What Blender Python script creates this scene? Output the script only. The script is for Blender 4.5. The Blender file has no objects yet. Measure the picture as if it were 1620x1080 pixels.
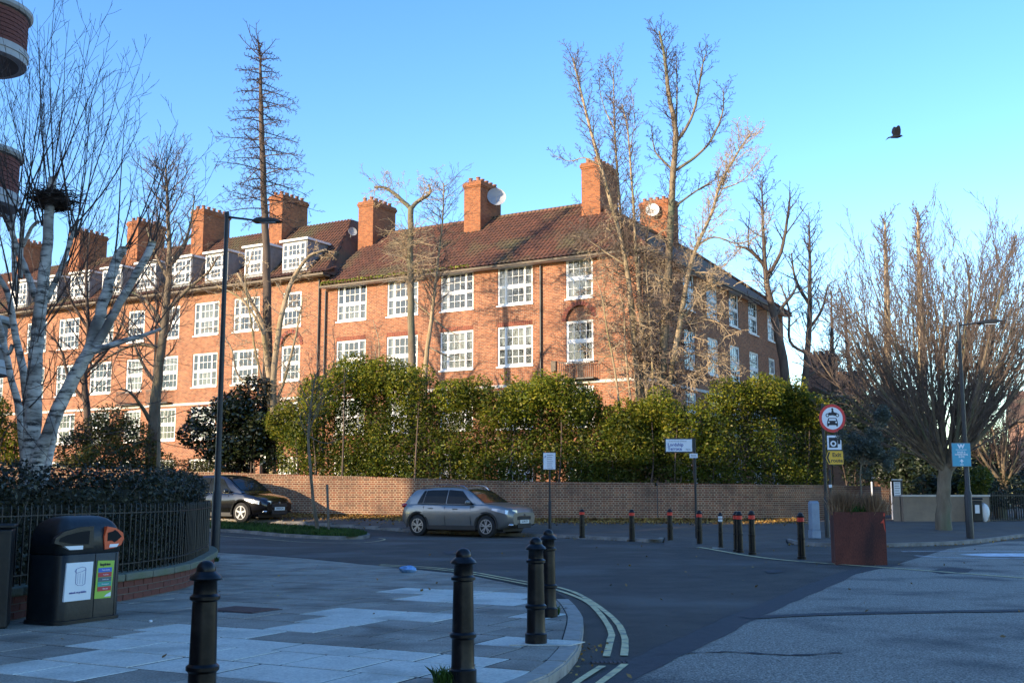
import bpy, bmesh, math, random
import numpy as np
from mathutils import Vector, Matrix, noise as mnoise
R = math.radians
sc = bpy.context.scene
COL = sc.collection
# ------------------------------------------------------------------ camera
TILT = math.atan(240/1752.0); HC = 1.34
cd = bpy.data.cameras.new('camera'); cam = bpy.data.objects.new('camera', cd); COL.objects.link(cam)
cd.sensor_width = 36; cd.lens = 1752/1620*36; cd.clip_start = .1; cd.clip_end = 3000
cam.location = (0, 0, HC); cam.rotation_euler = (math.pi/2 + TILT, 0, 0)
sc.camera = cam
# ------------------------------------------------------------------ sky, sun, exposure
SUN_EL = R(14.5); SUN_H = Vector((-.80, -.60)).normalized()
w = bpy.data.worlds.new('World'); sc.world = w; w.use_nodes = True
nt = w.node_tree
sky = nt.nodes.new('ShaderNodeTexSky'); sky.sky_type = 'NISHITA'; sky.sun_disc = False
sky.sun_elevation = SUN_EL; sky.sun_rotation = math.atan2(SUN_H.x, SUN_H.y)
sky.altitude = 0; sky.air_density = 1.0; sky.dust_density = .3; sky.ozone_density = 2.0
bg = nt.nodes['Background']; bg.inputs[1].default_value = .15
hs_ = nt.nodes.new('ShaderNodeHueSaturation'); hs_.inputs['Saturation'].default_value = 1.3; hs_.inputs['Hue'].default_value = .513
nt.links.new(sky.outputs[0], hs_.inputs['Color']); nt.links.new(hs_.outputs[0], bg.inputs[0])
sd = bpy.data.lights.new('sun', 'SUN'); sun = bpy.data.objects.new('sun', sd); COL.objects.link(sun)
sd.energy = 3.1; sd.angle = R(.5); sd.color = (1, .80, .56)
SD = Vector((SUN_H.x*math.cos(SUN_EL), SUN_H.y*math.cos(SUN_EL), math.sin(SUN_EL)))
sun.rotation_euler = SD.to_track_quat('Z', 'Y').to_euler(); sun.location = (0, 0, 60)
vs = sc.view_settings
vs.view_transform = 'Standard'; vs.look = 'None'; vs.gamma = 1; vs.exposure = 1.53; vs.use_curve_mapping = False
sc.cycles.max_bounces = 6; sc.cycles.transparent_max_bounces = 12
sc.cycles.sample_clamp_indirect = 6

rng = random.Random(7); nrs = np.random.RandomState(11)
# ------------------------------------------------------------------ geometry of the view: where a thing seen at (px,py) stands
F = 1752.0; CT, ST = math.cos(TILT), math.sin(TILT)
def ray(px, py):
    u = (px-810)/F; v = (540-py)/F
    return Vector((u, CT - v*ST, ST + v*CT))
def gz(x, y):
    t = min(1, max(0, (y-34.8)/5.5)); s_ = min(1, max(0, (y-36.3)/3.4))
    return .24*t*t*(3-2*t) + .02*min(12, max(0, 1-x))*s_*s_*(3-2*s_)
def P(px, py, z):
    d = ray(px, py); t = (z-HC)/d.z; return Vector((d.x*t, d.y*t, z))
def G(px, py, dz=0.0):
    d = ray(px, py); a, b = 1.0, 300.0      # march, then halve, to where the line of sight meets the rising ground
    f = lambda t: HC+d.z*t-gz(d.x*t, d.y*t)-dz
    t = 5.0
    while t < 300 and f(t) > 0: t += .25
    a, b = t-.25, t
    for _ in range(30):
        m = (a+b)/2
        if f(m) > 0: a = m
        else: b = m
    return Vector((d.x*a, d.y*a, HC+d.z*a))
def proj(p):
    z = (p[2]-HC); f = p[1]*CT+z*ST; return (810+F*p[0]/f, 540-F*(-p[1]*ST+z*CT)/f)
def at(px, py, Y):
    d = ray(px, py); t = Y/d.y; return Vector((d.x*t, Y, HC + d.z*t))
# ------------------------------------------------------------------ materials
M = {}
def lk(nt, a, b): nt.links.new(a, b)
def newmat(name):
    m = bpy.data.materials.new(name); m.use_nodes = True; nt = m.node_tree
    return m, nt, nt.nodes['Principled BSDF']
def mat(name, c1, c2=None, rough=.7, metal=0, scale=5, bump=0, bscale=None, detail=6, spec=.5, coat=0, stretch=None, c3=None, s3=.6, rvar=0, speck=None):
    """noise-mixed colour with relief; object coordinates"""
    m, nt, b = newmat(name); N = nt.nodes
    tc = N.new('ShaderNodeTexCoord'); src = tc.outputs['Object']
    if stretch:
        mp = N.new('ShaderNodeMapping'); mp.inputs['Scale'].default_value = stretch; lk(nt, src, mp.inputs[0]); src = mp.outputs[0]
    n1 = N.new('ShaderNodeTexNoise'); n1.inputs['Scale'].default_value = scale; n1.inputs['Detail'].default_value = detail; n1.inputs['Roughness'].default_value = .65
    lk(nt, src, n1.inputs[0])
    if c2:
        r = N.new('ShaderNodeValToRGB'); r.color_ramp.elements[0].position = .34; r.color_ramp.elements[1].position = .66
        r.color_ramp.elements[0].color = (*c1, 1); r.color_ramp.elements[1].color = (*c2, 1)
        lk(nt, n1.outputs[0], r.inputs[0]); col = r.outputs[0]
        if c3:
            n3 = N.new('ShaderNodeTexNoise'); n3.inputs['Scale'].default_value = s3; n3.inputs['Detail'].default_value = 5
            lk(nt, src, n3.inputs[0]); r3 = N.new('ShaderNodeValToRGB'); r3.color_ramp.elements[0].position = .5; r3.color_ramp.elements[1].position = .68
            r3.color_ramp.elements[0].color = (0, 0, 0, 1); lk(nt, n3.outputs[0], r3.inputs[0])
            mx = N.new('ShaderNodeMix'); mx.data_type = 'RGBA'; lk(nt, r3.outputs[0], mx.inputs[0]); lk(nt, col, mx.inputs[6]); mx.inputs[7].default_value = (*c3, 1); col = mx.outputs[2]
        if speck:
            n4 = N.new('ShaderNodeTexNoise'); n4.inputs['Scale'].default_value = speck[0]; n4.inputs['Detail'].default_value = 2; lk(nt, src, n4.inputs[0])
            m4 = N.new('ShaderNodeMapRange'); m4.inputs[1].default_value = .36; m4.inputs[2].default_value = .64; m4.inputs[3].default_value = 1-speck[1]; m4.inputs[4].default_value = 1+speck[1]*1.3; lk(nt, n4.outputs[0], m4.inputs[0])
            v4 = N.new('ShaderNodeVectorMath'); v4.operation = 'SCALE'; lk(nt, col, v4.inputs[0]); lk(nt, m4.outputs[0], v4.inputs['Scale']); col = v4.outputs[0]
        lk(nt, col, b.inputs['Base Color'])
    else: b.inputs['Base Color'].default_value = (*c1, 1)
    b.inputs['Roughness'].default_value = rough; b.inputs['Metallic'].default_value = metal
    if rvar:
        mr = N.new('ShaderNodeMapRange'); mr.inputs[3].default_value = rough-rvar; mr.inputs[4].default_value = rough+rvar
        lk(nt, n1.outputs[0], mr.inputs[0]); lk(nt, mr.outputs[0], b.inputs['Roughness'])
    b.inputs['Specular IOR Level'].default_value = spec
    if coat: b.inputs['Coat Weight'].default_value = coat; b.inputs['Coat Roughness'].default_value = .06
    if bump:
        n2 = N.new('ShaderNodeTexNoise'); n2.inputs['Scale'].default_value = bscale or scale*6; n2.inputs['Detail'].default_value = 8; lk(nt, src, n2.inputs[0])
        bp = N.new('ShaderNodeBump'); bp.inputs['Strength'].default_value = bump; bp.inputs['Distance'].default_value = .02
        lk(nt, n2.outputs[0], bp.inputs['Height']); lk(nt, bp.outputs[0], b.inputs['Normal'])
    M[name] = m; return m
def brickmat(name, c1, c2, mortar, c3, bw=.225, rh=.075, stain=(.05, .03, .02), offset=.5, freq=2, grime=.4, moss=None, ms=.012, sq=1.0):
    m, nt, b = newmat(name); N = nt.nodes
    uv = N.new('ShaderNodeUVMap'); uv.uv_map = 'UVMap'
    br = N.new('ShaderNodeTexBrick'); lk(nt, uv.outputs[0], br.inputs[0])
    br.inputs['Scale'].default_value = 1; br.inputs['Brick Width'].default_value = bw; br.inputs['Row Height'].default_value = rh
    br.inputs['Mortar Size'].default_value = ms; br.inputs['Mortar Smooth'].default_value = .1; br.inputs['Bias'].default_value = -.1
    br.offset = offset; br.offset_frequency = freq; br.squash = sq; br.squash_frequency = 2
    br.inputs['Color1'].default_value = (*c1, 1); br.inputs['Color2'].default_value = (*c2, 1); br.inputs['Mortar'].default_value = (*mortar, 1)
    n = N.new('ShaderNodeTexNoise'); n.inputs['Scale'].default_value = .9; n.inputs['Detail'].default_value = 7; n.inputs['Roughness'].default_value = .7; lk(nt, uv.outputs[0], n.inputs[0])
    r = N.new('ShaderNodeValToRGB'); r.color_ramp.elements[0].position = .42; r.color_ramp.elements[1].position = .72
    r.color_ramp.elements[0].color = (0, 0, 0, 1); r.color_ramp.elements[1].color = (grime, grime, grime, 1); lk(nt, n.outputs[0], r.inputs[0])
    mx = N.new('ShaderNodeMix'); mx.data_type = 'RGBA'; lk(nt, r.outputs[0], mx.inputs[0]); lk(nt, br.outputs[0], mx.inputs[6]); mx.inputs[7].default_value = (*stain, 1)
    n5 = N.new('ShaderNodeTexNoise'); n5.inputs['Scale'].default_value = 5.3; n5.inputs['Detail'].default_value = 3; lk(nt, uv.outputs[0], n5.inputs[0])
    mx2 = N.new('ShaderNodeMix'); mx2.data_type = 'RGBA'; mx2.blend_type = 'MIX'
    r5 = N.new('ShaderNodeValToRGB'); r5.color_ramp.elements[0].position = .52; r5.color_ramp.elements[1].position = .7; r5.color_ramp.elements[0].color = (0, 0, 0, 1); r5.color_ramp.elements[1].color = (.6, .6, .6, 1)
    lk(nt, n5.outputs[0], r5.inputs[0]); lk(nt, r5.outputs[0], mx2.inputs[0]); lk(nt, mx.outputs[2], mx2.inputs[6]); mx2.inputs[7].default_value = (*c3, 1)
    # keep mortar pale
    mx3 = N.new('ShaderNodeMix'); mx3.data_type = 'RGBA'; lk(nt, br.outputs['Fac'], mx3.inputs[0]); lk(nt, mx2.outputs[2], mx3.inputs[6]); lk(nt, mx.outputs[2], mx3.inputs[7])
    lk(nt, mx3.outputs[2], b.inputs['Base Color'])
    b.inputs['Roughness'].default_value = .88; b.inputs['Specular IOR Level'].default_value = .25
    inv = N.new('ShaderNodeMath'); inv.operation = 'SUBTRACT'; inv.inputs[0].default_value = 1; lk(nt, br.outputs['Fac'], inv.inputs[1])
    nf = N.new('ShaderNodeTexNoise'); nf.inputs['Scale'].default_value = 60; lk(nt, uv.outputs[0], nf.inputs[0])
    ad = N.new('ShaderNodeMath'); ad.operation = 'MULTIPLY_ADD'; lk(nt, nf.outputs[0], ad.inputs[0]); ad.inputs[1].default_value = .4; lk(nt, inv.outputs[0], ad.inputs[2])
    bp = N.new('ShaderNodeBump'); bp.inputs['Strength'].default_value = .6; bp.inputs['Distance'].default_value = .008
    lk(nt, ad.outputs[0], bp.inputs['Height']); lk(nt, bp.outputs[0], b.inputs['Normal'])
    M[name] = m; return m
def leafmat(name, cols, rough=.45, trans=.35, spec=.5):
    m, nt, b = newmat(name); N = nt.nodes
    g = N.new('ShaderNodeNewGeometry'); r = N.new('ShaderNodeValToRGB'); lk(nt, g.outputs['Random Per Island'], r.inputs[0])
    cr = r.color_ramp; cr.elements[0].color = (*cols[0], 1); cr.elements[1].color = (*cols[-1], 1)
    for k in range(1, len(cols)-1):
        e = cr.elements.new(k/(len(cols)-1)); e.color = (*cols[k], 1)
    tc = N.new('ShaderNodeTexCoord'); n = N.new('ShaderNodeTexNoise'); n.inputs['Scale'].default_value = .8; lk(nt, tc.outputs['Object'], n.inputs[0])
    mr = N.new('ShaderNodeMapRange'); mr.inputs[1].default_value = .3; mr.inputs[2].default_value = .7; mr.inputs[3].default_value = .6; mr.inputs[4].default_value = 1.35
    lk(nt, n.outputs[0], mr.inputs[0])
    mx = N.new('ShaderNodeVectorMath'); mx.operation = 'SCALE'; lk(nt, r.outputs[0], mx.inputs[0]); lk(nt, mr.outputs[0], mx.inputs['Scale'])
    lk(nt, mx.outputs[0], b.inputs['Base Color']); b.inputs['Roughness'].default_value = rough; b.inputs['Specular IOR Level'].default_value = spec
    if trans:
        t = N.new('ShaderNodeBsdfTranslucent'); lk(nt, mx.outputs[0], t.inputs[0])
        ms = N.new('ShaderNodeMixShader'); ms.inputs[0].default_value = trans; lk(nt, b.outputs[0], ms.inputs[1]); lk(nt, t.outputs[0], ms.inputs[2])
        lk(nt, ms.outputs[0], N['Material Output'].inputs[0])
    M[name] = m; return m
def glassmat(name, tint=(.02, .025, .03), refl=.35, clear=.5):
    m, nt, b = newmat(name); N = nt.nodes
    g = N.new('ShaderNodeBsdfGlossy'); g.inputs['Roughness'].default_value = .03; g.inputs[0].default_value = (.95, .97, 1, 1)
    t = N.new('ShaderNodeBsdfTransparent'); t.inputs[0].default_value = (.75, .8, .8, 1)
    d = N.new('ShaderNodeBsdfDiffuse'); d.inputs[0].default_value = (*tint, 1)
    a = N.new('ShaderNodeMixShader'); a.inputs[0].default_value = clear; lk(nt, d.outputs[0], a.inputs[1]); lk(nt, t.outputs[0], a.inputs[2])
    fr = N.new('ShaderNodeLayerWeight'); fr.inputs[0].default_value = refl
    n = N.new('ShaderNodeTexNoise'); n.inputs['Scale'].default_value = 1.3; bp = N.new('ShaderNodeBump'); bp.inputs['Strength'].default_value = .06
    lk(nt, n.outputs[0], bp.inputs['Height']); lk(nt, bp.outputs[0], g.inputs['Normal'])
    s = N.new('ShaderNodeMixShader'); lk(nt, fr.outputs['Fresnel'], s.inputs[0]); lk(nt, a.outputs[0], s.inputs[1]); lk(nt, g.outputs[0], s.inputs[2])
    lk(nt, s.outputs[0], N['Material Output'].inputs[0]); M[name] = m; return m

brickmat('brick_red', (.40, .135, .06), (.16, .052, .032), (.36, .26, .175), (.47, .23, .11), grime=.5, stain=(.13, .05, .03), ms=.011)
brickmat('brick_chimney', (.40, .125, .045), (.20, .055, .025), (.24, .15, .09), (.44, .17, .07), grime=.55, stain=(.12, .06, .03))
brickmat('brick_garden', (.33, .125, .06), (.13, .055, .035), (.50, .37, .235), (.22, .06, .045), grime=.8, stain=(.09, .065, .05), bw=.235, rh=.078, sq=.5, freq=2)
brickmat('brick_far', (.42, .2, .12), (.3, .12, .07), (.35, .26, .2), (.5, .22, .12))
mat('asphalt', (.055, .047, .037), (.092, .079, .063), .85, scale=1.4, bump=.9, bscale=110, c3=(.125, .116, .102), s3=.4, detail=12, speck=(85, .4))
mat('asphalt_worn', (.21, .185, .145), (.36, .32, .26), .88, scale=26, bump=1.0, bscale=70, c3=(.10, .094, .085), s3=.7, detail=12, speck=(60, .55))
mat('seam', (.038, .038, .04), (.06, .06, .062), .8, scale=9, bump=.5, bscale=120)
mat('far_pavement', (.075, .062, .05), (.125, .105, .083), .9, scale=1.2, bump=.4, bscale=60, c3=(.12, .09, .06), s3=.8)
mat('soil', (.05, .038, .022), (.09, .065, .035), .95, scale=3, bump=.6)
mat('garden_ground', (.06, .05, .025), (.07, .09, .03), .95, scale=1, bump=.5)
mat('mortar', (.16, .15, .135), (.22, .2, .18), .95, scale=12, bump=.5)
mat('joint', (.006, .0055, .005), (.014, .013, .01), .95, scale=10, bump=.5)
for k, (a_, b_, c_) in enumerate([((.27, .235, .18), (.38, .33, .26), (.17, .145, .11)), ((.30, .262, .20), (.41, .36, .285), (.20, .172, .13)), ((.24, .208, .16), (.34, .295, .23), (.155, .132, .10))]):
    mat('slab%d' % k, a_, b_, .8, scale=3.1, bump=.5, bscale=70, c3=c_, s3=1.3, detail=10, speck=(55, .22))
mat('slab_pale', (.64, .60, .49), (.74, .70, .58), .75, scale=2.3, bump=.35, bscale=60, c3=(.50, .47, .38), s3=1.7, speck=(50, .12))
mat('kerbstone', (.32, .29, .24), (.47, .43, .36), .8, scale=6, bump=.6, bscale=90, c3=(.16, .155, .15), s3=2)
mat('kerb_far', (.16, .15, .135), (.30, .28, .25), .85, scale=5, bump=.6, bscale=60)
mat('paint_yellow', (.66, .53, .24), (.80, .68, .36), .7, scale=9, bump=.3, c3=(.28, .26, .19), s3=6)
mat('paint_white', (.66, .67, .68), (.8, .8, .8), .7, scale=8, bump=.3, c3=(.4, .4, .4), s3=5)
mat('white_wood', (.78, .77, .74), (.84, .83, .80), .5, scale=6)
mat('sill_stone', (.5, .47, .42), (.66, .62, .55), .8, scale=5)
mat('gutter', (.09, .07, .05), (.16, .12, .08), .7, scale=4)
mat('lead', (.16, .17, .18), (.24, .25, .26), .6, scale=5)
mat('pantile', (.19, .075, .042), (.09, .045, .028), .85, scale=1.7, bump=.4, c3=(.13, .105, .05), s3=.5, detail=9)
mat('roof_tile', (.17, .085, .05), (.10, .06, .04), .88, scale=3, bump=.8, bscale=14, c3=(.09, .085, .045), s3=.5)
mat('moss', (.16, .19, .03), (.32, .33, .06), .95, scale=8, bump=.8)
mat('clay_pot', (.36, .15, .08), (.22, .10, .06), .8, scale=7)
mat('interior', (.035, .03, .028), (.06, .05, .045), .9, scale=2)
mat('curtain', (.62, .6, .55), (.74, .72, .68), .9, scale=12, stretch=(6, 6, .2))
mat('dish_grey', (.30, .32, .34), (.36, .38, .40), .5, scale=3)
mat('dish_white', (.7, .7, .68), (.78, .78, .76), .5, scale=3)
mat('black_iron', (.003, .0032, .004), (.007, .0075, .009), .33, scale=30, bump=.05, bscale=60, spec=.3, c3=(.02, .018, .016), s3=9)
mat('black_rail', (.006, .006, .007), (.013, .013, .014), .45, scale=20, bump=.2)
mat('post_black', (.012, .013, .015), (.02, .021, .024), .45, scale=9)
mat('red_band', (.75, .03, .02), (.85, .06, .03), .4, scale=9)
mat('white_band', (.75, .77, .8), (.8, .82, .85), .4, scale=9)
mat('grey_steel', (.20, .25, .31), (.27, .33, .40), .45, scale=4)
mat('corten', (.09, .024, .014), (.17, .045, .026), .8, scale=3.2, bump=.35, bscale=30, c3=(.055, .018, .013), s3=1.6, stretch=(1.6, 1.6, .5), speck=(45, .25))
mat('graffiti', (.8, .05, .02), (.7, .1, .04), .6, scale=9)
mat('bin_green', (.005, .007, .009), (.010, .013, .016), .4, scale=5, spec=.35, bump=.1, c3=(.022, .024, .024), s3=3)
mat('bin_orange', (.62, .06, .015), (.72, .09, .02), .4, scale=6)
mat('bin_hole', (.003, .003, .003), None, .9)
mat('poster_white', (.74, .78, .80), (.8, .83, .84), .5, scale=3)
mat('ink_black', (.02, .02, .025), None, .6)
mat('ink_blue', (.03, .05, .30), None, .6)
mat('ink_grey', (.25, .26, .3), None, .6)
mat('sign_white', (.78, .8, .82), (.83, .84, .86), .4, scale=3)
mat('sign_red', (.62, .012, .02), (.7, .02, .03), .35, scale=4)
mat('sign_yellow', (.8, .42, .02), (.85, .48, .04), .35, scale=4)
mat('sign_cyan', (.05, .33, .46), (.06, .38, .52), .4, scale=4)
for nm, c in (('p_green', (.32, .55, .06)), ('p_blue', (.03, .13, .5)), ('p_red', (.5, .04, .05)), ('p_grey', (.08, .12, .14)), ('p_teal', (.03, .33, .28))): mat(nm, c, None, .5)
mat('coping', (.13, .14, .09), (.22, .215, .17), .9, scale=3.5, bump=.6, bscale=40, c3=(.12, .14, .07), s3=1.5)
for k, (a_, b_) in enumerate([((.16, .055, .04), (.11, .05, .04)), ((.10, .05, .04), (.07, .045, .04)), ((.20, .06, .04), (.13, .05, .035))]):
    mat('brickp%d' % k, a_, b_, .9, scale=14, bump=.6, bscale=90)
for k, (a_, b_) in enumerate([((.30, .09, .055), (.20, .06, .04)), ((.20, .065, .05), (.14, .05, .04)), ((.36, .12, .07), (.27, .08, .05))]):
    mat('bricktower%d' % k, a_, b_, .9, scale=14, bump=.6, bscale=90)
mat('tower_band', (.34, .35, .36), (.44, .45, .46), .8, scale=3)
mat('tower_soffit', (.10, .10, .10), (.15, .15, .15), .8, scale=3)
mat('bark_tan', (.26, .19, .11), (.44, .34, .22), .9, scale=5, bump=.8, bscale=30, stretch=(1, 1, .3), c3=(.26, .21, .10), s3=1.5)
mat('bark_grey', (.13, .095, .06), (.24, .185, .12), .9, scale=5, bump=.9, bscale=30, stretch=(1, 1, .3), c3=(.13, .14, .08), s3=1.5)
mat('bark_dark', (.07, .05, .04), (.13, .095, .07), .9, scale=6, bump=.8, bscale=30, stretch=(1, 1, .3))
mat('twig_dark', (.05, .035, .03), (.09, .06, .05), .9, scale=6)
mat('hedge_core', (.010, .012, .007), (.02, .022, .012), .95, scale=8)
mat('twig_tan', (.36, .26, .15), (.50, .38, .24), .85, scale=6)
mat('twig_brown', (.12, .088, .068), (.20, .148, .112), .9, scale=6)
leafmat('laurel', [(.03, .05, .007), (.055, .085, .009), (.09, .125, .013), (.15, .17, .018), (.26, .22, .025)], .45, .38, .35)
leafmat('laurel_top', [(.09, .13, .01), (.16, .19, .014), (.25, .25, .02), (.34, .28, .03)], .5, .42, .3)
leafmat('magnolia', [(.006, .012, .005), (.012, .022, .008), (.02, .03, .01), (.045, .05, .018)], .22, .08, .6)
leafmat('privet', [(.010, .014, .007), (.018, .024, .010), (.03, .035, .015), (.05, .045, .02)], .5, .15)
leafmat('olive_leaf', [(.05, .065, .045), (.09, .105, .075), (.15, .16, .12)], .5, .25)
leafmat('dark_ever', [(.008, .016, .007), (.018, .032, .012), (.035, .05, .018)], .5, .15)
leafmat('bush_mix', [(.03, .05, .012), (.06, .085, .015), (.14, .13, .02), (.10, .06, .03)], .45, .35)
leafmat('grass_blade', [(.03, .07, .01), (.05, .11, .015), (.08, .15, .02)], .5, .3)
leafmat('dry_grass', [(.22, .11, .05), (.32, .18, .09), (.42, .26, .14)], .7, .3)
leafmat('fallen', [(.20, .10, .02), (.36, .20, .04), (.12, .06, .02), (.50, .33, .07)], .7, .1)
glassmat('glass', tint=(.05, .055, .06), refl=.40, clear=.6)
mat('car_silver', (.22, .215, .20), (.245, .24, .225), .33, .55, scale=2, coat=.6)
mat('car_black', (.004, .004, .005), (.006, .006, .007), .2, .2, scale=2, coat=1.0)
mat('plastic_black', (.012, .012, .013), (.02, .02, .021), .55, scale=20)
mat('rubber', (.012, .012, .012), (.02, .02, .02), .8, scale=20, bump=.3)
mat('alloy', (.50, .51, .53), (.6, .61, .63), .3, .85, scale=5)
mat('chrome', (.7, .72, .74), None, .12, 1)
mat('lamp_clear', (.55, .62, .68), (.7, .75, .8), .1, .3, scale=30, coat=1)
mat('tail_red', (.4, .005, .01), None, .15, coat=1)
mat('car_glass', (.010, .013, .014), (.016, .02, .021), .05, .0, scale=2, spec=.15)
mat('plate', (.75, .76, .72), None, .5)
mat('drain_iron', (.045, .04, .04), (.08, .07, .065), .6, scale=12, bump=.6)
mat('manhole_brick', (.11, .06, .05), (.16, .09, .07), .85, scale=14, bump=.6)
mat('blue_plastic', (.12, .3, .6), (.3, .5, .8), .3, scale=20)
mat('wood_stake', (.15, .12, .09), (.24, .2, .15), .9, scale=4, stretch=(1, 1, .2), bump=.5)
mat('feather', (.01, .01, .012), None, .5)
mat('nest_twig', (.035, .022, .018), (.06, .04, .03), .95, scale=9)
mat('render_wall', (.24, .19, .14), (.32, .25, .18), .9, scale=2, bump=.4)
def pantilemat():
    m = M['pantile']; nt = m.node_tree; N = nt.nodes; b = N['Principled BSDF']; src = b.inputs['Base Color'].links[0].from_socket
    tc = N.new('ShaderNodeTexCoord'); sp = N.new('ShaderNodeSeparateXYZ'); lk(nt, tc.outputs['Object'], sp.inputs[0])
    def mth(op, a, v=None):
        n = N.new('ShaderNodeMath'); n.operation = op; lk(nt, a, n.inputs[0])
        if v is not None: n.inputs[1].default_value = v
        return n.outputs[0]
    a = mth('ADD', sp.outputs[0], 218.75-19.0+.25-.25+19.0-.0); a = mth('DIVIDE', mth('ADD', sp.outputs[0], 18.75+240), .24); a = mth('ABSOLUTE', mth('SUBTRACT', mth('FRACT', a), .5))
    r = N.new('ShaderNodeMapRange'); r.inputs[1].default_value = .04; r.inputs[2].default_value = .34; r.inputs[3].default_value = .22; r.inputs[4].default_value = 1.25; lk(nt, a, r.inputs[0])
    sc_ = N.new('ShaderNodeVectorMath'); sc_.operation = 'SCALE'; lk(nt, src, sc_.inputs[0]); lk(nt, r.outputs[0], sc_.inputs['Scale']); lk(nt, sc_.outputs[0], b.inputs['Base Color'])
pantilemat()
def birchmat():
    m, nt, b = newmat('birch_bark'); N = nt.nodes; tc = N.new('ShaderNodeTexCoord')
    mp = N.new('ShaderNodeMapping'); mp.inputs['Scale'].default_value = (1.2, 1.2, 4.5); lk(nt, tc.outputs['Object'], mp.inputs[0])
    n = N.new('ShaderNodeTexNoise'); n.inputs['Scale'].default_value = 3.4; n.inputs['Detail'].default_value = 7; n.inputs['Roughness'].default_value = .7; lk(nt, mp.outputs[0], n.inputs[0])
    r = N.new('ShaderNodeValToRGB'); e = r.color_ramp.elements; e[0].position = .38; e[0].color = (.03, .025, .022, 1); e[1].position = .50; e[1].color = (.52, .48, .42, 1)
    k = e.new(.7); k.color = (.80, .74, .65, 1); lk(nt, n.outputs[0], r.inputs[0])
    n2 = N.new('ShaderNodeTexNoise'); n2.inputs['Scale'].default_value = 1.7; lk(nt, tc.outputs['Object'], n2.inputs[0])
    r2 = N.new('ShaderNodeValToRGB'); r2.color_ramp.elements[0].position = .52; r2.color_ramp.elements[1].position = .70; r2.color_ramp.elements[0].color = (0, 0, 0, 1); lk(nt, n2.outputs[0], r2.inputs[0])
    mx = N.new('ShaderNodeMix'); mx.data_type = 'RGBA'; lk(nt, r2.outputs[0], mx.inputs[0]); lk(nt, r.outputs[0], mx.inputs[6]); mx.inputs[7].default_value = (.14, .12, .10, 1)
    lk(nt, mx.outputs[2], b.inputs['Base Color']); b.inputs['Roughness'].default_value = .7
    bp = N.new('ShaderNodeBump'); bp.inputs['Strength'].default_value = .7; bp.inputs['Distance'].default_value = .02; lk(nt, n.outputs[0], bp.inputs['Height']); lk(nt, bp.outputs[0], b.inputs['Normal'])
    M['birch_bark'] = m
birchmat()
# ------------------------------------------------------------------ mesh building
def np_mesh(name, V, Q, uv=True, smooth=False, sharp=None):
    """V (n,3), Q list of arrays (m,k): polygons with k corners"""
    me = bpy.data.meshes.new(name); V = np.asarray(V, dtype=np.float32)
    Q = [np.asarray(q, dtype=np.int32) for q in Q if len(q)]
    me.vertices.add(len(V)); me.vertices.foreach_set('co', V.ravel())
    nl = sum(q.size for q in Q); npoly = sum(len(q) for q in Q)
    me.loops.add(nl); me.polygons.add(npoly)
    me.loops.foreach_set('vertex_index', np.concatenate([q.ravel() for q in Q]))
    tot = np.concatenate([np.full(len(q), q.shape[1], dtype=np.int32) for q in Q])
    me.polygons.foreach_set('loop_start', np.concatenate([[0], np.cumsum(tot)[:-1]]).astype(np.int32))
    if smooth: me.polygons.foreach_set('use_smooth', np.ones(npoly, dtype=bool))
    me.update(calc_edges=True)
    return me
def link(me, name, m, parent=None, loc=None, rot=None, kind=None):
    if m is not None and len(me.materials) == 0: me.materials.append(M[m] if isinstance(m, str) else m)
    o = bpy.data.objects.new(name, me); COL.objects.link(o)
    if parent: o.parent = parent
    if loc is not None: o.location = loc
    if rot is not None: o.rotation_euler = rot
    if kind: o['kind'] = kind
    return o
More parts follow.
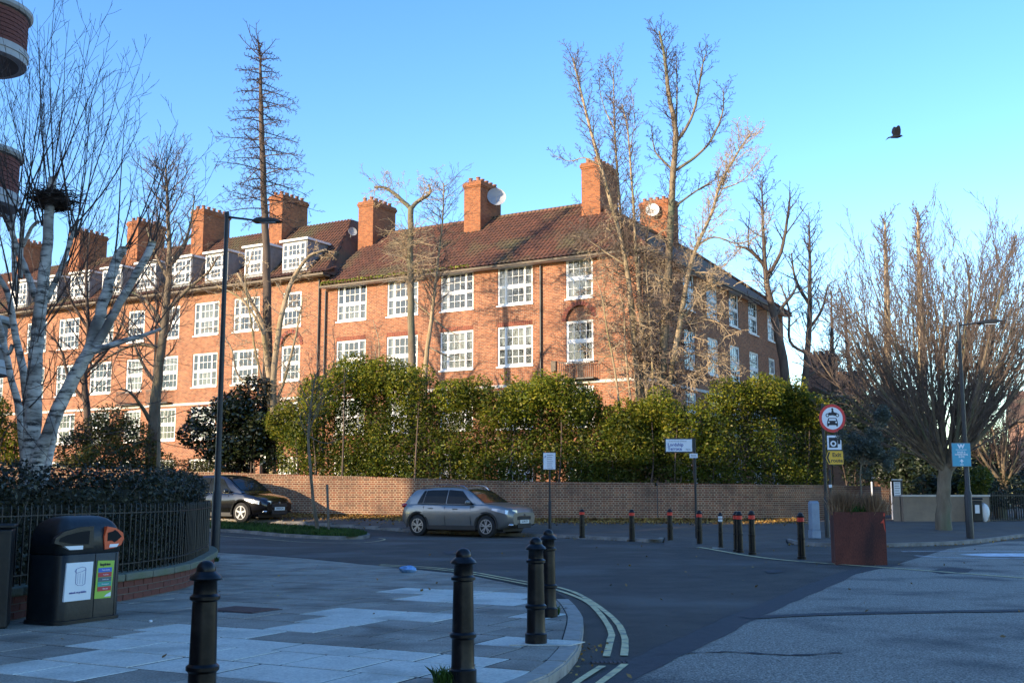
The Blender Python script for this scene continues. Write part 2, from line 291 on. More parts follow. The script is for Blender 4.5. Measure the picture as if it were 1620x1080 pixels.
class MB:
    def __init__(s): s.v = []; s.f = []
    def quad(s, *ps):
        n = len(s.v); s.v += [tuple(p) for p in ps]; s.f.append(tuple(range(n, n+len(ps)))); return s
    def box(s, c, d, rz=0, taper=1.0, rot=None):
        n = len(s.v); cx, cy, cz = c; hx, hy, hz = d[0]/2, d[1]/2, d[2]/2; cr, sr = math.cos(rz), math.sin(rz)
        for z in (-hz, hz):
            k = taper if z > 0 else 1
            for x, y in ((-hx, -hy), (hx, -hy), (hx, hy), (-hx, hy)):
                p = Vector((x*k, y*k, z))
                if rot is not None: p = rot @ p
                s.v.append((cx+p.x*cr-p.y*sr, cy+p.x*sr+p.y*cr, cz+p.z))
        s.f += [tuple(n+i for i in q) for q in ((3, 2, 1, 0), (4, 5, 6, 7), (0, 1, 5, 4), (1, 2, 6, 5), (2, 3, 7, 6), (3, 0, 4, 7))]; return s
    def b(s, x0, x1, y0, y1, z0, z1): return s.box(((x0+x1)/2, (y0+y1)/2, (z0+z1)/2), (x1-x0, y1-y0, z1-z0))
    def bar(s, a, b_, w, h=None, sides=4):
        return s.tube([a, b_], [w/2*1.414, w/2*1.414] if sides == 4 else [w/2, w/2], sides)
    def tube(s, pts, rad, sides=8, cap=True):
        pts = [Vector(p) for p in pts]; base = len(s.v); ref = None
        for i, p in enumerate(pts):
            d = (pts[min(i+1, len(pts)-1)]-pts[max(i-1, 0)]).normalized()
            if ref is None:
                ref = Vector((0, 0, 1)) if abs(d.z) < .9 else Vector((1, 0, 0))
            u = d.cross(ref).normalized(); v = d.cross(u)
            r = rad[i] if hasattr(rad, '__len__') else rad
            for k in range(sides):
                a = 2*math.pi*(k+.5)/sides; q = p+u*(r*math.cos(a))+v*(r*math.sin(a)); s.v.append(tuple(q))
        for i in range(len(pts)-1):
            for k in range(sides):
                a, b2 = base+i*sides+k, base+i*sides+(k+1) % sides
                s.f.append((a, b2, b2+sides, a+sides))
        if cap:
            s.f.append(tuple(base+k for k in range(sides))[::-1]); s.f.append(tuple(base+(len(pts)-1)*sides+k for k in range(sides)))
        return s
    def lathe(s, prof, c=(0, 0, 0), n=20, sx=1, sy=1, cap=True):
        base = len(s.v)
        for r, z in prof:
            for k in range(n):
                a = 2*math.pi*k/n; s.v.append((c[0]+r*sx*math.cos(a), c[1]+r*sy*math.sin(a), c[2]+z))
        for i in range(len(prof)-1):
            for k in range(n):
                a, b2 = base+i*n+k, base+i*n+(k+1) % n; s.f.append((a, b2, b2+n, a+n))
        if cap: s.f.append(tuple(base+k for k in range(n))[::-1]); s.f.append(tuple(base+(len(prof)-1)*n+k for k in range(n)))
        return s
    def prism(s, poly, z0, z1):
        n = len(s.v); m = len(poly)
        s.v += [(x, y, z0) for x, y in poly]+[(x, y, z1) for x, y in poly]
        s.f.append(tuple(range(n, n+m))[::-1]); s.f.append(tuple(range(n+m, n+2*m)))
        for k in range(m): s.f.append((n+k, n+(k+1) % m, n+m+(k+1) % m, n+m+k))
        return s
    def xprism(s, poly, y0, y1):   # polygon in x,z extruded along y
        n = len(s.v); m = len(poly)
        s.v += [(x, y0, z) for x, z in poly]+[(x, y1, z) for x, z in poly]
        s.f.append(tuple(range(n, n+m))); s.f.append(tuple(range(n+m, n+2*m))[::-1])
        for k in range(m): s.f.append((n+(k+1) % m, n+k, n+m+k, n+m+(k+1) % m))
        return s
    def ell(s, c, r, n=10, m=7, jit=0, seed=0):
        base = len(s.v); rr = random.Random(seed)
        for i in range(m+1):
            th = math.pi*i/m
            for k in range(n):
                a = 2*math.pi*k/n; j = 1+jit*(rr.random()-.5)
                s.v.append((c[0]+r[0]*j*math.sin(th)*math.cos(a), c[1]+r[1]*j*math.sin(th)*math.sin(a), c[2]-r[2]*j*math.cos(th)))
        for i in range(m):
            for k in range(n):
                a, b2 = base+i*n+k, base+i*n+(k+1) % n; s.f.append((a, b2, b2+n, a+n))
        return s
    def mesh(s, name, smooth=None):
        me = bpy.data.meshes.new(name); me.from_pydata(s.v, [], s.f)
        uvl = me.uv_layers.new(name='UVMap'); up = Vector((0, 0, 1)); dat = []
        for p in me.polygons:
            nn = p.normal; t = up.cross(nn)
            t = t.normalized() if t.length > .05 else Vector((1, 0, 0)); bt = nn.cross(t)
            for li in p.loop_indices:
                co = me.vertices[me.loops[li].vertex_index].co; dat += [co.dot(t), co.dot(bt)]
        uvl.data.foreach_set('uv', dat)
        if smooth is not None:
            me.polygons.foreach_set('use_smooth', [True]*len(me.polygons)); me.set_sharp_from_angle(angle=R(smooth))
        return me
    def build(s, name, m, parent=None, smooth=None, loc=None, rot=None, kind=None, bevel=0):
        o = link(s.mesh(name, smooth), name, m, parent, loc, rot, kind)
        if bevel:
            bm_ = o.modifiers.new('bevel', 'BEVEL'); bm_.width = bevel; bm_.segments = 2; bm_.limit_method = 'ANGLE'; bm_.angle_limit = R(40)
        return o
def tag(o, label=None, cat=None, group=None, kind=None):
    if label: o['label'] = label
    if cat: o['category'] = cat
    if group: o['group'] = group
    if kind: o['kind'] = kind
    return o
def thing(name, label, cat, loc=(0, 0, 0), rz=0, group=None):
    o = bpy.data.objects.new(name, None); COL.objects.link(o); o.location = loc; o.rotation_euler = (0, 0, rz); o.empty_display_size = .2
    return tag(o, label, cat, group)
def copy_thing(root, loc, rz=None, label=None):
    r = root.copy(); COL.objects.link(r); r.location = loc
    if rz is not None: r.rotation_euler = (0, 0, rz)
    if label: r['label'] = label
    for ch in list(root.children):
        c = ch.copy(); COL.objects.link(c); c.parent = r
        for g in list(ch.children):
            d = g.copy(); COL.objects.link(d); d.parent = c
    return r
def text(s, size, m, parent, loc, rot=(math.pi/2, 0, 0), name='lettering', ext=.002, align='CENTER', sx=1.0, bold=0):
    cu = bpy.data.curves.new(name, 'FONT'); cu.body = s; cu.size = size; cu.align_x = align; cu.align_y = 'CENTER'; cu.extrude = ext; cu.offset = bold; cu.resolution_u = 3
    tmp = bpy.data.objects.new('tmp', cu); COL.objects.link(tmp); me = bpy.data.meshes.new_from_object(tmp.evaluated_get(bpy.context.evaluated_depsgraph_get())); bpy.data.objects.remove(tmp); bpy.data.curves.remove(cu)
    me.name = name; me.materials.clear(); me.materials.append(M[m]); o = bpy.data.objects.new(name, me); COL.objects.link(o)
    if parent: o.parent = parent
    o.location = loc; o.rotation_euler = rot; o.scale = (sx, 1, 1); return o
def sheet(poly, dz, m, name, step=3.0, parent=None, kind='structure'):
    """flat polygon laid over the ground, following its rise"""
    bm = bmesh.new(); vs_ = [bm.verts.new((p[0], p[1], 0)) for p in poly]; bm.faces.new(vs_)
    xs = [p[0] for p in poly]; ys = [p[1] for p in poly]
    cuts = [35.3+.5*i for i in range(12)]; y = min(ys)
    while y < max(ys):
        y += step
        if not 34.8 < y < 41: cuts.append(y)
    for x in (-11, -5, 1):
        if min(xs) < x < max(xs) and max(ys) > 36: bmesh.ops.bisect_plane(bm, geom=bm.verts[:]+bm.edges[:]+bm.faces[:], plane_co=(x, 0, 0), plane_no=(1, 0, 0))
    for y in cuts:
        if min(ys) < y < max(ys): bmesh.ops.bisect_plane(bm, geom=bm.verts[:]+bm.edges[:]+bm.faces[:], plane_co=(0, y, 0), plane_no=(0, 1, 0))
    for v in bm.verts: v.co.z = gz(v.co.x, v.co.y)+dz
    bmesh.ops.recalc_face_normals(bm, faces=bm.faces[:])
    me = bpy.data.meshes.new(name); bm.to_mesh(me); bm.free()
    if len(me.polygons) and me.polygons[0].normal.z < 0: me.flip_normals()
    uvl = me.uv_layers.new(name='UVMap')
    uvl.data.foreach_set('uv', [c for l in me.loops for c in me.vertices[l.vertex_index].co[:2]])
    return link(me, name, m, parent, kind=kind)
def smooth_line(pts, n=6):
    """Catmull-Rom through points"""
    pts = [Vector(p) for p in pts]; out = []
    q = [pts[0]*2-pts[1]]+pts+[pts[-1]*2-pts[-2]]
    for i in range(1, len(q)-2):
        for k in range(n):
            t = k/n; a, b, c, d = q[i-1], q[i], q[i+1], q[i+2]
            out.append(.5*((2*b)+(c-a)*t+(2*a-5*b+4*c-d)*t*t+(3*b-a-3*c+d)*t*t*t))
    out.append(pts[-1]); return out
def resample(pts, step):
    out = [pts[0].copy()]; acc = 0
    for i in range(1, len(pts)):
        a, b = pts[i-1], pts[i]; L = (b-a).length
        while acc+L >= step:
            t = (step-acc)/L; a = a+(b-a)*t; out.append(a.copy()); L = (b-a).length; acc = 0
            if L < 1e-9: break
        acc += L
    return out
def ribbon(pts, w, dz, m, name, parent=None, kind='structure', jag=0):
    n = len(pts); V = []; q = []
    for i, p in enumerate(pts):
        d = (pts[min(i+1, n-1)]-pts[max(i-1, 0)]); d.z = 0; d.normalize(); s = Vector((-d.y, d.x, 0))
        for k in (-1, 1):
            c = p+s*(k*(w/2+jag*(rng.random()-.5))); V.append((c.x, c.y, gz(c.x, c.y)+dz))
    for i in range(n-1): q.append((2*i, 2*i+2, 2*i+3, 2*i+1))
    me = np_mesh(name, V, [np.array(q)]); 
    if me.polygons[0].normal.z < 0: me.flip_normals()
    return link(me, name, m, parent, kind=kind)
# ------------------------------------------------------------------ branches and leaves
class Branches:
    def __init__(s): s.pts = []; s.rad = []; s.st = []
    def add(s, pts, rad): s.pts.append(np.asarray([tuple(p) for p in pts], dtype=float)); s.rad.append(np.asarray(rad, dtype=float))
    def mesh(s, name, sides=4, smooth=True):
        Ps = np.concatenate(s.pts); Rs = np.concatenate(s.rad); D = []
        for p in s.pts:
            d = np.empty_like(p); d[1:-1] = p[2:]-p[:-2]; d[0] = p[1]-p[0]; d[-1] = p[-1]-p[-2]; D.append(d)
        D = np.concatenate(D); D /= np.linalg.norm(D, axis=1)[:, None]+1e-9
        ref = np.array([.83, .51, .22]); ref /= np.linalg.norm(ref)
        U = np.cross(D, ref); U /= np.linalg.norm(U, axis=1)[:, None]+1e-9; W = np.cross(D, U)
        ang = 2*np.pi*np.arange(sides)/sides
        V = Ps[:, None, :]+Rs[:, None, None]*(np.cos(ang)[None, :, None]*U[:, None, :]+np.sin(ang)[None, :, None]*W[:, None, :])
        idx = []; o = 0
        for p in s.pts:
            n = len(p); idx.append(np.arange(o, o+n-1)); o += n
        idx = np.concatenate(idx); k = np.arange(sides); k2 = (k+1) % sides
        Q = np.stack([idx[:, None]*sides+k, idx[:, None]*sides+k2, (idx[:, None]+1)*sides+k2, (idx[:, None]+1)*sides+k], axis=2).reshape(-1, 4)
        return np_mesh(name, V.reshape(-1, 3), [Q], smooth=smooth)
def rvec(r): 
    return Vector((r.gauss(0, 1), r.gauss(0, 1), r.gauss(0, 1))).normalized()
def grow(B, r, p, d, L, rad, lvl, S):
    """S: levels [(children, angle, length ratio, start)], wig, up, end radius"""
    n = max(2, int(S.get('seg', 4) if lvl else S.get('seg0', 6))); pts = [p.copy()]; rr = [rad]; dd = d.copy(); step = L/n
    up = S['up'][min(lvl, len(S['up'])-1)]; wg = S['wig'][min(lvl, len(S['wig'])-1)]; e = S.get('end', .35)
    for i in range(n):
        dd = (dd+rvec(r)*wg+Vector((0, 0, up))).normalized(); p = p+dd*step; pts.append(p.copy()); rr.append(max(S.get('rmin', .005), rad*(1-(1-e)*(i+1)/n)))
    (B[0] if rad > S.get('thick', .05) else B[1]).add(pts, rr)
    if lvl >= len(S['lv']): return
    cnt, ang, lr, st = S['lv'][lvl]
    cnt = max(0, int(round(cnt*r.uniform(.75, 1.25)))) if cnt > 1 else cnt
    side = r.uniform(0, 6.28)
    for k in range(cnt):
        t = st+(1-st)*(k+r.uniform(.2, .8))/cnt; t = min(.99, t); i = min(n-1, int(t*n)); f = t*n-i
        q = pts[i].lerp(pts[i+1], f); dv = (pts[i+1]-pts[i]).normalized(); side += 2.4+r.uniform(-.5, .5)
        u = dv.orthogonal().normalized(); u.rotate(Matrix.Rotation(side, 3, dv)); a = R(ang*r.uniform(.7, 1.3))
        cdv = dv*math.cos(a)+u*math.sin(a)
        cl = L*lr*r.uniform(.6, 1.25)*(1-S.get('apical', .45)*t); cr = max(S.get('rmin', .005), min(rr[i]*.8, (rr[i]*(1-f)+rr[i+1]*f)*S.get('rr', .55)))
        grow(B, r, q, cdv, cl, cr, lvl+1, S)
def limb(B, r, pxs, Y, widths, S=None, lvl=0, dens=0, depth=0.0, n=4, jy=0, length=None):
    """a limb whose course is given by points of the photograph at depth Y; spawns branches along it"""
    ys = Y if hasattr(Y, '__len__') else [Y+depth*i/(len(pxs)-1) for i in range(len(pxs))]
    pts = smooth_line([at(px, py, y) for (px, py), y in zip(pxs, ys)], n)
    m = len(pts); W = np.interp(np.linspace(0, 1, m), np.linspace(0, 1, len(widths)), widths)/2
    pts = [p+rvec(r)*(W[i]*.12) if 0 < i < m-1 else p for i, p in enumerate(pts)]
    B[0].add(pts, W)
    if S and dens:
        L = sum((pts[i+1]-pts[i]).length for i in range(m-1)); c = int(dens*L); side = 0
        st = S.get('t0', .15)
        for k in range(c):
            t = st+(1-st)*(k+r.random())/c; i = min(m-2, int(t*(m-1))); f = t*(m-1)-i; q = pts[i].lerp(pts[i+1], f); dv = (pts[i+1]-pts[i]).normalized()
            side += 2.4+r.uniform(-.6, .6); u = dv.orthogonal().normalized(); u.rotate(Matrix.Rotation(side, 3, dv)); a = R(S['ang']*r.uniform(.7, 1.25))
            cdv = dv*math.cos(a)+u*math.sin(a)
            ll = (length or S['len'])*r.uniform(.5, 1.2)*(1-S.get('apex', .4)*t)
            grow(B, r, q, cdv, ll, min(W[i]*.6, S.get('r0', .05)*r.uniform(.6, 1.2)), lvl, S)
    return pts
def tree(name, label, cat, base, B, m_trunk, m_twig, group=None, sides=(8, 3)):
    t = thing(name, label, cat, base, group=group); off = Matrix.Translation(-Vector(base))
    for b, nm, mm, sd_ in ((B[0], 'trunk', m_trunk, sides[0]), (B[1], 'crown', m_twig, sides[1])):
        if b.pts:
            me = b.mesh(nm, sd_); me.transform(off); o = link(me, nm, mm, t)
            if nm == 'crown': o['kind'] = 'stuff'
    return t
def leaves(C, size, name, m, parent=None, asp=.5, up=.3, seed=1, kind=None, loc=(0, 0, 0), droop=0, out=None):
    """diamond leaves at the points C (n,3)"""
    rs = np.random.RandomState(seed); n = len(C)
    A = rs.normal(size=(n, 3)); A[:, 2] = A[:, 2]*.6-droop; A /= np.linalg.norm(A, axis=1)[:, None]
    Nn = rs.normal(size=(n, 3)); Nn[:, 2] += up
    if out is not None: Nn += out
    Bv = np.cross(Nn, A); Bv /= np.linalg.norm(Bv, axis=1)[:, None]+1e-9; N2 = np.cross(A, Bv)
    s = (size*rs.uniform(.6, 1.35, n))[:, None]
    V = np.stack([C-A*s*.5, C+Bv*s*asp*.5-A*s*.05+N2*s*.05, C+A*s*.5, C-Bv*s*asp*.5-A*s*.05+N2*s*.05], axis=1).reshape(-1, 3)-np.array(loc)
    i = np.arange(n)*4; me = np_mesh(name, V, [np.stack([i, i+1, i+2, i+3], axis=1)])
    return link(me, name, m, parent, kind=kind)
def clump_points(cl, n, seed=1, shell=.55):
    """cl: array rows (x,y,z,rx,ry,rz); points filling the outer part of each ellipsoid, by volume"""
    rs = np.random.RandomState(seed); cl = np.asarray(cl, float); wv = cl[:, 3]*cl[:, 4]*cl[:, 5]; k = rs.choice(len(cl), n, p=wv/wv.sum())
    d = rs.normal(size=(n, 3)); d /= np.linalg.norm(d, axis=1)[:, None]; rad = rs.uniform(shell**3, 1, n)**(1/3.)*rs.uniform(.9, 1.08, n)
    return cl[k, :3]+d*cl[k, 3:]*rad[:, None], d
# ================================================================== GROUND
def V2(x, y): return Vector((x, y, 0))
ring = [(1300*math.cos(a*math.pi/18), 1300*math.sin(a*math.pi/18)) for a in range(36)]
sheet(ring, -.03, 'garden_ground', 'ground', 12)
sheet([(-70, -90), (160, -90), (160, 190), (60, 110), (19, 42), (-70, 42)], 0, 'asphalt', 'road', 4)
# older, paler surface on the right-hand street, meeting the new surface along a skewed joint
J = [G(800, 1180), G(905, 1112), G(1000, 1060), G(1180, 975), G(1290, 929), G(1352, 904), G(1420, 892)]
arc_px = [(1080, 862), (1120, 868), (1180, 878.5), (1240, 886), (1330, 893), (1420, 899.5), (1520, 907), (1620, 914.5), (1760, 925)]
poly = [tuple(p[:2]) for p in J]+[tuple(G(1500, 868)[:2]), tuple(G(1590, 856)[:2]), (30, 34.6), (90, 34.6), (90, -60), (6, -60), (1.2, 0), (.9, 3.8)]
sheet(poly, .004, 'asphalt_worn', 'road_old_surface', 4)
ribbon(resample(smooth_line(J, 5), .5), .34, .008, 'seam', 'road_joint_seam', jag=.05)
strip = smooth_line([G(1178, 978), G(1300, 972.5), G(1450, 969), G(1640, 966), G(1900, 962)], 8)
ribbon(strip, .22, .0125, 'seam', 'road_trench_repair', jag=.03)
for q_ in ([(1468, 903), (1500, 898), (1540, 900), (1532, 905), (1490, 908)], [(1210, 903), (1232, 901), (1242, 905), (1216, 907)], [(700, 872), (735, 871), (742, 876), (706, 877)]):
    sheet([tuple(G(*p)[:2]) for p in q_], .0095, 'seam', 'road_patch')
crack = smooth_line([G(1035, 1036), G(1150, 1032), G(1250, 1037), G(1330, 1033)], 8)
ribbon(crack, .05, .010, 'seam', 'road_crack', jag=.06)
# markings
def dashes(px, w, m, name, z=.010, parent=None):
    return ribbon(resample(smooth_line([G(*q) for q in px], 8), .35), w, z, m, name, jag=.008, parent=parent)
dashes(arc_px, .11, 'paint_yellow', 'road_marking_line', .012)
yl_out = [(600, 893.0), (680, 897.5), (740, 904), (800, 914.5), (850, 923.5), (880, 928.6), (911.6, 938.5), (948.6, 960.7), (975.8, 985), (988, 1010), (988, 1030), (987, 1046)]
yl_in = [(600, 894.8), (680, 899.8), (740, 907), (800, 918), (850, 927.5), (879, 933), (924, 949.6), (948.6, 970.6), (966, 998), (966, 1012), (963, 1025), (957, 1046)]
dashes(yl_out, .065, 'paint_yellow', 'road_marking_line'); dashes(yl_in, .065, 'paint_yellow', 'road_marking_line')
dashes([(988, 1052), (975, 1063), (951, 1080), (915, 1110)], .06, 'paint_yellow', 'road_marking_line', .014)
dashes([(953, 1055), (935, 1066), (914, 1080), (880, 1106)], .06, 'paint_yellow', 'road_marking_line', .014)
dashes([(338, 846), (400, 851), (473, 857), (540, 858.8), (577, 858), (600, 855.5), (609, 853), (596, 850.5)], .06, 'paint_yellow', 'road_marking_line')
for q in ([(1427, 872.5), (1500, 871.7), (1580, 872), (1700, 872)], [(1447, 879), (1470, 880.5), (1495, 882), (1640, 884), (1750, 885)]):
    dashes(q, .1, 'paint_white', 'road_marking_line')
sheet([tuple(G(*q)[:2]) for q in [(1517, 877.5), (1560, 875.5), (1760, 876), (1760, 881.5), (1560, 880.5)]], .012, 'paint_white', 'road_marking_patch')
# drain across the gutter
dr = MB(); a_, b_ = G(936, 1048), G(990, 1049)
for k in range(7):
    o_ = Vector((0, -.012*k, .012)); dr.tube([a_+o_, b_+o_], .004, 4)
t = thing('gutter_drain', 'thin dark iron drain channel crossing the double yellow lines by the kerb', 'drain', (a_+b_)/2)
dr2 = MB().box((0, 0, .006), ((b_-a_).length, .11, .012)); dr2.build('frame', 'drain_iron', t)
for k in range(9): MB().box((-.14+.035*k, 0, .015), (.012, .09, .008)).build('slat', 'seam', t)

# ---- near pavement
kout = [V2(-20, -1.2), V2(-9, .8), V2(-4, 2.9), V2(-2, 4.4), V2(-.55, 6.3)]+[P(x, y, .09) for x, y in
        [(837, 1080), (887, 1054.6), (911, 1030), (919, 1012.6), (923, 978), (915, 962), (901.7, 948), (879.5, 935), (837.5, 925), (788, 915), (746, 907.6), (672, 900), (616, 895.5), (478, 881), (342, 873)]]+[V2(-9, 26.1), V2(-14, 29), V2(-32, 39.5)]
for p in kout: p.z = 0
kline = smooth_line(kout, 6)
KW = .17
def offset(line, d):
    out = []
    for i, p in enumerate(line):
        t_ = (line[min(i+1, len(line)-1)]-line[max(i-1, 0)]).normalized(); out.append(p+Vector((-t_.y, t_.x, 0))*d)
    return out
kin = offset(kline, KW)
def kerb(line, name, m, w=.15, top=.09, unit=.9, gap=.006, side=1, dzf=None):
    """kerb built from single stones"""
    root = None; pts = resample(line, unit); me0 = {}
    root = bpy.data.objects.new(name, None); COL.objects.link(root); root['kind'] = 'structure'
    for i in range(len(pts)-1):
        a, b = pts[i], pts[i+1]; L = (b-a).length; c = (a+b)/2; d = (b-a).normalized(); nrm = Vector((-d.y, d.x, 0))*side
        tp = dzf(c) if dzf else top
        key = (round(L, 2), round(tp, 2))
        if key not in me0:
            mb = MB().box((0, 0, -.06+tp/2), (L-gap, w, tp+.12)); me = mb.mesh('kerbstone'); bm = bmesh.new(); bm.from_mesh(me)
            bmesh.ops.bevel(bm, geom=[e for e in bm.edges if abs(e.verts[0].co.z-tp) < .01 and abs(e.verts[1].co.z-tp) < .01], offset=.014, segments=2, affect='EDGES'); bm.to_mesh(me); bm.free(); me0[key] = me
        o = link(me0[key], 'kerbstone', m, root); o.location = (c.x+nrm.x*w/2, c.y+nrm.y*w/2, gz(c.x, c.y)+rng.uniform(-.003, .003)); o.rotation_euler = (0, 0, math.atan2(d.y, d.x)+rng.uniform(-.004, .004))
    return root
kerb([p for p in kline if p.y > 2.5], 'kerb', 'kerbstone', w=KW, top=.092, unit=.62, side=1,
     dzf=lambda c: .092 if c.y < 13.5 else max(.03, .092-.05*(c.y-13.5)))
kp = [p for p in kin]
sheet([tuple(p[:2]) for p in offset(kline, .03)]+[(-60, 60), (-60, -10)], .0, 'joint', 'pavement_bed', 60).location.z = .0868
# paving: rows run away from the corner, staggered
hull = [p for p in kin if p.y > -1]
def clip(poly, a, b):
    out = []; n = Vector((-(b-a).y, (b-a).x, 0))
    for i in range(len(poly)):
        p, q = poly[i], poly[(i+1) % len(poly)]; dp, dq = (p-a).dot(n), (q-a).dot(n)
        if dp >= 0: out.append(p)
        if (dp >= 0) != (dq >= 0): out.append(p+(q-p)*(dp/(dp-dq)))
    return out
ch = [hull[0]]
def convex(ps):
    ps = sorted(((p.x, p.y) for p in ps)); 
    def half(pp):
        h = []
        for p in pp:
            while len(h) >= 2 and (h[-1][0]-h[-2][0])*(p[1]-h[-2][1])-(h[-1][1]-h[-2][1])*(p[0]-h[-2][0]) <= 0: h.pop()
            h.append(p)
        return h
    a = half(ps); b = half(ps[::-1]); return [V2(*p) for p in a[:-1]+b[:-1]]
ch = convex(hull)
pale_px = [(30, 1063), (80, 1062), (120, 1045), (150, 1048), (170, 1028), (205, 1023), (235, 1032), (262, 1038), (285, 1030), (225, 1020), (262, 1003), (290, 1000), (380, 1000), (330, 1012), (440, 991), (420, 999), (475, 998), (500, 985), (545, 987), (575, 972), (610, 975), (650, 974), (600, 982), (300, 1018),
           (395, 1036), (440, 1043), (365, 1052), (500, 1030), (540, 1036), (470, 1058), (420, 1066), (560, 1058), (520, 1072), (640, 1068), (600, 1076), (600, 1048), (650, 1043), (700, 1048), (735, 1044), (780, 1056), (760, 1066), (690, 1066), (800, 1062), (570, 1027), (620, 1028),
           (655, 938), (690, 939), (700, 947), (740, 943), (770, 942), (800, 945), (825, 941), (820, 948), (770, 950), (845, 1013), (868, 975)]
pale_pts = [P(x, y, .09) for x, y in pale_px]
ang = math.atan2(-.454, .891); ex = Vector((math.cos(ang), math.sin(ang), 0)); ey = Vector((-ex.y, ex.x, 0))
slabs = []
pr = random.Random(5); row = -2.0; rowi = 0
while row < 28:
    h = pr.choice((.6, .6, .6, .45, .75)); u = -26+pr.random()
    while u < 8:
        L = pr.choice((.6, .6, .75, .9, .45)); g = .012
        q = [ex*(u+g)+ey*(row+g), ex*(u+L-g)+ey*(row+g), ex*(u+L-g)+ey*(row+h-g), ex*(u+g)+ey*(row+h-g)]
        c = ex*(u+L/2)+ey*(row+h/2); u += L
        px, py = proj((c.x, c.y, .09)) if c.y > 4 else (-999, 0)
        if not (-90 < px < 1000 and 850 < py < 1150): continue
        for i in range(len(ch)):
            q = clip(q, ch[i], ch[(i+1) % len(ch)])
            if len(q) < 3: break
        if len(q) < 3: continue
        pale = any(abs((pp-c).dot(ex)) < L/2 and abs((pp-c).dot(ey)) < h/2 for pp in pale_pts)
        slabs.append((c.y, q, pale, c))
    row += h
slabs.sort(key=lambda s_: s_[0])
pav = bpy.data.objects.new('pavement', None); COL.objects.link(pav); pav['kind'] = 'structure'
rest = [MB(), MB(), MB()]; cnt = 0
fence_px = None
def slab_mesh(q, top, tilt):
    c = sum(q, Vector())/len(q); mb = MB(); n = len(q)
    tops = [p-(p-c).normalized()*.006 for p in q]
    mb.v = [(p.x, p.y, .06) for p in q]+[(p.x, p.y, top-.005) for p in q]+[(p.x, p.y, top+tilt[0]*(p.x-c.x)+tilt[1]*(p.y-c.y)) for p in tops]
    mb.f = [tuple(range(2*n, 3*n))]
    for r_ in (0, 1):
        for k in range(n): mb.f.append((r_*n+k, r_*n+(k+1) % n, (r_+1)*n+(k+1) % n, (r_+1)*n+k))
    return mb
for yy, q, pale, c in slabs:
    area = sum(q[i].x*q[(i+1) % len(q)].y-q[(i+1) % len(q)].x*q[i].y for i in range(len(q)))
    if area < 0: q = q[::-1]
    mb = slab_mesh(q, .0905+pr.uniform(-.001, .003), (pr.uniform(-.002, .002), pr.uniform(-.002, .002)))
    k = pr.choice((0, 0, 1, 2))
    if cnt < 299 and (c.x > -5.4 or yy > 20.5):
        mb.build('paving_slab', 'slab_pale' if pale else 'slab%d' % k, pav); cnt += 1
    else:
        n0 = len(rest[k].v); rest[k].v += mb.v; rest[k].f += [tuple(n0+i for i in f_) for f_ in mb.f]
for k in range(3):
    if rest[k].v: rest[k].build('paving_slabs', 'slab%d' % k, pav, kind='stuff')
# far pavement with its kerb
fk = [G(*q) for q in [(250, 817), (340, 822), (448, 828), (560, 835), (645, 841), (740, 845.5), (838, 848.5), (920, 852), (1000, 856)]]
fk1 = smooth_line(fk, 5)
fk2 = smooth_line([G(*q) for q in [(1000, 856), (1020, 857.5), (1045, 858.5), (1052, 854)]], 4)
fk3 = smooth_line([G(*q) for q in [(1243, 857), (1262, 862), (1330, 865.5), (1400, 865), (1480, 863), (1540, 859.5), (1580, 855), (1620, 849)]], 5)
fk3 += [Vector((24, 42, 0)), Vector((60, 76, 0))]
for L_ in (fk1, fk2, fk3):
    for p in L_: p.z = 0
kerb(fk1+fk2[1:], 'kerb', 'kerb_far', w=.14, top=.1, unit=.9, side=1)
kerb(fk3, 'kerb', 'kerb_far', w=.14, top=.1, unit=.9, side=1)
fpoly = [tuple(p[:2]) for p in offset(fk1, .05)]+[tuple(p[:2]) for p in offset(fk2[1:], .05)]+[tuple(G(1060, 858)[:2]), tuple(G(1180, 861)[:2])]+[tuple(p[:2]) for p in offset(fk3, .05)]
sheet(fpoly+[(60, 110), (19, 56), (-30, 56)], .088, 'far_pavement', 'pavement_far', 4)
rp_ = MB(); e_ = [G(1052, 855), G(1060, 858), G(1180, 861), G(1243, 857)]; f_ = [G(1050, 862), G(1062, 865), G(1180, 869), G(1246, 865)]
for i in range(3): rp_.quad(*[(p.x, p.y, gz(p.x, p.y)+z) for p, z in ((f_[i], .003), (f_[i+1], .003), (e_[i+1], .0885), (e_[i], .0885))])
rp_.build('pavement_ramp', 'far_pavement', kind='structure')
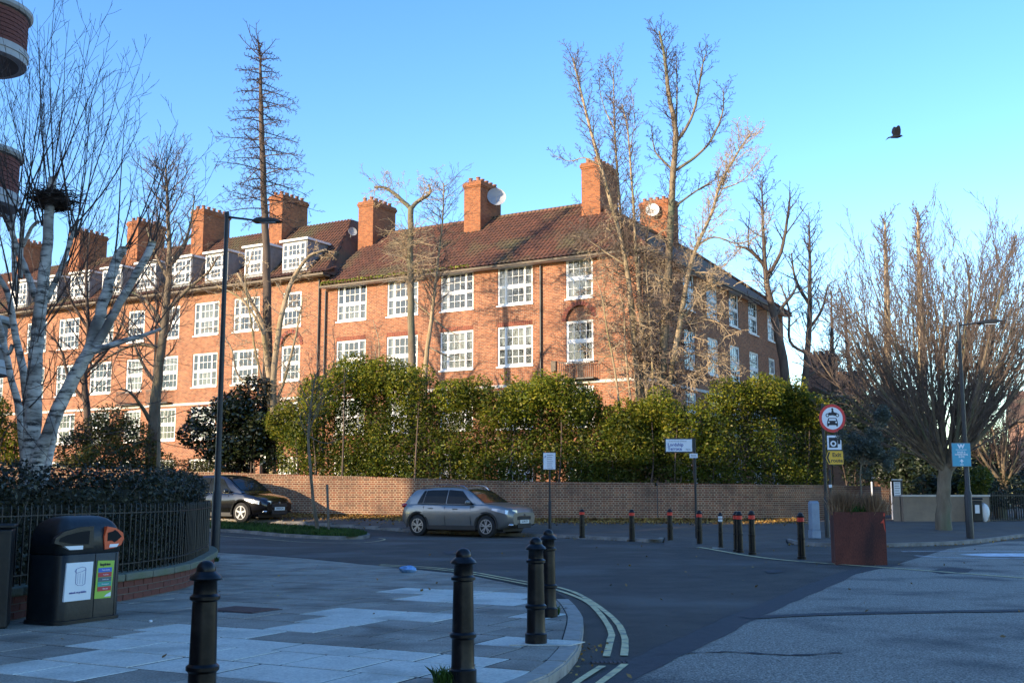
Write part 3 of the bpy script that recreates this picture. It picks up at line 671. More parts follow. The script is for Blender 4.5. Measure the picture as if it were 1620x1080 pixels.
# grass island on the left side road
isl = smooth_line([G(*q) for q in [(180, 838), (338, 840.5), (400, 844.5), (473, 850.5), (530, 853.3), (570, 853), (586, 849.5), (570, 844.5), (500, 838.5), (420, 833), (338, 829), (180, 822)]], 5)
for p in isl: p.z = 0
kerb(isl, 'kerb', 'kerb_far', w=.13, top=.1, unit=.9, side=1)
gi = offset(isl, .11)
sheet([tuple(p[:2]) for p in gi], .085, 'soil', 'verge_soil', 3)
def inside(p, poly):
    c = False; j = len(poly)-1
    for i in range(len(poly)):
        xi, yi = poly[i][0], poly[i][1]; xj, yj = poly[j][0], poly[j][1]
        if (yi > p[1]) != (yj > p[1]) and p[0] < (xj-xi)*(p[1]-yi)/(yj-yi)+xi: c = not c
        j = i
    return c
def grass(poly, n, h, name, m, dz, seed, wid=.012, label=None, cat='grass'):
    rs = np.random.RandomState(seed); xs = [p[0] for p in poly]; ys = [p[1] for p in poly]; C = []
    while len(C) < n:
        x, y = rs.uniform(min(xs), max(xs)), rs.uniform(min(ys), max(ys))
        if inside((x, y), poly): C.append((x, y, gz(x, y)+dz))
    C = np.array(C); a = rs.uniform(0, 6.28, n); hh = h*rs.uniform(.4, 1.3, n); bend = rs.normal(0, .35, (n, 2))*hh[:, None]
    S = np.stack([np.cos(a), np.sin(a), 0*a], 1)*wid; T = C+np.concatenate([bend, hh[:, None]], 1); Mid = C+np.concatenate([bend*.3, hh[:, None]*.6], 1)
    V = np.stack([C-S, C+S, Mid+S*.7, T, Mid-S*.7], 1).reshape(-1, 3); i = np.arange(n)*5
    o = link(np_mesh(name, V, [np.stack([i, i+1, i+2, i+3, i+4], 1)]), name, m, kind='stuff')
    return tag(o, label, cat)
gpoly = [tuple(p[:2]) for p in gi if p.x > -14]
grass(gpoly, 16000, .10, 'grass', 'grass_blade', .085, 3, .014, 'short green grass growing on the kerbed verge beside the side road')
# grass tufts at the bollard feet
for (px, py, r_) in ((871, 972, .10), (712, 1078, .13), (336, 888, .12)):
    c = P(px, py, .09); pl = [(c.x+r_*math.cos(a), c.y+.8*r_*math.sin(a)) for a in (0, 1, 2, 3, 4, 5)]
    lb = {871: 'tuft of green grass at the foot of the bollard nearest the kerb edge', 712: 'tuft of grass at the foot of the middle bollard', 336: 'weeds growing beside the end of the low brick wall'}[px]
    grass(pl, 260, .09, 'grass_tuft', 'grass_blade', .088, int(px), .006, lb, 'grass')
# fallen leaves
def litter(fn, n, size, seed, label, m='fallen'):
    rs = np.random.RandomState(seed); C = []
    while len(C) < n:
        p = fn(rs)
        if p is not None: C.append(p)
    o = leaves(np.array(C), size, 'fallen_leaves', m, asp=.8, up=4, seed=seed, kind='stuff'); return tag(o, label, 'leaves')
def f1(rs):
    x = rs.uniform(-13, 10.4); d = abs(rs.normal(0, .9)); y = 40.9-d
    if y < 37: return None
    return (x, y, gz(x, y)+.10+rs.uniform(0, .02)+max(0, .10*(1-d/.6)))
litter(f1, 15000, .085, 5, 'brown and yellow fallen leaves heaped along the foot of the garden wall')
fkl = resample(fk1+fk2[1:]+fk3, .2)
def f2(rs):
    p = fkl[rs.randint(len(fkl))]; x, y = p.x+rs.normal(0, .12), p.y-abs(rs.normal(0, .12)); return (x, y, gz(x, y)+.015)
litter(f2, 1500, .06, 6, 'fallen leaves caught in the gutter along the far kerb')
def f3(rs):
    x, y = rs.uniform(-4, 12), rs.uniform(8, 34)
    if inside((x, y), [tuple(p[:2]) for p in kline]): return (x, y, .105)
    return (x, y, .02)
litter(f3, 160, .05, 8, 'a few dry leaves scattered over the roadway')
def f4(rs):
    t_ = rs.uniform(0, 1); p = P(880+t_*70-rs.uniform(0, 30), 1078-t_*60, 0); return (p.x+rs.normal(0, .08), p.y+rs.normal(0, .08), .018)
litter(f4, 130, .035, 9, 'brown leaves gathered in the gutter by the near kerb')
# manhole cover in the pavement, blue bag
mh = thing('manhole_cover', 'small rectangular brick-red inspection cover set in the grey paving', 'manhole cover', P(385, 965, .09), ang)
MB().box((0, 0, .004), (.66, .5, .01)).build('frame', 'drain_iron', mh)
for i in range(5):
    for j in range(4): MB().box((-.25+.125*i, -.17+.113*j, .012), (.115, .103, .008)).build('brick', 'manhole_brick', mh)
bb = MB().ell((0, 0, .05), (.13, .09, .055), 12, 8, .5, 3).build('litter_bag', 'blue_plastic', None, 60, loc=P(645, 905, .09)); tag(bb, 'crumpled pale blue plastic bag lying near the kerb', 'litter')
c_ = MB().ell((0, 0, .012), (.02, .015, .012), 8, 5, .3, 2).build('litter_scrap', 'poster_white', None, 60, loc=P(238, 984, .09)); tag(c_, 'tiny white scrap of litter on the paving in front of the bin', 'litter')
# ================================================================== APARTMENT BLOCK (local x along the street front, y into the building)
BC = Vector((5.99, 49.96, .30)); BR = -R(30.4)
bld = thing('brick_apartment_block', 'long red brick apartment block with white sash windows, tiled hipped roof and tall chimneys', 'building', BC, BR)
bex = Vector((math.cos(BR), math.sin(BR), 0)); bey = Vector((-math.sin(BR), math.cos(BR), 0))
def BW(x, y, z=0): return BC+bex*x+bey*y+Vector((0, 0, z-BC.z))
Z0 = -BC.z  # local z = world z + Z0
def zl(z): return z+Z0
rows = [(12.42, 10.48), (9.42, 7.46), (6.32, 4.42), (3.3, 1.5)]
fx_T = [-7.77, -11.17, -14.55, -17.9, -25.5, -28.65, -37.6, -40.8, -44.0, -52.4, -56]
fx_D = [(-3.97, 1.43), (-21.8, 1.36), (-31.3, 1.43), (-34.3, 1.43), (-47.6, 1.4)]
FR_W = [(x, 1.98, 'T') for x in fx_T]+[(x, w_, 'D') for x, w_ in fx_D]
SIDE_W = [(5.0, 1.5, 'D'), (8.3, 1.6, 'D'), (11.75, 1.6, 'D'), (15.05, 1.65, 'D'), (18.6, 1.3, 'D')]
LEN_F, LEN_S = 60.0, 21.8; EAVE = 12.5; EAVE2 = 13.2; XB = -18.75
def wall_grid(opens, u0, u1, z0, z1, mk):
    """wall face with rectangular openings; mk(u,z)->vector"""
    us = sorted({u0, u1, *[o[0] for o in opens], *[o[1] for o in opens]}); zs = sorted({z0, z1, *[o[2] for o in opens], *[o[3] for o in opens]}); mb = MB()
    for i in range(len(us)-1):
        for j in range(len(zs)-1):
            uc, zc = (us[i]+us[i+1])/2, (zs[j]+zs[j+1])/2
            if any(o[0] < uc < o[1] and o[2] < zc < o[3] for o in opens) or not (u0 <= uc <= u1 and z0 <= zc <= z1): continue
            mb.quad(mk(us[i], 0, zs[j]), mk(us[i+1], 0, zs[j]), mk(us[i+1], 0, zs[j+1]), mk(us[i], 0, zs[j+1]))
    for a, b, c, d in opens:
        D_ = .13
        for (p, q) in (((a, c), (a, d)), ((a, d), (b, d)), ((b, d), (b, c)), ((b, c), (a, c))):
            mb.quad(mk(p[0], 0, p[1]), mk(q[0], 0, q[1]), mk(q[0], D_, q[1]), mk(p[0], D_, p[1]))
    return mb
op_m = []; op_l = []
for x, w_, k in FR_W:
    for (t_, b_) in rows: (op_m if x > XB else op_l).append((x, x+w_, zl(b_), zl(t_)))
arches = [(-3.97, 1.43), (-21.8, 1.36)]
for x, w_ in arches: (op_m if x > XB else op_l).append((x, x+w_, zl(9.42), zl(10.14)))
wall_grid(op_m, XB, 0, -.5, zl(EAVE), lambda u, d, z: (u, d, z)).build('front_wall', 'brick_red', bld)
wall_grid(op_l, -LEN_F, XB, -.5, zl(EAVE2), lambda u, d, z: (u, d, z)).build('front_wall', 'brick_red', bld)
op_s = [(y, y+w_, zl(b_), zl(t_)) for y, w_, k in SIDE_W for (t_, b_) in rows]
wall_grid(op_s, 0, LEN_S, -.5, zl(EAVE), lambda u, d, z: (-d, u, z)).build('side_wall', 'brick_red', bld)
bk = MB(); bk.quad((0, LEN_S, -.5), (-9, LEN_S, -.5), (-9, LEN_S, zl(EAVE)), (0, LEN_S, zl(EAVE))); bk.quad((-9, LEN_S, -.5), (-9, 9, -.5), (-9, 9, zl(EAVE)), (-9, LEN_S, zl(EAVE)))
bk.quad((-9, 9, -.5), (-LEN_F, 9, -.5), (-LEN_F, 9, zl(EAVE)), (-9, 9, zl(EAVE))); bk.quad((-LEN_F, 9, -.5), (-LEN_F, 0, -.5), (-LEN_F, 0, zl(EAVE2)), (-LEN_F, 9, zl(EAVE2)))
bk.build('back_wall', 'brick_red', bld)
iw = MB(); iw.quad((-LEN_F+.2, .9, 0), (-.9, .9, 0), (-.9, .9, zl(EAVE)), (-LEN_F+.2, .9, zl(EAVE))); iw.quad((-.9, .9, 0), (-.9, LEN_S-.2, 0), (-.9, LEN_S-.2, zl(EAVE)), (-.9, .9, zl(EAVE)))
for z in (3.6, 6.65, 9.68): iw.b(-LEN_F+.2, -.15, .15, .9, zl(z), zl(z)+.12); iw.b(-.9, -.15, .9, LEN_S-.2, zl(z)+.001, zl(z)+.121)
iw.build('interior_wall', 'interior', bld)
# arched recesses over two windows: brick ring, recessed back
for x, w_ in arches:
    z0 = zl(9.42); r_ = w_/2; cx = x+r_; n = 14; sp = MB(); tp = MB()
    sp.v = []; a_ = [math.pi*k/n for k in range(n+1)]
    for k in range(n):
        p, q = (cx+r_*math.cos(a_[k]), z0+r_*math.sin(a_[k])), (cx+r_*math.cos(a_[k+1]), z0+r_*math.sin(a_[k+1])); zt = zl(10.14)
        sp.quad((q[0], 0, q[1]), (p[0], 0, p[1]), (p[0], 0, zt), (q[0], 0, zt)); sp.quad((p[0], 0, p[1]), (q[0], 0, q[1]), (q[0], .15, q[1]), (p[0], .15, p[1]))
    sp.build('arch_spandrel', 'brick_red', bld)
    tp.quad((x, .12, z0), (x+w_, .12, z0), (x+w_, .12, zl(10.15)), (x, .12, zl(10.15))); tp.build('arch_panel', 'brick_red', bld)
    for k in range(17):
        a = math.pi*(k+.5)/17; c = Vector((cx+(r_+.11)*math.cos(a), -.012, z0+(r_+.11)*math.sin(a)))
        MB().box((0, 0, 0), (.20, .05, .125)).build('arch_brick', 'bricktower%d' % (k % 3), bld, loc=c, rot=(0, -a, 0))
# windows
def win_meshes(kind, W, H):
    f = MB(); D = .035; t = .07; y0 = .045
    def bar(x0, x1, z0, z1, y=y0, d=.06): f.b(x0, x1, y, y+d, z0, z1)
    bar(0, t, 0, H); bar(W-t, W, 0, H); bar(t, W-t, H-t, H); bar(t, W-t, 0, t)
    cells = []
    if kind == 'T':
        s = W*.225; bar(s-t/2, s+t/2, t, H-t, y0-.015, .08); bar(W-s-t/2, W-s+t/2, t, H-t, y0-.015, .08); mz = H*.47
        for a, b, nx in ((t, s-t/2, 1), (s+t/2, W-s-t/2, 3), (W-s+t/2, W-t, 1)): cells.append((a, b, t, mz-.05, nx, 2)); cells.append((a, b, mz+.05, H-t, nx, 2))
    else:
        mz = H*.5; cells = [(t, W-t, t, mz-.05, 4, 2), (t, W-t, mz+.05, H-t, 4, 2)]
    bar(t, W-t, mz-.055, mz+.055, y0+.001, .05)
    for a, b, c, d, nx, nz in cells:
        big = nx > 1; e = .055 if big else .02; yy = y0+.014
        bar(a, b, c, c+e, yy, .04); bar(a, b, d-e, d, yy, .04); bar(a, a+e*.8, c+e, d-e, yy, .04); bar(b-e*.8, b, c+e, d-e, yy, .04)
        for k in range(1, nx): x = a+(b-a)*k/nx; bar(x-.0125, x+.0125, c+e, d-e, yy+.004, .03)
        z = (c+d)/2; bar(a+e*.8, b-e*.8, z-.0125, z+.0125, yy+.003, .03)
    g = MB().quad((t, y0+.035, t), (W-t, y0+.035, t), (W-t, y0+.035, H-t), (t, y0+.035, H-t))
    s_ = MB().b(-.05, W+.05, -.06, .06, -.07, -.003)
    return f.mesh('window'), g.mesh('pane'), s_.mesh('sill')
wcache = {}; wr = random.Random(21)
def curtain_mesh(W, H, k):
    mb = MB()
    def drape(x0, x1, z0, z1):
        n = max(3, int((x1-x0)/.06)); 
        for i in range(n):
            a, b = x0+(x1-x0)*i/n, x0+(x1-x0)*(i+1)/n; ya, yb = .2+.03*(i % 2), .2+.03*((i+1) % 2)
            mb.quad((a, ya, z0), (b, yb, z0), (b, yb, z1), (a, ya, z1))
    if k == 0: drape(.02, W*.26, .02, H-.02); drape(W*.78, W-.02, .02, H-.02)
    elif k == 1: drape(.02, W-.02, .02, H-.02)
    elif k == 2: drape(.02, W-.02, H*.55, H-.02)
    elif k == 3: drape(.02, W-.02, .02, H*.5)
    else: drape(.02, W*.2, .02, H-.02)
    return mb.mesh('curtain')
ccache = {}
def add_window(kind, W, H, loc, rz, forcek=None):
    key = (kind, round(W, 2), round(H, 2))
    if key not in wcache: wcache[key] = win_meshes(*key)
    f, g, s_ = wcache[key]
    o = link(f, 'window', 'white_wood', bld, loc, (0, 0, rz)); link(g, 'pane', 'glass', o); link(s_, 'sill', 'white_wood', o)
    k = forcek if forcek is not None else wr.choice((0, 0, 1, 2, 3, 4, 4)); ck = key+(k,)
    if ck not in ccache: ccache[ck] = curtain_mesh(W, H, k)
    link(ccache[ck], 'curtain', 'curtain', o)
for x, w_, k in FR_W:
    for i, (t_, b_) in enumerate(rows):
        add_window(k, w_, t_-b_, (x, 0, zl(b_)), 0)
for y, w_, k in SIDE_W:
    for i, (t_, b_) in enumerate(rows): add_window(k, w_, t_-b_, (0, y, zl(b_)), math.pi/2, 1)
# brick courses standing over the windows (soldier course), every brick its own
sol = MB().b(0, .07, -.012, .05, 0, .215).mesh('lintel_brick')
for x, w_, k in FR_W:
    if x < -23: continue
    for (t_, b_) in rows[1:3]:
        if (x, w_) in arches and t_ > 9: continue
        n = int(w_/.105); 
        if k == 'T':
            for q in range(0, n): 
                o = link(sol, 'lintel_brick', 'bricktower%d' % wr.choice((0, 0, 2)), bld, (x+w_*q/n+.01, 0, zl(t_)+.003))
# string course
MB().b(-LEN_F, -.0, -.06, .03, zl(6.42), zl(6.56)).b(0, .06, -.06, LEN_S, zl(6.42), zl(6.56)).build('string_course', 'sill_stone', bld)
# small iron balconies under two first floor windows
for x in (-4.15, -34.6, -32.0):
    bal = MB().b(x, x+1.8, -.42, -.02, zl(6.60), zl(6.66)).build('balcony', 'black_rail', bld)
    MB().b(x, x+1.8, -.42, -.39, zl(7.38), zl(7.42)).build('rail', 'black_rail', bal)
    for q in range(17): MB().b(0, .02, -.415, -.395, zl(6.66), zl(7.38)).build('bar', 'black_rail', bal, loc=(x+.02+.108*q, 0, 0))
# pipes
for x in (-.12, XB+.12, XB-.35, -9.6+4.3, -31.75, -23.0):
    hh = EAVE if x > XB-.2 else EAVE2
    MB().tube([(x, -.09, -.3), (x, -.09, zl(hh)-.25)], .05, 8).build('drainpipe', 'post_black', bld, 40)
MB().b(-4.75, -4.5, -.09, -.002, zl(7.05), zl(7.55)).build('vent', 'gutter', bld)
# roof
ov = .42; RZ = 16.25; RZ2 = 17.45; ry = 4.5
def pantiles(x0, x1, ya, za, yb, zb, hipx=None, tile=.24, course=.33):
    """wavy tiles in courses; the right end may be cut by the hip running up to x=hipx"""
    L = math.hypot(yb-ya, zb-za); nc = int(L/course); cols = int((x1-x0)/tile*5); V = []; Q = []
    sy, sz = (yb-ya)/L, (zb-za)/L
    for c in range(nc):
        for e in (0, 1):
            s = (c+e)*L/nc-(0.02 if e == 0 else -.02); lift = .045 if e == 0 else .008; f = s/L; xe = x1 if hipx is None else x1+(hipx-x1)*min(1, max(0, f))
            for i in range(cols+1):
                x = x0+(x1-x0)*i/cols; x = min(x, xe); ph = (x-x0)/tile*2*math.pi
                wv = .045*abs(math.cos(ph/2))**1.5*1.6+lift+.004*math.sin(i*12.9898+c*3.1)
                V.append((x, ya+sy*s-sz*wv, za+sz*s+sy*wv))
        b = c*2*(cols+1)
        i = np.arange(cols); Q.append(np.stack([b+i, b+i+1, b+cols+1+i+1, b+cols+1+i], 1))
    return np_mesh('pantiles', V, [np.concatenate(Q)], smooth=True)
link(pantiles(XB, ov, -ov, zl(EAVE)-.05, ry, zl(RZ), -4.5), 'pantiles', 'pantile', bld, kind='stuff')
rf = MB(); e0 = zl(EAVE)-.08
rf.quad((XB, -ov, e0), (ov, -ov, e0), (-4.5, ry, zl(RZ)-.06), (XB, ry, zl(RZ)-.06))
rf.quad((ov, -ov, e0), (ov, LEN_S+ov, e0), (-4.5, LEN_S-3.2, zl(RZ)-.02), (-4.5, ry, zl(RZ)-.02))
rf.quad((ov, LEN_S+ov, e0), (-9-ov, LEN_S+ov, e0), (-4.5, LEN_S-3.2, zl(RZ)-.02))
rf.quad((-9-ov, LEN_S+ov, e0), (-9-ov, 9+ov, e0), (-4.5, ry, zl(RZ)-.02), (-4.5, LEN_S-3.2, zl(RZ)-.02))
rf.quad((-9-ov, 9+ov, e0), (XB, 9+ov, e0), (XB, ry, zl(RZ)-.06), (-4.5, ry, zl(RZ)-.06))
rf.build('roof', 'roof_tile', bld)
sf = MB(); sf.b(XB, ov-.02, -ov+.03, .0, zl(EAVE)-.16, zl(EAVE)-.1); sf.b(.001, ov-.03, 0.002, LEN_S+ov-.03, zl(EAVE)-.161, zl(EAVE)-.101); sf.build('soffit', 'white_wood', bld)
g = MB(); g.b(XB, ov+.08, -ov-.09, -ov+.02, zl(EAVE)-.17, zl(EAVE)-.06); g.b(ov-.02, ov+.09, -ov+.021, LEN_S+ov, zl(EAVE)-.171, zl(EAVE)-.061); g.build('gutter', 'gutter', bld)
hp = MB(); hp.tube([(ov, -ov, zl(EAVE)), (-4.5, ry, zl(RZ)+.05)], .11, 8); hp.tube([(XB, ry, zl(RZ)+.02), (-4.5, ry, zl(RZ)+.02)], .12, 8); hp.tube([(-4.5, ry, zl(RZ)+.021), (-4.5, LEN_S-3.2, zl(RZ)+.02)], .12, 8); hp.tube([(-4.5, LEN_S-3.2, zl(RZ)+.02), (ov, LEN_S+ov, zl(EAVE))], .11, 8)
hp.build('ridge_tiles', 'pantile', bld, 50)
# left wing roof with its upturned skirt and dormers
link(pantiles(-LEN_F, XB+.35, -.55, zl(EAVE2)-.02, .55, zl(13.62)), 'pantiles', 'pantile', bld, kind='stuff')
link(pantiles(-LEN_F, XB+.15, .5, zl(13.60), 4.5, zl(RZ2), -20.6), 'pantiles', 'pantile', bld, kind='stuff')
r2 = MB(); r2.quad((-LEN_F, -.55, zl(EAVE2)-.07), (XB+.35, -.55, zl(EAVE2)-.07), (XB+.35, .55, zl(13.57)), (-LEN_F, .55, zl(13.57)))
r2.quad((XB+.35, -.55, zl(EAVE2)-.06), (XB+.35, 9.5, zl(EAVE2)-.06), (-20.6, 6.5, zl(RZ2)), (-20.6, 4.5, zl(RZ2)))
r2.quad((XB+.35, 9.5, zl(EAVE2)-.06), (-LEN_F, 9.5, zl(EAVE2)-.06), (-LEN_F, 6.5, zl(RZ2)), (-20.6, 6.5, zl(RZ2)))
r2.quad((-LEN_F, 4.5, zl(RZ2)-.01), (-20.6, 4.5, zl(RZ2)-.01), (-20.6, 6.5, zl(RZ2)-.01), (-LEN_F, 6.5, zl(RZ2)-.01))
r2.quad((XB, 0, zl(EAVE)-1), (XB, 9, zl(EAVE)-1), (XB, 9, zl(EAVE2)), (XB, 0, zl(EAVE2)))
r2.build('roof', 'roof_tile', bld)
MB().b(-LEN_F, XB+.36, -.66, -.55, zl(EAVE2)-.16, zl(EAVE2)-.04).build('gutter', 'gutter', bld)
MB().b(-LEN_F, XB+.33, -.55, -.001, zl(EAVE2)-.2, zl(EAVE2)-.1).build('soffit', 'gutter', bld)
dk = 0
for x in (-22.3, -25.2, -28.35, -31.3, -34.3, -37.4, -40.45, -43.5, -46.6):
    d = MB().b(x, x+1.82, .45, 3.2, zl(13.6), zl(15.42)).build('dormer', 'lead', bld)
    MB().b(x-.12, x+1.94, .28, 3.3, zl(15.42), zl(15.54)).build('dormer_roof', 'white_wood', d)
    f, g_, s_ = win_meshes('T', 1.7, 1.5); link(f, 'window', 'white_wood', d, (x+.06, .34, zl(13.82))); link(g_, 'pane', 'glass', d, (x+.06, .34, zl(13.82)))
# moss along the eaves
rs = np.random.RandomState(4); n = 2600; xs = XB+rs.uniform(0, 1, n)**1.6*9.5; yy = -.40+np.abs(rs.normal(0, .10, n)); C = np.stack([xs, yy, zl(EAVE)-.03+(yy+.42)*.76+rs.uniform(0, .10, n)], 1)
leaves(C, .13, 'moss', 'moss', bld, asp=.8, up=2, seed=3, kind='stuff')
# chimneys
def chimney(x, y, w_, d_, zb, zt, parent=bld, pots=5, m='brick_chimney'):
    c = MB(); c.b(x, x+w_, y, y+d_, zb, zt-.42); c.b(x-.035, x+w_+.035, y-.035, y+d_+.035, zt-.42, zt-.34); c.b(x-.07, x+w_+.07, y-.07, y+d_+.07, zt-.34, zt-.2); c.b(x-.03, x+w_+.03, y-.03, y+d_+.03, zt-.2, zt-.1)
    o = c.build('chimney', m, parent)
    MB().b(x-.05, x+w_+.05, y-.05, y+d_+.05, zb-.6, zb+.12 if False else zb-.2).build('flashing', 'lead', o)
    for k in range(pots):
        for q in ((0, 1) if w_ < d_ else (0, 1)):
            if w_ < d_: px_, py_ = x+w_*(.27+.46*q), y+d_*(k+.5)/pots
            else: px_, py_ = x+w_*(k+.5)/pots, y+d_*(.27+.46*q)
            MB().lathe([(.10, 0), (.125, .03), (.11, .06), (.10, .2), (.125, .22), (.125, .26), (.085, .26), (.085, .2)], (px_, py_, zt-.1), 10).build('chimney_pot', 'clay_pot', o, 40)
for x, zt in ((-11.85, 18.2), (-19.1, 18.1), (-4.7, 18.2)): chimney(x, 3.2, 1.05, 2.15, zl(15.0), zl(zt))
for x in (-26, -32.6, -38.6, -44.4, -50.6): chimney(x, 3.2, 1.05, 2.3, zl(15.8), zl(19.4))
chimney(-5.5, 12.4, 2.0, .95, zl(14.8), zl(18.35))
# satellite dishes
def dish(name, label, loc, r, face, m, size=1):
    t = thing(name, label, 'satellite dish', loc, face)
    MB().lathe([(.01, .0), (r*.5, .03*r*2), (r*.85, .10*r*2), (r, .15*r*2), (r, .15*r*2+.02), (r*.8, .09*r*2+.02), (.01, .02)], n=24).build('reflector', m, t, 50, rot=(R(78), 0, 0), loc=(0, 0, 0))
    MB().tube([(0, .25, -.3), (0, .1, 0)], .03, 6).tube([(0, 0, -r), (0, -.45*r, -.2*r)], .015, 5).build('mount', 'lead', t)
dish('satellite_dish', 'large grey satellite dish fixed to the chimney in the middle of the roof', BW(-10.5, 4.35, 17.35), .52, R(8), 'dish_grey')
dish('satellite_dish', 'white satellite dish on the chimney of the side wing, among bare branches', BW(-4.6, 12.15, 17.6), .40, R(-12), 'dish_white')
dish('satellite_dish', 'small pale dish low on the roof beside the chimney at the wing junction', BW(-19.55, 3.2, 16.3), .26, R(30), 'dish_grey')
# ================================================================== NEIGHBOURING HOUSES up the side road
far = thing('brick_terrace', 'lower brick terrace with dark tiled roof beyond the end of the apartment block', 'building', BW(-4, 27, .3), BR)
fb = MB().b(0, 9, 0, 22, -.3, 5.4).build('wall', 'brick_far', far)
fr = MB(); fr.quad((9.4, -.4, 5.3), (9.4, 22.4, 5.3), (4.5, 22.4, 8.0), (4.5, -.4, 8.0)); fr.quad((-.4, -.4, 5.3), (4.5, -.4, 8.0), (4.5, 22.4, 8.0), (-.4, 22.4, 5.3)); fr.quad((-.4, -.4, 5.3), (9.4, -.4, 5.3), (4.5, -.4, 8.0)); fr.build('roof', 'roof_tile', far)
for y in (2, 5, 9, 12, 16):
    wf, wg, ws = win_meshes('D', 1.3, 1.5)
    for z in (.9, 3.7): link(wf, 'window', 'white_wood', far, (9.0+.045, y, z), (0, 0, math.pi/2)); link(wg, 'pane', 'glass', far, (9.0+.05, y, z), (0, 0, math.pi/2))
for y in (1, 9): chimney(3.6, y, 1.9, 1.1, 7.2, 10.4 if y < 5 else 9.8, far, m='brick_far')
hs = thing('brick_house', 'small brick house with white windows at the right edge beyond the street trees', 'building', (34, 66, .24), R(-35))
MB().b(0, 9, 0, 8, -.3, 5.4).build('wall', 'brick_far', hs)
hr = MB(); hr.quad((-.4, -.4, 5.3), (9.4, -.4, 5.3), (9.4, 4, 8), (-.4, 4, 8)); hr.quad((-.4, 8.4, 5.3), (-.4, 4, 8), (9.4, 4, 8), (9.4, 8.4, 5.3)); hr.quad((-.4, -.4, 5.3), (-.4, 4, 8), (-.4, 8.4, 5.3)); hr.quad((9.4, -.4, 5.3), (9.4, 8.4, 5.3), (9.4, 4, 8)); hr.build('roof', 'roof_tile', hs)
for x in (1, 3.6, 6.4):
    wf, wg, ws = win_meshes('D', 1.3, 1.5)
    for z in (.9, 3.5): link(wf, 'window', 'white_wood', hs, (x, -.05, z)); link(wg, 'pane', 'glass', hs, (x, -.051, z))
for (x, y, w_, d_, h_, lb) in ((42, 92, 16, 10, 7, 'pale brick house far down the right hand street'), (52, 84, 14, 10, 9, 'far brick house closing the view at the right edge of the street')):
    t = thing('brick_house', lb, 'building', (x, y, .2), R(-20)); MB().b(0, w_, 0, d_, -.3, h_).build('wall', 'brick_far', t)
    q = MB(); q.quad((-.3, -.3, h_), (w_+.3, -.3, h_), (w_+.3, d_/2, h_+3), (-.3, d_/2, h_+3)); q.quad((-.3, d_+.3, h_), (-.3, d_/2, h_+3), (w_+.3, d_/2, h_+3), (w_+.3, d_+.3, h_)); q.quad((-.3, -.3, h_), (-.3, d_/2, h_+3), (-.3, d_+.3, h_)); q.quad((w_+.3, -.3, h_), (w_+.3, d_+.3, h_), (w_+.3, d_/2, h_+3)); q.build('roof', 'roof_tile', t)
    for k in range(4):
        wf, wg, ws = win_meshes('D', 1.3, 1.5)
        for z in (1.0, 4.0): link(wf, 'window', 'white_wood', t, (1.5+k*3.2, -.05, z)); link(wg, 'pane', 'glass', t, (1.5+k*3.2, -.051, z))
# ================================================================== BLOCK on the near left, with rounded brick balconies; its roof line shades the street
nb = thing('balcony_block', 'tall red brick block with rounded balconies and white bands at the upper left edge', 'building', (0, 0, 0))
q = MB(); PL = [(-33, 19), (-33, 12), (-28.6, 12), (-19.3, 19)]; PR = [(-18.0, 18.99), (-27.3, 12), (-27.3, 2), (-9.75, 2), (-9.75, 18.99)]; q.prism(PL, 0, 12.6); q.prism(PR, 0, 12.7); q.prism([(-19.29, 18.9), (-28.5, 12), (-27.4, 12), (-18.1, 18.9)], 0, 8.9); q.build('wall', 'brick_red', nb)  # slanted gap added in the unseen bulk to pass a patch of sun
q = MB(); q.prism(PL, 12.6, 12.9); q.prism(PR, 12.7, 13.0); q.build('parapet', 'tower_band', nb)
brm = MB().box((0, 0, 0), (.213, .09, .063)).mesh('brick')
for zb in (at(20, 70, 17.6).z, at(14, 307, 17.6).z, 3.3):
    cx, cy, r_ = -9.33, 18.4, .80
    bal = MB().lathe([(r_-.1, 0), (r_+.03, .012), (r_+.03, .12), (r_+.05, .125), (r_+.05, .24), (r_-.05, .25)], (cx, cy, zb), 48).build('balcony_band', 'tower_band', nb, 30)
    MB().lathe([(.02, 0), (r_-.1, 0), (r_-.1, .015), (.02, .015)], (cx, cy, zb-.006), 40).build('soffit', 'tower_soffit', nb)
    MB().lathe([(r_-.09, 0), (r_-.012, 0), (r_-.012, .62), (r_-.09, .62)], (cx, cy, zb+.245), 48).build('balcony_core', 'mortar', nb, 30)
    for j in range(8):
        nn = 28
        for i in range(nn):
            a = 2*math.pi*(i+.5*(j % 2))/nn
            if not (-2.4 < a-2*math.pi*(a > math.pi) < 1.2): continue
            link(brm, 'brick', 'bricktower%d' % rng.choice((0, 0, 1, 2)), nb, (cx+(r_-.035)*math.cos(a), cy+(r_-.035)*math.sin(a), zb+.285+j*.0745), (0, 0, a+math.pi/2)) if zb > 4 else None
    MB().lathe([(r_-.12, 0), (r_+.05, .0), (r_+.09, .04), (r_+.09, .10), (r_-.12, .11)], (cx, cy, zb+.865), 48).build('balcony_coping', 'tower_band', nb, 30)
for k in range(4):
    for j in range(4):
        wf, wg, ws = wcache[('T', 1.98, 1.94)] if ('T', 1.98, 1.94) in wcache else win_meshes('T', 1.98, 1.94)
        link(wf, 'window', 'white_wood', nb, (-9.75+.05, 3.2+k*3.6, 1.2+j*2.9), (0, 0, math.pi/2)); link(wg, 'pane', 'glass', nb, (-9.75+.05, 3.2+k*3.6, 1.2+j*2.9), (0, 0, math.pi/2))
ob = thing('shade_block', 'unseen brick block behind the viewer, added to shade the street from the left', 'building', (0, 0, 0))
MB().b(-46, -10, -62, -2.5, 0, 9.4).build('wall', 'brick_red', ob); MB().b(-46.3, -9.7, -62.3, -2.2, 9.4, 9.7).build('parapet', 'tower_band', ob)  # unseen mass added to keep the foreground in shade
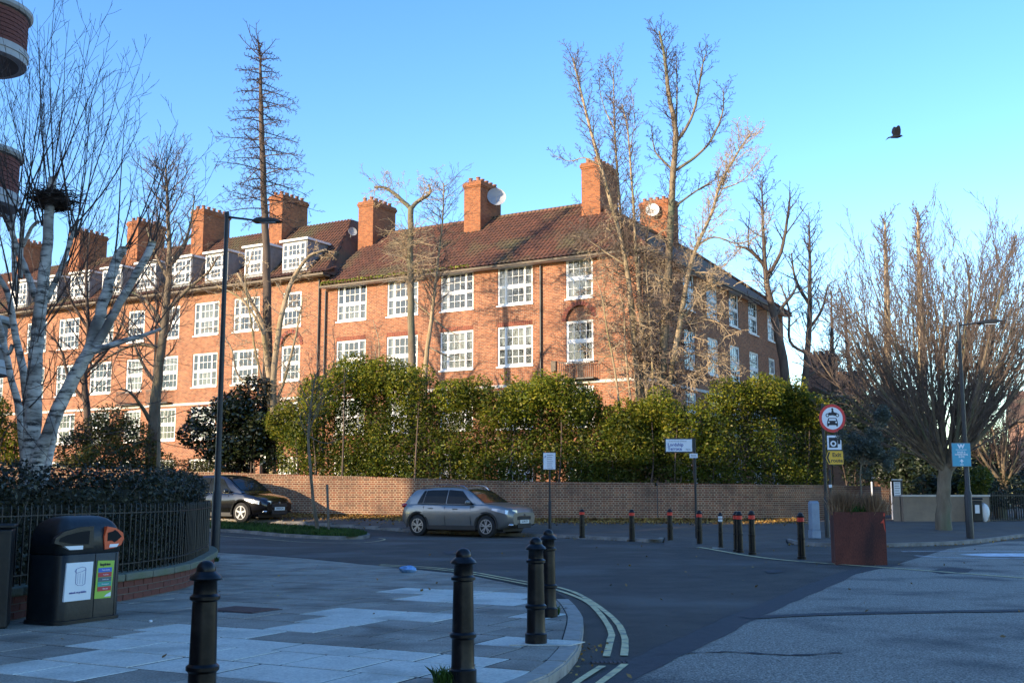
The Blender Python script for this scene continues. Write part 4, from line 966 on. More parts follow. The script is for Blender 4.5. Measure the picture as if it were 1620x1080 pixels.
ob = thing('shade_block', 'lower unseen brick block far left, added to shape the shadow edge on the garden wall', 'building', (0, 0, 0))
MB().b(-80, -33.1, 4, 19, 0, 8.4).build('wall', 'brick_red', ob); MB().b(-80, -33.0, 3.8, 19.2, 8.4, 8.6).build('parapet', 'tower_band', ob)  # added out of view; its height sets where the wall turns sunlit
# ================================================================== GARDEN WALL
gw_pts = [Vector((-40, 41, 0)), Vector((-20, 41, 0)), Vector((-10, 41, 0)), Vector((0, 41, 0)), Vector((5.3, 41, 0))]
gw2 = smooth_line([Vector(p) for p in ((5.33, 41, 0), (7.4, 40.95, 0), (9.2, 41.3, 0), (10.7, 42.2, 0), (12.0, 43.6, 0), (12.9, 45, 0), (14.3, 47.4, 0), (16.4, 51, 0), (17.2, 52.4, 0))], 6)
def topz(x): return 1.78+max(0, -x+.2)*.030 if x < .2 else 1.78-min(.12, (x-.2)*.012)
def garden_wall(pts, label):
    t = thing('garden_wall', label, 'wall', (pts[0].x, pts[0].y, 0)); o0 = Vector((pts[0].x, pts[0].y, 0)); body = MB(); cop = MB(); acc = 0; UV = []
    L = offset(pts, -.11); Rr = offset(pts, .11); Lc = offset(pts, -.14); Rc = offset(pts, .14); s = 0
    for i in range(len(pts)-1):
        za, zb = topz(pts[i].x), topz(pts[i+1].x); l = (pts[i+1]-pts[i]).length
        def q(mb, A, B, z0, z1, z2, z3, u0, u1):
            mb.quad((A.x-o0.x, A.y-o0.y, z0), (B.x-o0.x, B.y-o0.y, z1), (B.x-o0.x, B.y-o0.y, z2), (A.x-o0.x, A.y-o0.y, z3)); UV.append((mb, len(mb.f)-1, u0, u1, za-z0, zb-z1, za-z2, zb-z3))
        q(body, L[i], L[i+1], -.1, -.1, zb-.11, za-.11, s, s+l); body.quad(*[(p.x-o0.x, p.y-o0.y, z) for p, z in ((Rr[i+1], -.1), (Rr[i], -.1), (Rr[i], za-.11), (Rr[i+1], zb-.11))])
        s += l
    bo = body.build('brickwork', 'brick_garden', t)
    # coping of bricks on edge, one by one where they can be told apart
    rsp = resample(pts, .0755*1.0); n = 0; ce = MB().box((0, 0, 0), (.066, .245, .108)).mesh('coping_brick'); restm = MB()
    for i in range(len(rsp)-1):
        c = (rsp[i]+rsp[i+1])/2; d = rsp[i+1]-rsp[i]; z = topz(c.x)-.055+rng.uniform(-.003, .003); a = math.atan2(d.y, d.x)
        if -12 < c.x: restm.box((c.x-o0.x, c.y-o0.y, z), (.066, .245, .108), a+rng.uniform(-.02, .02))
        elif i % 4 == 0: restm.box((c.x-o0.x, c.y-o0.y, z), (.29, .24, .108), a)
    restm.build('coping_bricks', 'brick_garden', t, kind='stuff')
    return t
garden_wall(gw_pts, 'long straight brick garden wall behind the parked cars')
garden_wall(gw2, 'curved end of the brick garden wall behind the red banded bollards')
MB().box((0, 0, .85), (.03, .235, 1.74)).build('wall_joint', 'seam', None, loc=(5.315, 41, 0)).__setitem__('kind', 'structure')
gp = thing('gate_pillar', 'brown brick gate pillar with cap beyond the planter', 'pillar', (17.6, 53.2, .24), R(20)); MB().box((0, 0, .9), (.5, .5, 1.8)).build('shaft', 'brick_garden', gp); MB().box((0, 0, 1.84), (.62, .62, .09)).build('cap', 'sill_stone', gp)
lw = thing('rendered_wall', 'low brown rendered wall behind the information totem', 'wall', (14.3, 40.9, .24), R(2)); MB().b(0, 3.2, 0, .25, -.1, .98).build('face', 'render_wall', lw); MB().b(-.03, 3.23, -.03, .28, .98, 1.05).build('coping', 'sill_stone', lw)
lw = thing('rendered_wall', 'brown wall running back beside the big bare street tree', 'wall', (14.25, 41.1, .24), R(62)); MB().b(0, 9, 0, .25, -.1, 1.0).build('face', 'render_wall', lw)
# dark railings on the right
rl = thing('street_railing', 'dark garden fence with panels along the right hand pavement', 'fence', (17.6, 41.2, .24), R(24))
MB().b(0, 13, 0, .03, .1, .14).b(0, 13, 0, .03, 1.0, 1.04).build('rail', 'black_rail', rl)
bm_ = MB().b(0, .02, -.005, .03, 0, 1.12).mesh('bar')
for k in range(108): link(bm_, 'bar', 'black_rail', rl, (k*.12, 0, 0))
# ================================================================== LOW WALL, RAILINGS near left
fpx = [(-160, 1000), (0, 984), (50, 975), (122, 961), (200, 950), (262, 938), (300, 928), (325, 914), (340, 899)]
fl = [P(x, y, .09) for x, y in fpx]+[V2(-5.75, 20.9), V2(-6.9, 21.9), V2(-9.2, 23.2), V2(-16, 27)]
for p in fl: p.z = 0
fl = smooth_line(fl, 8)
FB = Vector((-5, 12, .09))
lwall = thing('low_brick_wall', 'low curved brick wall with mossy stone coping under the black railings', 'wall', FB)
core = MB(); a1, a2 = offset(fl, .03), offset(fl, .2)
for i in range(len(fl)-1):
    core.v += [(p.x-FB.x, p.y-FB.y, z) for z in (-.03, .24) for p in (a1[i], a1[i+1], a2[i+1], a2[i])]; n = len(core.v)-8; core.f += [(n+3, n+2, n+1, n), (n+4, n+5, n+6, n+7), (n, n+1, n+5, n+4), (n+2, n+3, n+7, n+6)]
core.build('wall_core', 'mortar', lwall)
bmesh_b = MB().box((0, 0, 0), (.214, .1, .064)).mesh('brick'); vis = [p for p in offset(fl, .065)]
for j in range(3):
    rp = resample(vis, .225); 
    if j % 2: rp = resample(resample(vis, .1125)[1:], .225)
    for i in range(len(rp)-1):
        c = (rp[i]+rp[i+1])/2; d = rp[i+1]-rp[i]
        if c.x < -9 or c.y < 9.2: continue
        link(bmesh_b, 'brick', 'brickp%d' % rng.randrange(3), lwall, (c.x-FB.x+rng.uniform(-.002, .002), c.y-FB.y, .042+j*.076), (0, 0, math.atan2(d.y, d.x)))
rp = resample(offset(fl, .11), .62)
for i in range(len(rp)-1):
    c = (rp[i]+rp[i+1])/2; d = rp[i+1]-rp[i]
    mb = MB().box((0, 0, 0), (d.length-.006, .30, .085)); o = mb.build('coping_stone', 'coping', lwall, loc=(c.x-FB.x, c.y-FB.y, .275+rng.uniform(-.003, .003)), rot=(0, 0, math.atan2(d.y, d.x))); 
    m_ = o.modifiers.new('bevel', 'BEVEL'); m_.width = .015; m_.segments = 2
rail = thing('iron_railings', 'black iron railings curving along the low brick wall in front of the clipped hedge', 'railings', FB)
rp = offset(fl, .12); rr_ = [Vector((p.x-FB.x, p.y-FB.y, 0)) for p in rp if p.x > -12]
for z in (.42, 1.02):
    V = MB(); n = len(rr_)
    for i in range(n-1):
        d = (rr_[i+1]-rr_[i]); c = (rr_[i]+rr_[i+1])/2; V.box((c.x, c.y, z), (d.length+.004, .035, .012), math.atan2(d.y, d.x))
    V.build('rail', 'black_rail', rail)
bars = resample([p for p in rp if p.x > -12], .125); bme = MB().tube([(0, 0, .3), (0, 0, 1.09), (0, 0, 1.13)], [.011, .011, .003], 6).mesh('bar')
for p in bars: link(bme, 'bar', 'black_rail', rail, (p.x-FB.x, p.y-FB.y, rng.uniform(-.004, .004)), (rng.uniform(-.008, .008), rng.uniform(-.008, .008), 0))
# ================================================================== HEDGES AND SHRUBS
def shrub(name, label, cat, base, cl, n, size, m, seed, group=None, stems=0, up=.3, shell=.5, asp=.5, stem_m='bark_dark', droop=0, extra=None):
    t = thing(name, label, cat, base, group=group); C, d = clump_points(cl, n, seed, shell)
    leaves(C, size, 'foliage', m, t, asp=asp, up=up, seed=seed, kind='stuff', loc=base, out=d*1.2, droop=droop)
    if extra: 
        C2, d2 = clump_points(extra[0], extra[1], seed+50, .8); leaves(C2, size, 'sunlit_foliage', extra[2], t, asp=asp, up=.6, seed=seed+9, kind='stuff', loc=base, out=d2)  # paler leaves on the tops, sunlight put into their colour
    if stems:
        r = random.Random(seed); B = (Branches(), Branches()); cl = np.asarray(cl)
        for k in range(stems):
            c = cl[r.randrange(len(cl))]; a = Vector((c[0]+r.uniform(-.3, .3), c[1]+r.uniform(-.3, .3), base[2])); b = Vector((c[0]+r.uniform(-.6, .6)*c[3], c[1]+r.uniform(-.4, .4)*c[4], c[2]+c[5]*.5))
            ln = smooth_line([a, a.lerp(b, .5)+rvec(r)*.25, b], 4); B[0].add([p-Vector(base) for p in ln], np.linspace(.05, .015, len(ln)))
        link(B[0].mesh('stems', 5), 'stems', stem_m, t, kind='stuff')
    return t
# tall laurel hedge behind the garden wall: outline of its top read along the photograph
top = [(447, 700), (455, 640), (475, 606), (500, 592), (540, 580), (580, 588), (620, 592), (660, 596), (700, 604), (735, 612), (765, 604), (800, 612), (850, 592), (880, 604), (915, 618), (950, 636), (985, 648), (1020, 640), (1055, 632), (1080, 650), (1120, 640), (1150, 615), (1185, 605), (1225, 606), (1262, 618), (1295, 640), (1312, 690)]
hr_ = random.Random(12)
def hedge_Y(px): return 43.2 if px < 1130 else 43.2+(px-1130)*.018
cl = []; tops_cl = []
for k in range(330):
    px = hr_.uniform(452, 1305); ty = np.interp(px, [a for a, b in top], [b for a, b in top])+hr_.uniform(-6, 14); Y = hedge_Y(px)+hr_.uniform(-.7, .9)
    rr_ = hr_.uniform(.28, .85); ty += hr_.choice((-12, 0, 0, 8)); p = at(px, ty, Y); zt = p.z-rr_*.7; z = zt if k % 3 == 0 else hr_.uniform(1.5, zt)
    cl.append((p.x, Y, z, rr_*1.15, rr_*.9, rr_)); 
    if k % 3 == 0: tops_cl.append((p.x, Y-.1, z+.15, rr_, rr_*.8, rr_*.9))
for px in range(470, 1300, 26):
    ty = np.interp(px, [a for a, b in top], [b for a, b in top]); Y = hedge_Y(px)+.5; p = at(px, ty+25, Y); h = (p.z-1.3)/2; cl.append((p.x, Y+.2, 1.5+h*.95, .8, .7, h)); cl.append((p.x, Y-.4, 1.6+h*.8, .7, .6, h*.8))
hb = (2.5, 43.2, .24)
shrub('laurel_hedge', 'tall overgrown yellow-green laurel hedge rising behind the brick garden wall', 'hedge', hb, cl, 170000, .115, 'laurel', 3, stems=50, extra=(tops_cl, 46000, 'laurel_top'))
# dark glossy evergreen (magnolia) in front of the left wing
ml = []
for k in range(46):
    a = hr_.uniform(0, 6.28); px = hr_.gauss(385, 42); ty = 585+abs(px-385)*.75
    py = hr_.uniform(ty+12, 745); p = at(px, py, 45.2+hr_.uniform(-.9, .9)); r_ = hr_.uniform(.4, .85); ml.append((p.x, p.y, p.z, r_, r_, r_*.8))
mb_ = at(385, 760, 45.2); mb_.z = .3
shrub('magnolia_shrub', 'big dark glossy evergreen shrub in front of the left wing windows', 'shrub', tuple(mb_), ml, 20000, .17, 'magnolia', 8, stems=14, up=.2)
bl = [(at(px, py, Y)[0], Y, at(px, py, Y)[2], r_, r_, r_*.85) for px, py, Y, r_ in [(120, 712, 46, .9), (150, 690, 46.5, 1.0), (175, 668, 46, .9), (205, 690, 46, 1.0), (225, 720, 45.5, .9), (165, 725, 45, 1.0), (190, 735, 45, .9), (135, 740, 45, .8), (110, 745, 45, .8), (230, 745, 45, .8)]]
shrub('garden_shrub', 'rounded green shrub with yellowing leaves left of the bare tree trunk', 'shrub', (-16.5, 45.5, .5), bl, 14000, .13, 'bush_mix', 9, stems=14)
bl = [(at(px, py, 44)[0], 44+.4*(k % 3), at(px, py, 44)[2], .7, .7, .7) for k, (px, py) in enumerate([(5, 740), (-15, 700), (20, 730), (-25, 660), (8, 690), (30, 745), (-10, 650)])]
shrub('garden_shrub', 'yellow-green shrub at the left edge behind the white birch', 'shrub', (-20, 44, .6), bl, 8000, .13, 'laurel_top', 10, stems=8)
bl = [(at(px, py, 44)[0], 44+.3*(k % 3), at(px, py, 44)[2], .5, .5, .5) for k, (px, py) in enumerate([(262, 735), (280, 745), (300, 740), (318, 745), (335, 750), (250, 750)])]
shrub('garden_shrub', 'low twiggy shrub above the wall between the lamp post and the trunk', 'shrub', (-12.5, 44, .6), bl, 3000, .10, 'bush_mix', 12, stems=20)
# clipped privet hedge behind the railings
hin = [p for p in resample(offset(fl, .54), .5) if p.x > -13]; pv = []
for p in hin:
    for j in range(3): pv.append((p.x+rng.uniform(-.06, .06), p.y+rng.uniform(-.06, .06), .55+j*.42, .38, .38, .32))
hb2 = (-5.3, 13, .09); th = shrub('privet_hedge', 'dark clipped privet hedge behind the iron railings', 'hedge', hb2, pv, 105000, .055, 'privet', 21, stems=0, shell=.55)
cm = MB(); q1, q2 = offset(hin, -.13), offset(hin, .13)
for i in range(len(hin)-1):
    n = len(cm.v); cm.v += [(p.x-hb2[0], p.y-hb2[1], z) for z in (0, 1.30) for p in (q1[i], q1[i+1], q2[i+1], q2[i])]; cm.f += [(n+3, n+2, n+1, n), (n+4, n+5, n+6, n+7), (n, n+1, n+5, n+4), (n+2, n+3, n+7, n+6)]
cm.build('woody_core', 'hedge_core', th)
twg = (Branches(), Branches()); r_ = random.Random(31)
for p in hin:
    for k in range(7):
        q = Vector((p.x-hb2[0]+r_.uniform(-.35, .35), p.y-hb2[1]+r_.uniform(-.35, .35), r_.uniform(.9, 1.5)))
        grow(twg, r_, q, Vector((r_.gauss(0, .5), r_.gauss(0, .5), 1)).normalized(), r_.uniform(.15, .35), .004, 2, dict(lv=[], up=[.1], wig=[.2], seg=3, rmin=.002))
link(twg[1].mesh('twigs', 3), 'twigs', 'twig_brown', th, kind='stuff')
tk = [p for p in resample(offset(fl, .30), .3) if p.x > -13]; iv = np.array([(fl_.x, fl_.y, 0) for fl_ in tk if fl_.y > 18])
if len(iv):
    rs = np.random.RandomState(5); kk = rs.randint(len(iv), size=1500); C = iv[kk]+np.stack([rs.normal(0, .08, 1500), rs.normal(0, .08, 1500), rs.uniform(.35, 1.2, 1500)], 1)
    tag(leaves(C, .06, 'ivy', 'bush_mix', None, asp=.8, seed=6, kind='stuff'), 'pale green ivy climbing the end of the railings', 'ivy')
# vegetation on the right
def blob(name, label, cat, pts, n, size, m, seed, base, stems=10): 
    c = []
    for px, py, Y, r_ in pts: p = at(px, py, Y); c.append((p.x, p.y, p.z, r_, r_, r_*.9))
    return shrub(name, label, cat, base, c, n, size, m, seed, stems=stems)
blob('evergreen_tree', 'dark evergreen mass behind the rendered wall under the big bare tree', 'tree', [(1420, 735, 47, 1.2), (1445, 700, 48, 1.2), (1450, 750, 46, 1.1), (1480, 760, 45, .9), (1500, 745, 46, 1.0), (1545, 745, 47, 1.2), (1440, 660, 50, 1.2), (1520, 770, 45, .8), (1570, 735, 50, 1.2), (1555, 700, 50, 1.1), (1465, 770, 44.5, .8)], 24000, .16, 'dark_ever', 31, (17.5, 46, .24), 16)
blob('evergreen_tree', 'dark conifer between the signs and the gate pillar', 'tree', [(1330, 700, 56, 1.3), (1345, 660, 58, 1.4), (1375, 700, 58, 1.7), (1390, 650, 60, 1.6), (1410, 690, 60, 1.7), (1365, 740, 56, 1.2), (1400, 735, 58, 1.4), (1420, 640, 62, 1.5), (1310, 650, 58, 1.2)], 20000, .17, 'dark_ever', 32, (18.5, 58, .24), 12)
blob('garden_shrub', 'dark hedge behind the street railing at the right edge', 'hedge', [(1560, 780, 44.5, .8), (1590, 775, 46, .9), (1620, 770, 48, 1.0), (1650, 770, 50, 1.1), (1540, 790, 43, .6)], 12000, .11, 'dark_ever', 33, (20, 46, .24), 8)
blob('garden_shrub', 'green laurel shrub between the lamp post and the street railing', 'shrub', [(1540, 770, 42.2, .55), (1550, 755, 42.5, .5), (1535, 785, 42, .4)], 3500, .12, 'laurel', 34, (17.4, 42.3, .24), 6)
for k, (x, y, s) in enumerate([(26, 72, 5), (40, 76, 6), (58, 100, 8), (30, 90, 7), (48, 80, 6)]):
    c = [(x+hr_.uniform(-s, s)*.5, y+hr_.uniform(-2, 2), hr_.uniform(1, s*.8), s*.3, s*.3, s*.28) for _ in range(9)]
    shrub('evergreen_tree', ['dark bushy tree down the right hand street, first beyond the gate', 'far dark tree beside the small brick house', 'distant dark tree closing the right hand street', 'distant bushy tree behind the terrace end', 'far dark tree between the two farthest houses'][k], 'tree', (x, y, .2), c, 6000, .35, 'dark_ever', 60+k, stems=6)
# ================================================================== BARE TREES
def new(): return (Branches(), Branches())
tw = dict(lv=[(5, 45, .55, .2), (4, 45, .5, .2)], up=[.05, .05, .04], wig=[.14, .18, .2], len=1.8, ang=60, r0=.03, rr=.55, rmin=.0065, seg=4, end=.35, thick=.08)
def S(**k): d = dict(tw); d.update(k); return d
# --- white birch, cut back hard, close behind the railings
r = random.Random(101); B = new(); Y = 14.0
b0 = at(70, 955, Y); b0.z = .09
lm = [([(58, 960), (50, 850), (44, 770), (50, 700), (53, 640), (57, 560), (63, 500), (69, 440), (74, 390), (79, 330), (83, 282)], 14.0, [.36, .30, .26, .22, .19, .17, .15, .12]),
      ([(66, 960), (60, 850), (52, 765), (75, 690), (110, 610), (138, 560), (158, 500), (172, 450), (184, 412), (195, 392)], 13.9, [.30, .27, .21, .19, .17, .15, .13]),
      ([(152, 548), (182, 492), (210, 442), (232, 405), (241, 384)], 13.8, [.13, .12, .11, .105]), ([(148, 556), (190, 541), (225, 531), (255, 520)], 13.6, [.10, .085, .06, .04]),
      ([(47, 700), (42, 620), (36, 580), (22, 520), (14, 470), (-6, 430)], 14.3, [.16, .13, .11, .09, .08]), ([(72, 478), (95, 430), (108, 392), (122, 350)], 14.1, [.10, .08, .07, .065]),
      ([(56, 470), (42, 430), (24, 385), (14, 350), (2, 338)], 14.2, [.11, .09, .08, .07]), ([(32, 440), (34, 380), (38, 330)], 14.4, [.08, .07, .07]), ([(36, 390), (50, 360), (62, 350)], 14.4, [.06, .05]),
      ([(44, 790), (32, 660), (18, 600), (6, 540), (-4, 500)], 14.5, [.13, .11, .09, .07]), ([(60, 800), (80, 720), (92, 660)], 13.7, [.14, .09, .05]), ([(20, 545), (12, 560), (-6, 540)], 14.3, [.07, .05, .04]), ([(24, 460), (22, 400), (20, 340)], 14.5, [.09, .07, .06])]
tips = []
for px, y, wd in lm: tips.append(limb(B, r, px, y, [w_*.86 for w_ in wd], n=4))
shoot = S(lv=[(5, 32, .42, .25), (3, 38, .45, .3)], up=[.10, .08, .05], wig=[.05, .08, .1], rmin=.0026, rr=.5, seg=5, seg0=9, end=.2, thick=.1)
for (px, py, n_, l0, l1, lean) in [(80, 300, 9, 1.6, 3.0, .2), (60, 340, 9, 1.5, 3.0, 0), (36, 340, 8, 1.4, 2.6, -.2), (15, 350, 7, 1.4, 2.6, -.3), (118, 360, 8, 1.4, 2.6, .4), (105, 420, 5, 1.2, 2.4, .5), (190, 400, 7, 1.2, 2.2, .5), (238, 392, 6, 1.0, 1.7, .35), (160, 500, 5, 1.2, 2.2, .6), (60, 520, 5, 1.2, 2.4, .7), (245, 525, 5, .5, 1.2, .6), (20, 480, 6, 1.2, 2.2, -.1), (140, 570, 4, 1.0, 2.0, .7), (40, 640, 5, .8, 1.8, .5)]:
    for k in range(int(n_*1.0)):
        p = at(px+r.uniform(-8, 8), py+r.uniform(-5, 18), Y+r.uniform(-.2, .2)); d = Vector((lean+r.gauss(0, .42), r.gauss(0, .4), 1)).normalized()
        grow(B, r, p, d, r.uniform(l0, l1), r.uniform(.007, .015), 0, shoot)
for k in range(75):   # fine hanging twigs low down
    p = at(r.uniform(0, 260), r.uniform(520, 720), Y+r.uniform(-.5, .8)); grow(B, r, p, Vector((r.gauss(0, .8), r.gauss(0, .5), r.gauss(-.2, .5))).normalized(), r.uniform(.4, 1.1), .006, 1, S(lv=[(3, 40, .5, .2)], up=[0, -.03], wig=[.15, .2], rmin=.0025))
birch = tree('birch_tree', 'white birch cut back to stubs with fine dark shoots, behind the railings', 'tree', tuple(b0), B, 'birch_bark', 'twig_dark', sides=(12, 3))
# sawn ends
for px, py, y in ((83, 282, 14.0), (195, 392, 13.9), (241, 384, 13.8)):
    p = at(px, py, y)-b0; MB().ell(tuple(p), (.055, .055, .02), 10, 5).build('sawn_end', 'bark_tan', birch, 60)
nb_ = at(85, 318, 14.1); Bn = Branches(); r = random.Random(9)
for k in range(420):
    a = r.uniform(0, 6.28); d = Vector((math.cos(a), math.sin(a), r.gauss(0, .3))); c = Vector((r.gauss(0, .13), r.gauss(0, .13), r.gauss(0, .07)+.02)); l = r.uniform(.08, .2)
    Bn.add([c-d*l, c+rvec(r)*.02, c+d*l], [.004, .006, .003])
o = link(Bn.mesh('nest', 3), 'nest', 'nest_twig', None, tuple(nb_)); tag(o, 'dark untidy twig nest lodged beside the top of the birch trunk', 'nest')
MB().ell((0, 0, .0), (.22, .2, .12), 10, 7, .5, 4).build('nest_lining', 'nest_twig', o)
# --- bare lime behind the wall, left
r = random.Random(102); B = new(); s1 = S(len=2.6, ang=55, r0=.05, lv=[(6, 42, .55, .15), (5, 42, .5, .2)], rmin=.008, up=[.12, .06, .04], t0=.3)
limb(B, r, [(238, 760), (241, 700), (247, 620), (257, 540), (265, 470), (268, 410), (266, 350), (264, 300), (262, 262)], 47, [.58, .5, .42, .34, .26, .18, .12, .06], s1, 0, 3.2)
for q in ([(240, 670), (222, 640), (205, 620), (188, 615)], [(250, 610), (228, 580), (205, 530), (180, 500)], [(262, 520), (235, 480), (205, 460), (170, 452)], [(268, 420), (292, 385), (302, 350), (308, 310)], [(266, 440), (245, 400), (232, 360)], [(264, 490), (300, 455), (330, 430), (345, 405)], [(256, 550), (215, 545), (180, 560), (150, 580)]):
    limb(B, r, q, 47, [.2, .14, .09, .05], s1, 1, 3.6, depth=r.uniform(-2, 2), length=1.6)
p = at(238, 760, 47); p.z = .5; tree('lime_tree', 'bare tree with forked trunk in front of the far left facade', 'tree', tuple(p), B, 'bark_grey', 'twig_brown')
# --- tall narrow spiky tree above the roofs
r = random.Random(103); B = new(); Y = 46
pts = limb(B, r, [(424, 760), (424, 680), (425, 600), (423, 480), (421, 400), (418, 320), (415, 240), (413, 170), (412, 110), (411, 74)], Y, [.52, .48, .42, .38, .34, .30, .26, .2, .12, .05])
sp = S(lv=[(14, 60, .27, .1), (4, 50, .45, .2)], up=[-.035, .03, .02], wig=[.07, .14, .2], rmin=.008, rr=.5, seg=7, seg0=8, end=.25, thick=.2)
k = 0; zz = [(p.z, p) for p in pts]; H0, H1 = at(418, 345, Y).z, at(411, 70, Y).z
for i in range(76):
    f = i/75; z = H0+(H1-H0)*f; x = np.interp(z, [a for a, b in zz], [b.x for a, b in zz]); a = i*2.4+r.uniform(-.4, .4)
    L = (2.0*(1-f)**.7+.55)*r.uniform(.6, 1.15); d = Vector((math.cos(a), math.sin(a), .05+.5*max(0, f-.8)/.2)).normalized()
    grow(B, r, Vector((x, Y, z)), d, L, .034, 0, sp)
for i in range(5): grow(B, r, Vector((pts[-3].x, Y, pts[-3].z)), Vector((r.gauss(0, .45), r.gauss(0, .3), 1)).normalized(), r.uniform(.8, 1.7), .03, 0, S(lv=[(6, 50, .35, .2)], up=[.05], wig=[.1], rmin=.009))
p = at(424, 760, Y); p.z = .5; tree('narrow_tree', 'tall narrow leafless tree with short spiky branches reaching well above the roof', 'tree', tuple(p), B, 'bark_dark', 'twig_dark')
# --- multi-stemmed curving tree in front of it
r = random.Random(104); B = new(); Y = 45; s4 = S(len=1.2, ang=55, r0=.022, lv=[(5, 50, .5, .2), (3, 50, .5, .2)], rmin=.008, wig=[.2, .28, .3], up=[0, 0, -.02])
for q, w0 in (([(431, 760), (430, 680), (428, 610), (421, 560), (414, 512), (398, 477), (376, 432)], .34), ([(433, 700), (433, 600), (440, 530), (453, 470), (467, 435), (490, 405), (517, 395)], .30), ([(432, 650), (450, 600), (466, 540), (474, 500), (480, 470)], .14), ([(418, 530), (396, 490), (375, 468), (350, 455), (325, 440)], .12), ([(398, 616), (375, 590), (367, 553), (355, 530), (352, 490)], .10), ([(425, 690), (440, 650), (460, 620), (478, 600)], .08), ([(425, 640), (405, 560), (396, 500), (388, 440), (400, 400)], .1)):
    limb(B, r, q, Y, [w0, w0*.8, w0*.6, w0*.3], s4, 0, 3.4, depth=r.uniform(-1, 1))
p = at(431, 760, Y); p.z = .5; tree('cherry_tree', 'sunlit tree of several curving stems beside the tall narrow trunk', 'tree', tuple(p), B, 'bark_tan', 'twig_tan')
# --- two trees in the middle
r = random.Random(105); B = new(); Y = 46; tuft = S(lv=[(6, 45, .5, .15), (4, 48, .5, .2)], up=[.06, .03, .02], wig=[.2, .26, .3], rmin=.0075, len=.9, ang=60, r0=.02)
limb(B, r, [(652, 700), (652, 620), (651, 540), (650, 460), (649, 390), (650, 328)], Y, [.40, .36, .32, .30, .28, .26])
for q in ([(650, 330), (637, 318), (622, 305), (608, 297), (592, 296)], [(650, 330), (662, 318), (674, 311), (681, 303), (678, 292)]): limb(B, r, q, Y, [.2, .16, .13, .09], tuft, 0, 8, length=1.5)
for k in range(150):
    a = r.uniform(0, 6.28); p = at(650+r.uniform(-4, 4), r.uniform(365, 450), Y); grow(B, r, p, Vector((math.cos(a), math.sin(a), r.uniform(-.3, .6))).normalized(), r.uniform(.5, 1.6), .014, 1, tuft)
p = at(652, 760, Y); p.z = .5; tree('pollard_tree', 'tall pollarded trunk forking above the eaves, with a ball of tangled twigs', 'tree', tuple(p), B, 'bark_grey', 'twig_tan')
r = random.Random(106); B = new(); Y = 47
limb(B, r, [(667, 700), (671, 620), (675, 560), (681, 520), (686, 470), (692, 420), (700, 350), (702, 290)], Y, [.28, .24, .2, .17, .12, .08, .05], S(len=1.5, ang=50, lv=[(6, 45, .5, .15), (4, 45, .5, .2)], rmin=.0065, r0=.028, wig=[.16, .22, .25], t0=.45, apex=0), 0, 4.6)
for q in ([(683, 500), (665, 485), (650, 470)], [(683, 502), (705, 520), (725, 530)], [(676, 548), (700, 560), (716, 568)]): limb(B, r, q, Y, [.09, .06, .03], tuft, 1, 3)
p = at(667, 760, Y); p.z = .5; tree('thin_tree', 'slim leaning bare tree just right of the pollarded trunk', 'tree', tuple(p), B, 'bark_tan', 'twig_brown')
r = random.Random(116); B = new(); Y = 46.5
for q in ([(600, 640), (597, 590), (600, 545), (590, 505)], [(640, 640), (612, 615), (596, 580), (594, 540)], [(505, 640), (520, 600), (530, 560), (526, 520)]): limb(B, r, q, Y, [.09, .07, .05, .02], S(len=.8, lv=[(4, 50, .5, .2)], r0=.015, wig=[.3, .3]), 0, 4)
p = at(600, 740, Y); p.z = .5; tree('climber_stems', 'pale bare climbing stems twisting in front of the first floor windows', 'shrub', tuple(p), B, 'bark_tan', 'twig_tan')
# --- the corner group
Y = 45.3
def corner(seed, label, qs, wd, dens, s, base, tw_='twig_brown', bk='bark_tan', nm='ginkgo_tree', Yc=Y, extra=None):
    r = random.Random(seed); B = new()
    for q, w0, ln in qs: limb(B, r, q, Yc, [w0*a*.78 for a in wd], s, 0, dens*1.25, depth=r.uniform(-.6, .6), length=ln)
    if extra: extra(B, r)
    p = at(base[0], base[1], Yc); p.z = .4; return tree(nm, label, 'tree', tuple(p), B, bk, tw_)
gk = S(len=1.4, ang=46, r0=.022, lv=[(7, 48, .45, .1), (4, 46, .45, .2)], rmin=.007, wig=[.12, .16, .2], up=[.1, .05, .03], apex=.3, t0=.35)
def tangle(px0, px1, py0, py1, n, L=1.3, dz=-.5, sx=.9):
    def f(B, r):
        st = S(lv=[(8, 52, .45, .08), (5, 50, .5, .12)], up=[-.03, -.05, -.06], wig=[.26, .34, .4], rmin=.0075, thick=.2, seg=6, seg0=9, end=.25)
        for k in range(int(n*1.35)):
            p = at(r.gauss((px0+px1)/2, (px1-px0)*.2), r.uniform(py0, py1), Y+r.uniform(-.3, .3)); a = r.uniform(0, 6.28)
            grow(B, r, p, Vector((math.cos(a)*sx, math.sin(a)*.7, r.uniform(-.25, .6))).normalized(), r.uniform(.7, 1.5)*L, .026, 0, st)
    return f
corner(201, 'leftmost stem of the bare corner trees, leaning left past the tall chimney', [([(1012, 700), (1010, 620), (1003, 540), (996, 460), (985, 390), (966, 320), (950, 262), (934, 205), (918, 140), (906, 92)], .40, None), ([(950, 262), (925, 250), (900, 255), (872, 243)], .09, .8), ([(990, 420), (960, 400), (930, 380), (905, 372)], .12, 1.2)],
       [1, .75, .55, .4, .2], 3.4, gk, (1012, 760), extra=tangle(900, 1060, 350, 600, 44))
corner(202, 'slender straight stem second from the left among the bare corner trees', [([(1020, 700), (1014, 600), (1000, 480), (987, 400), (981, 330), (975, 250), (972, 190), (970, 104)], .32, None), ([(974, 210), (956, 170), (948, 130), (958, 98)], .08, .7)], [1, .7, .5, .35, .15], 3.2, gk, (1020, 760), 'twig_brown', extra=tangle(940, 1090, 400, 620, 26))
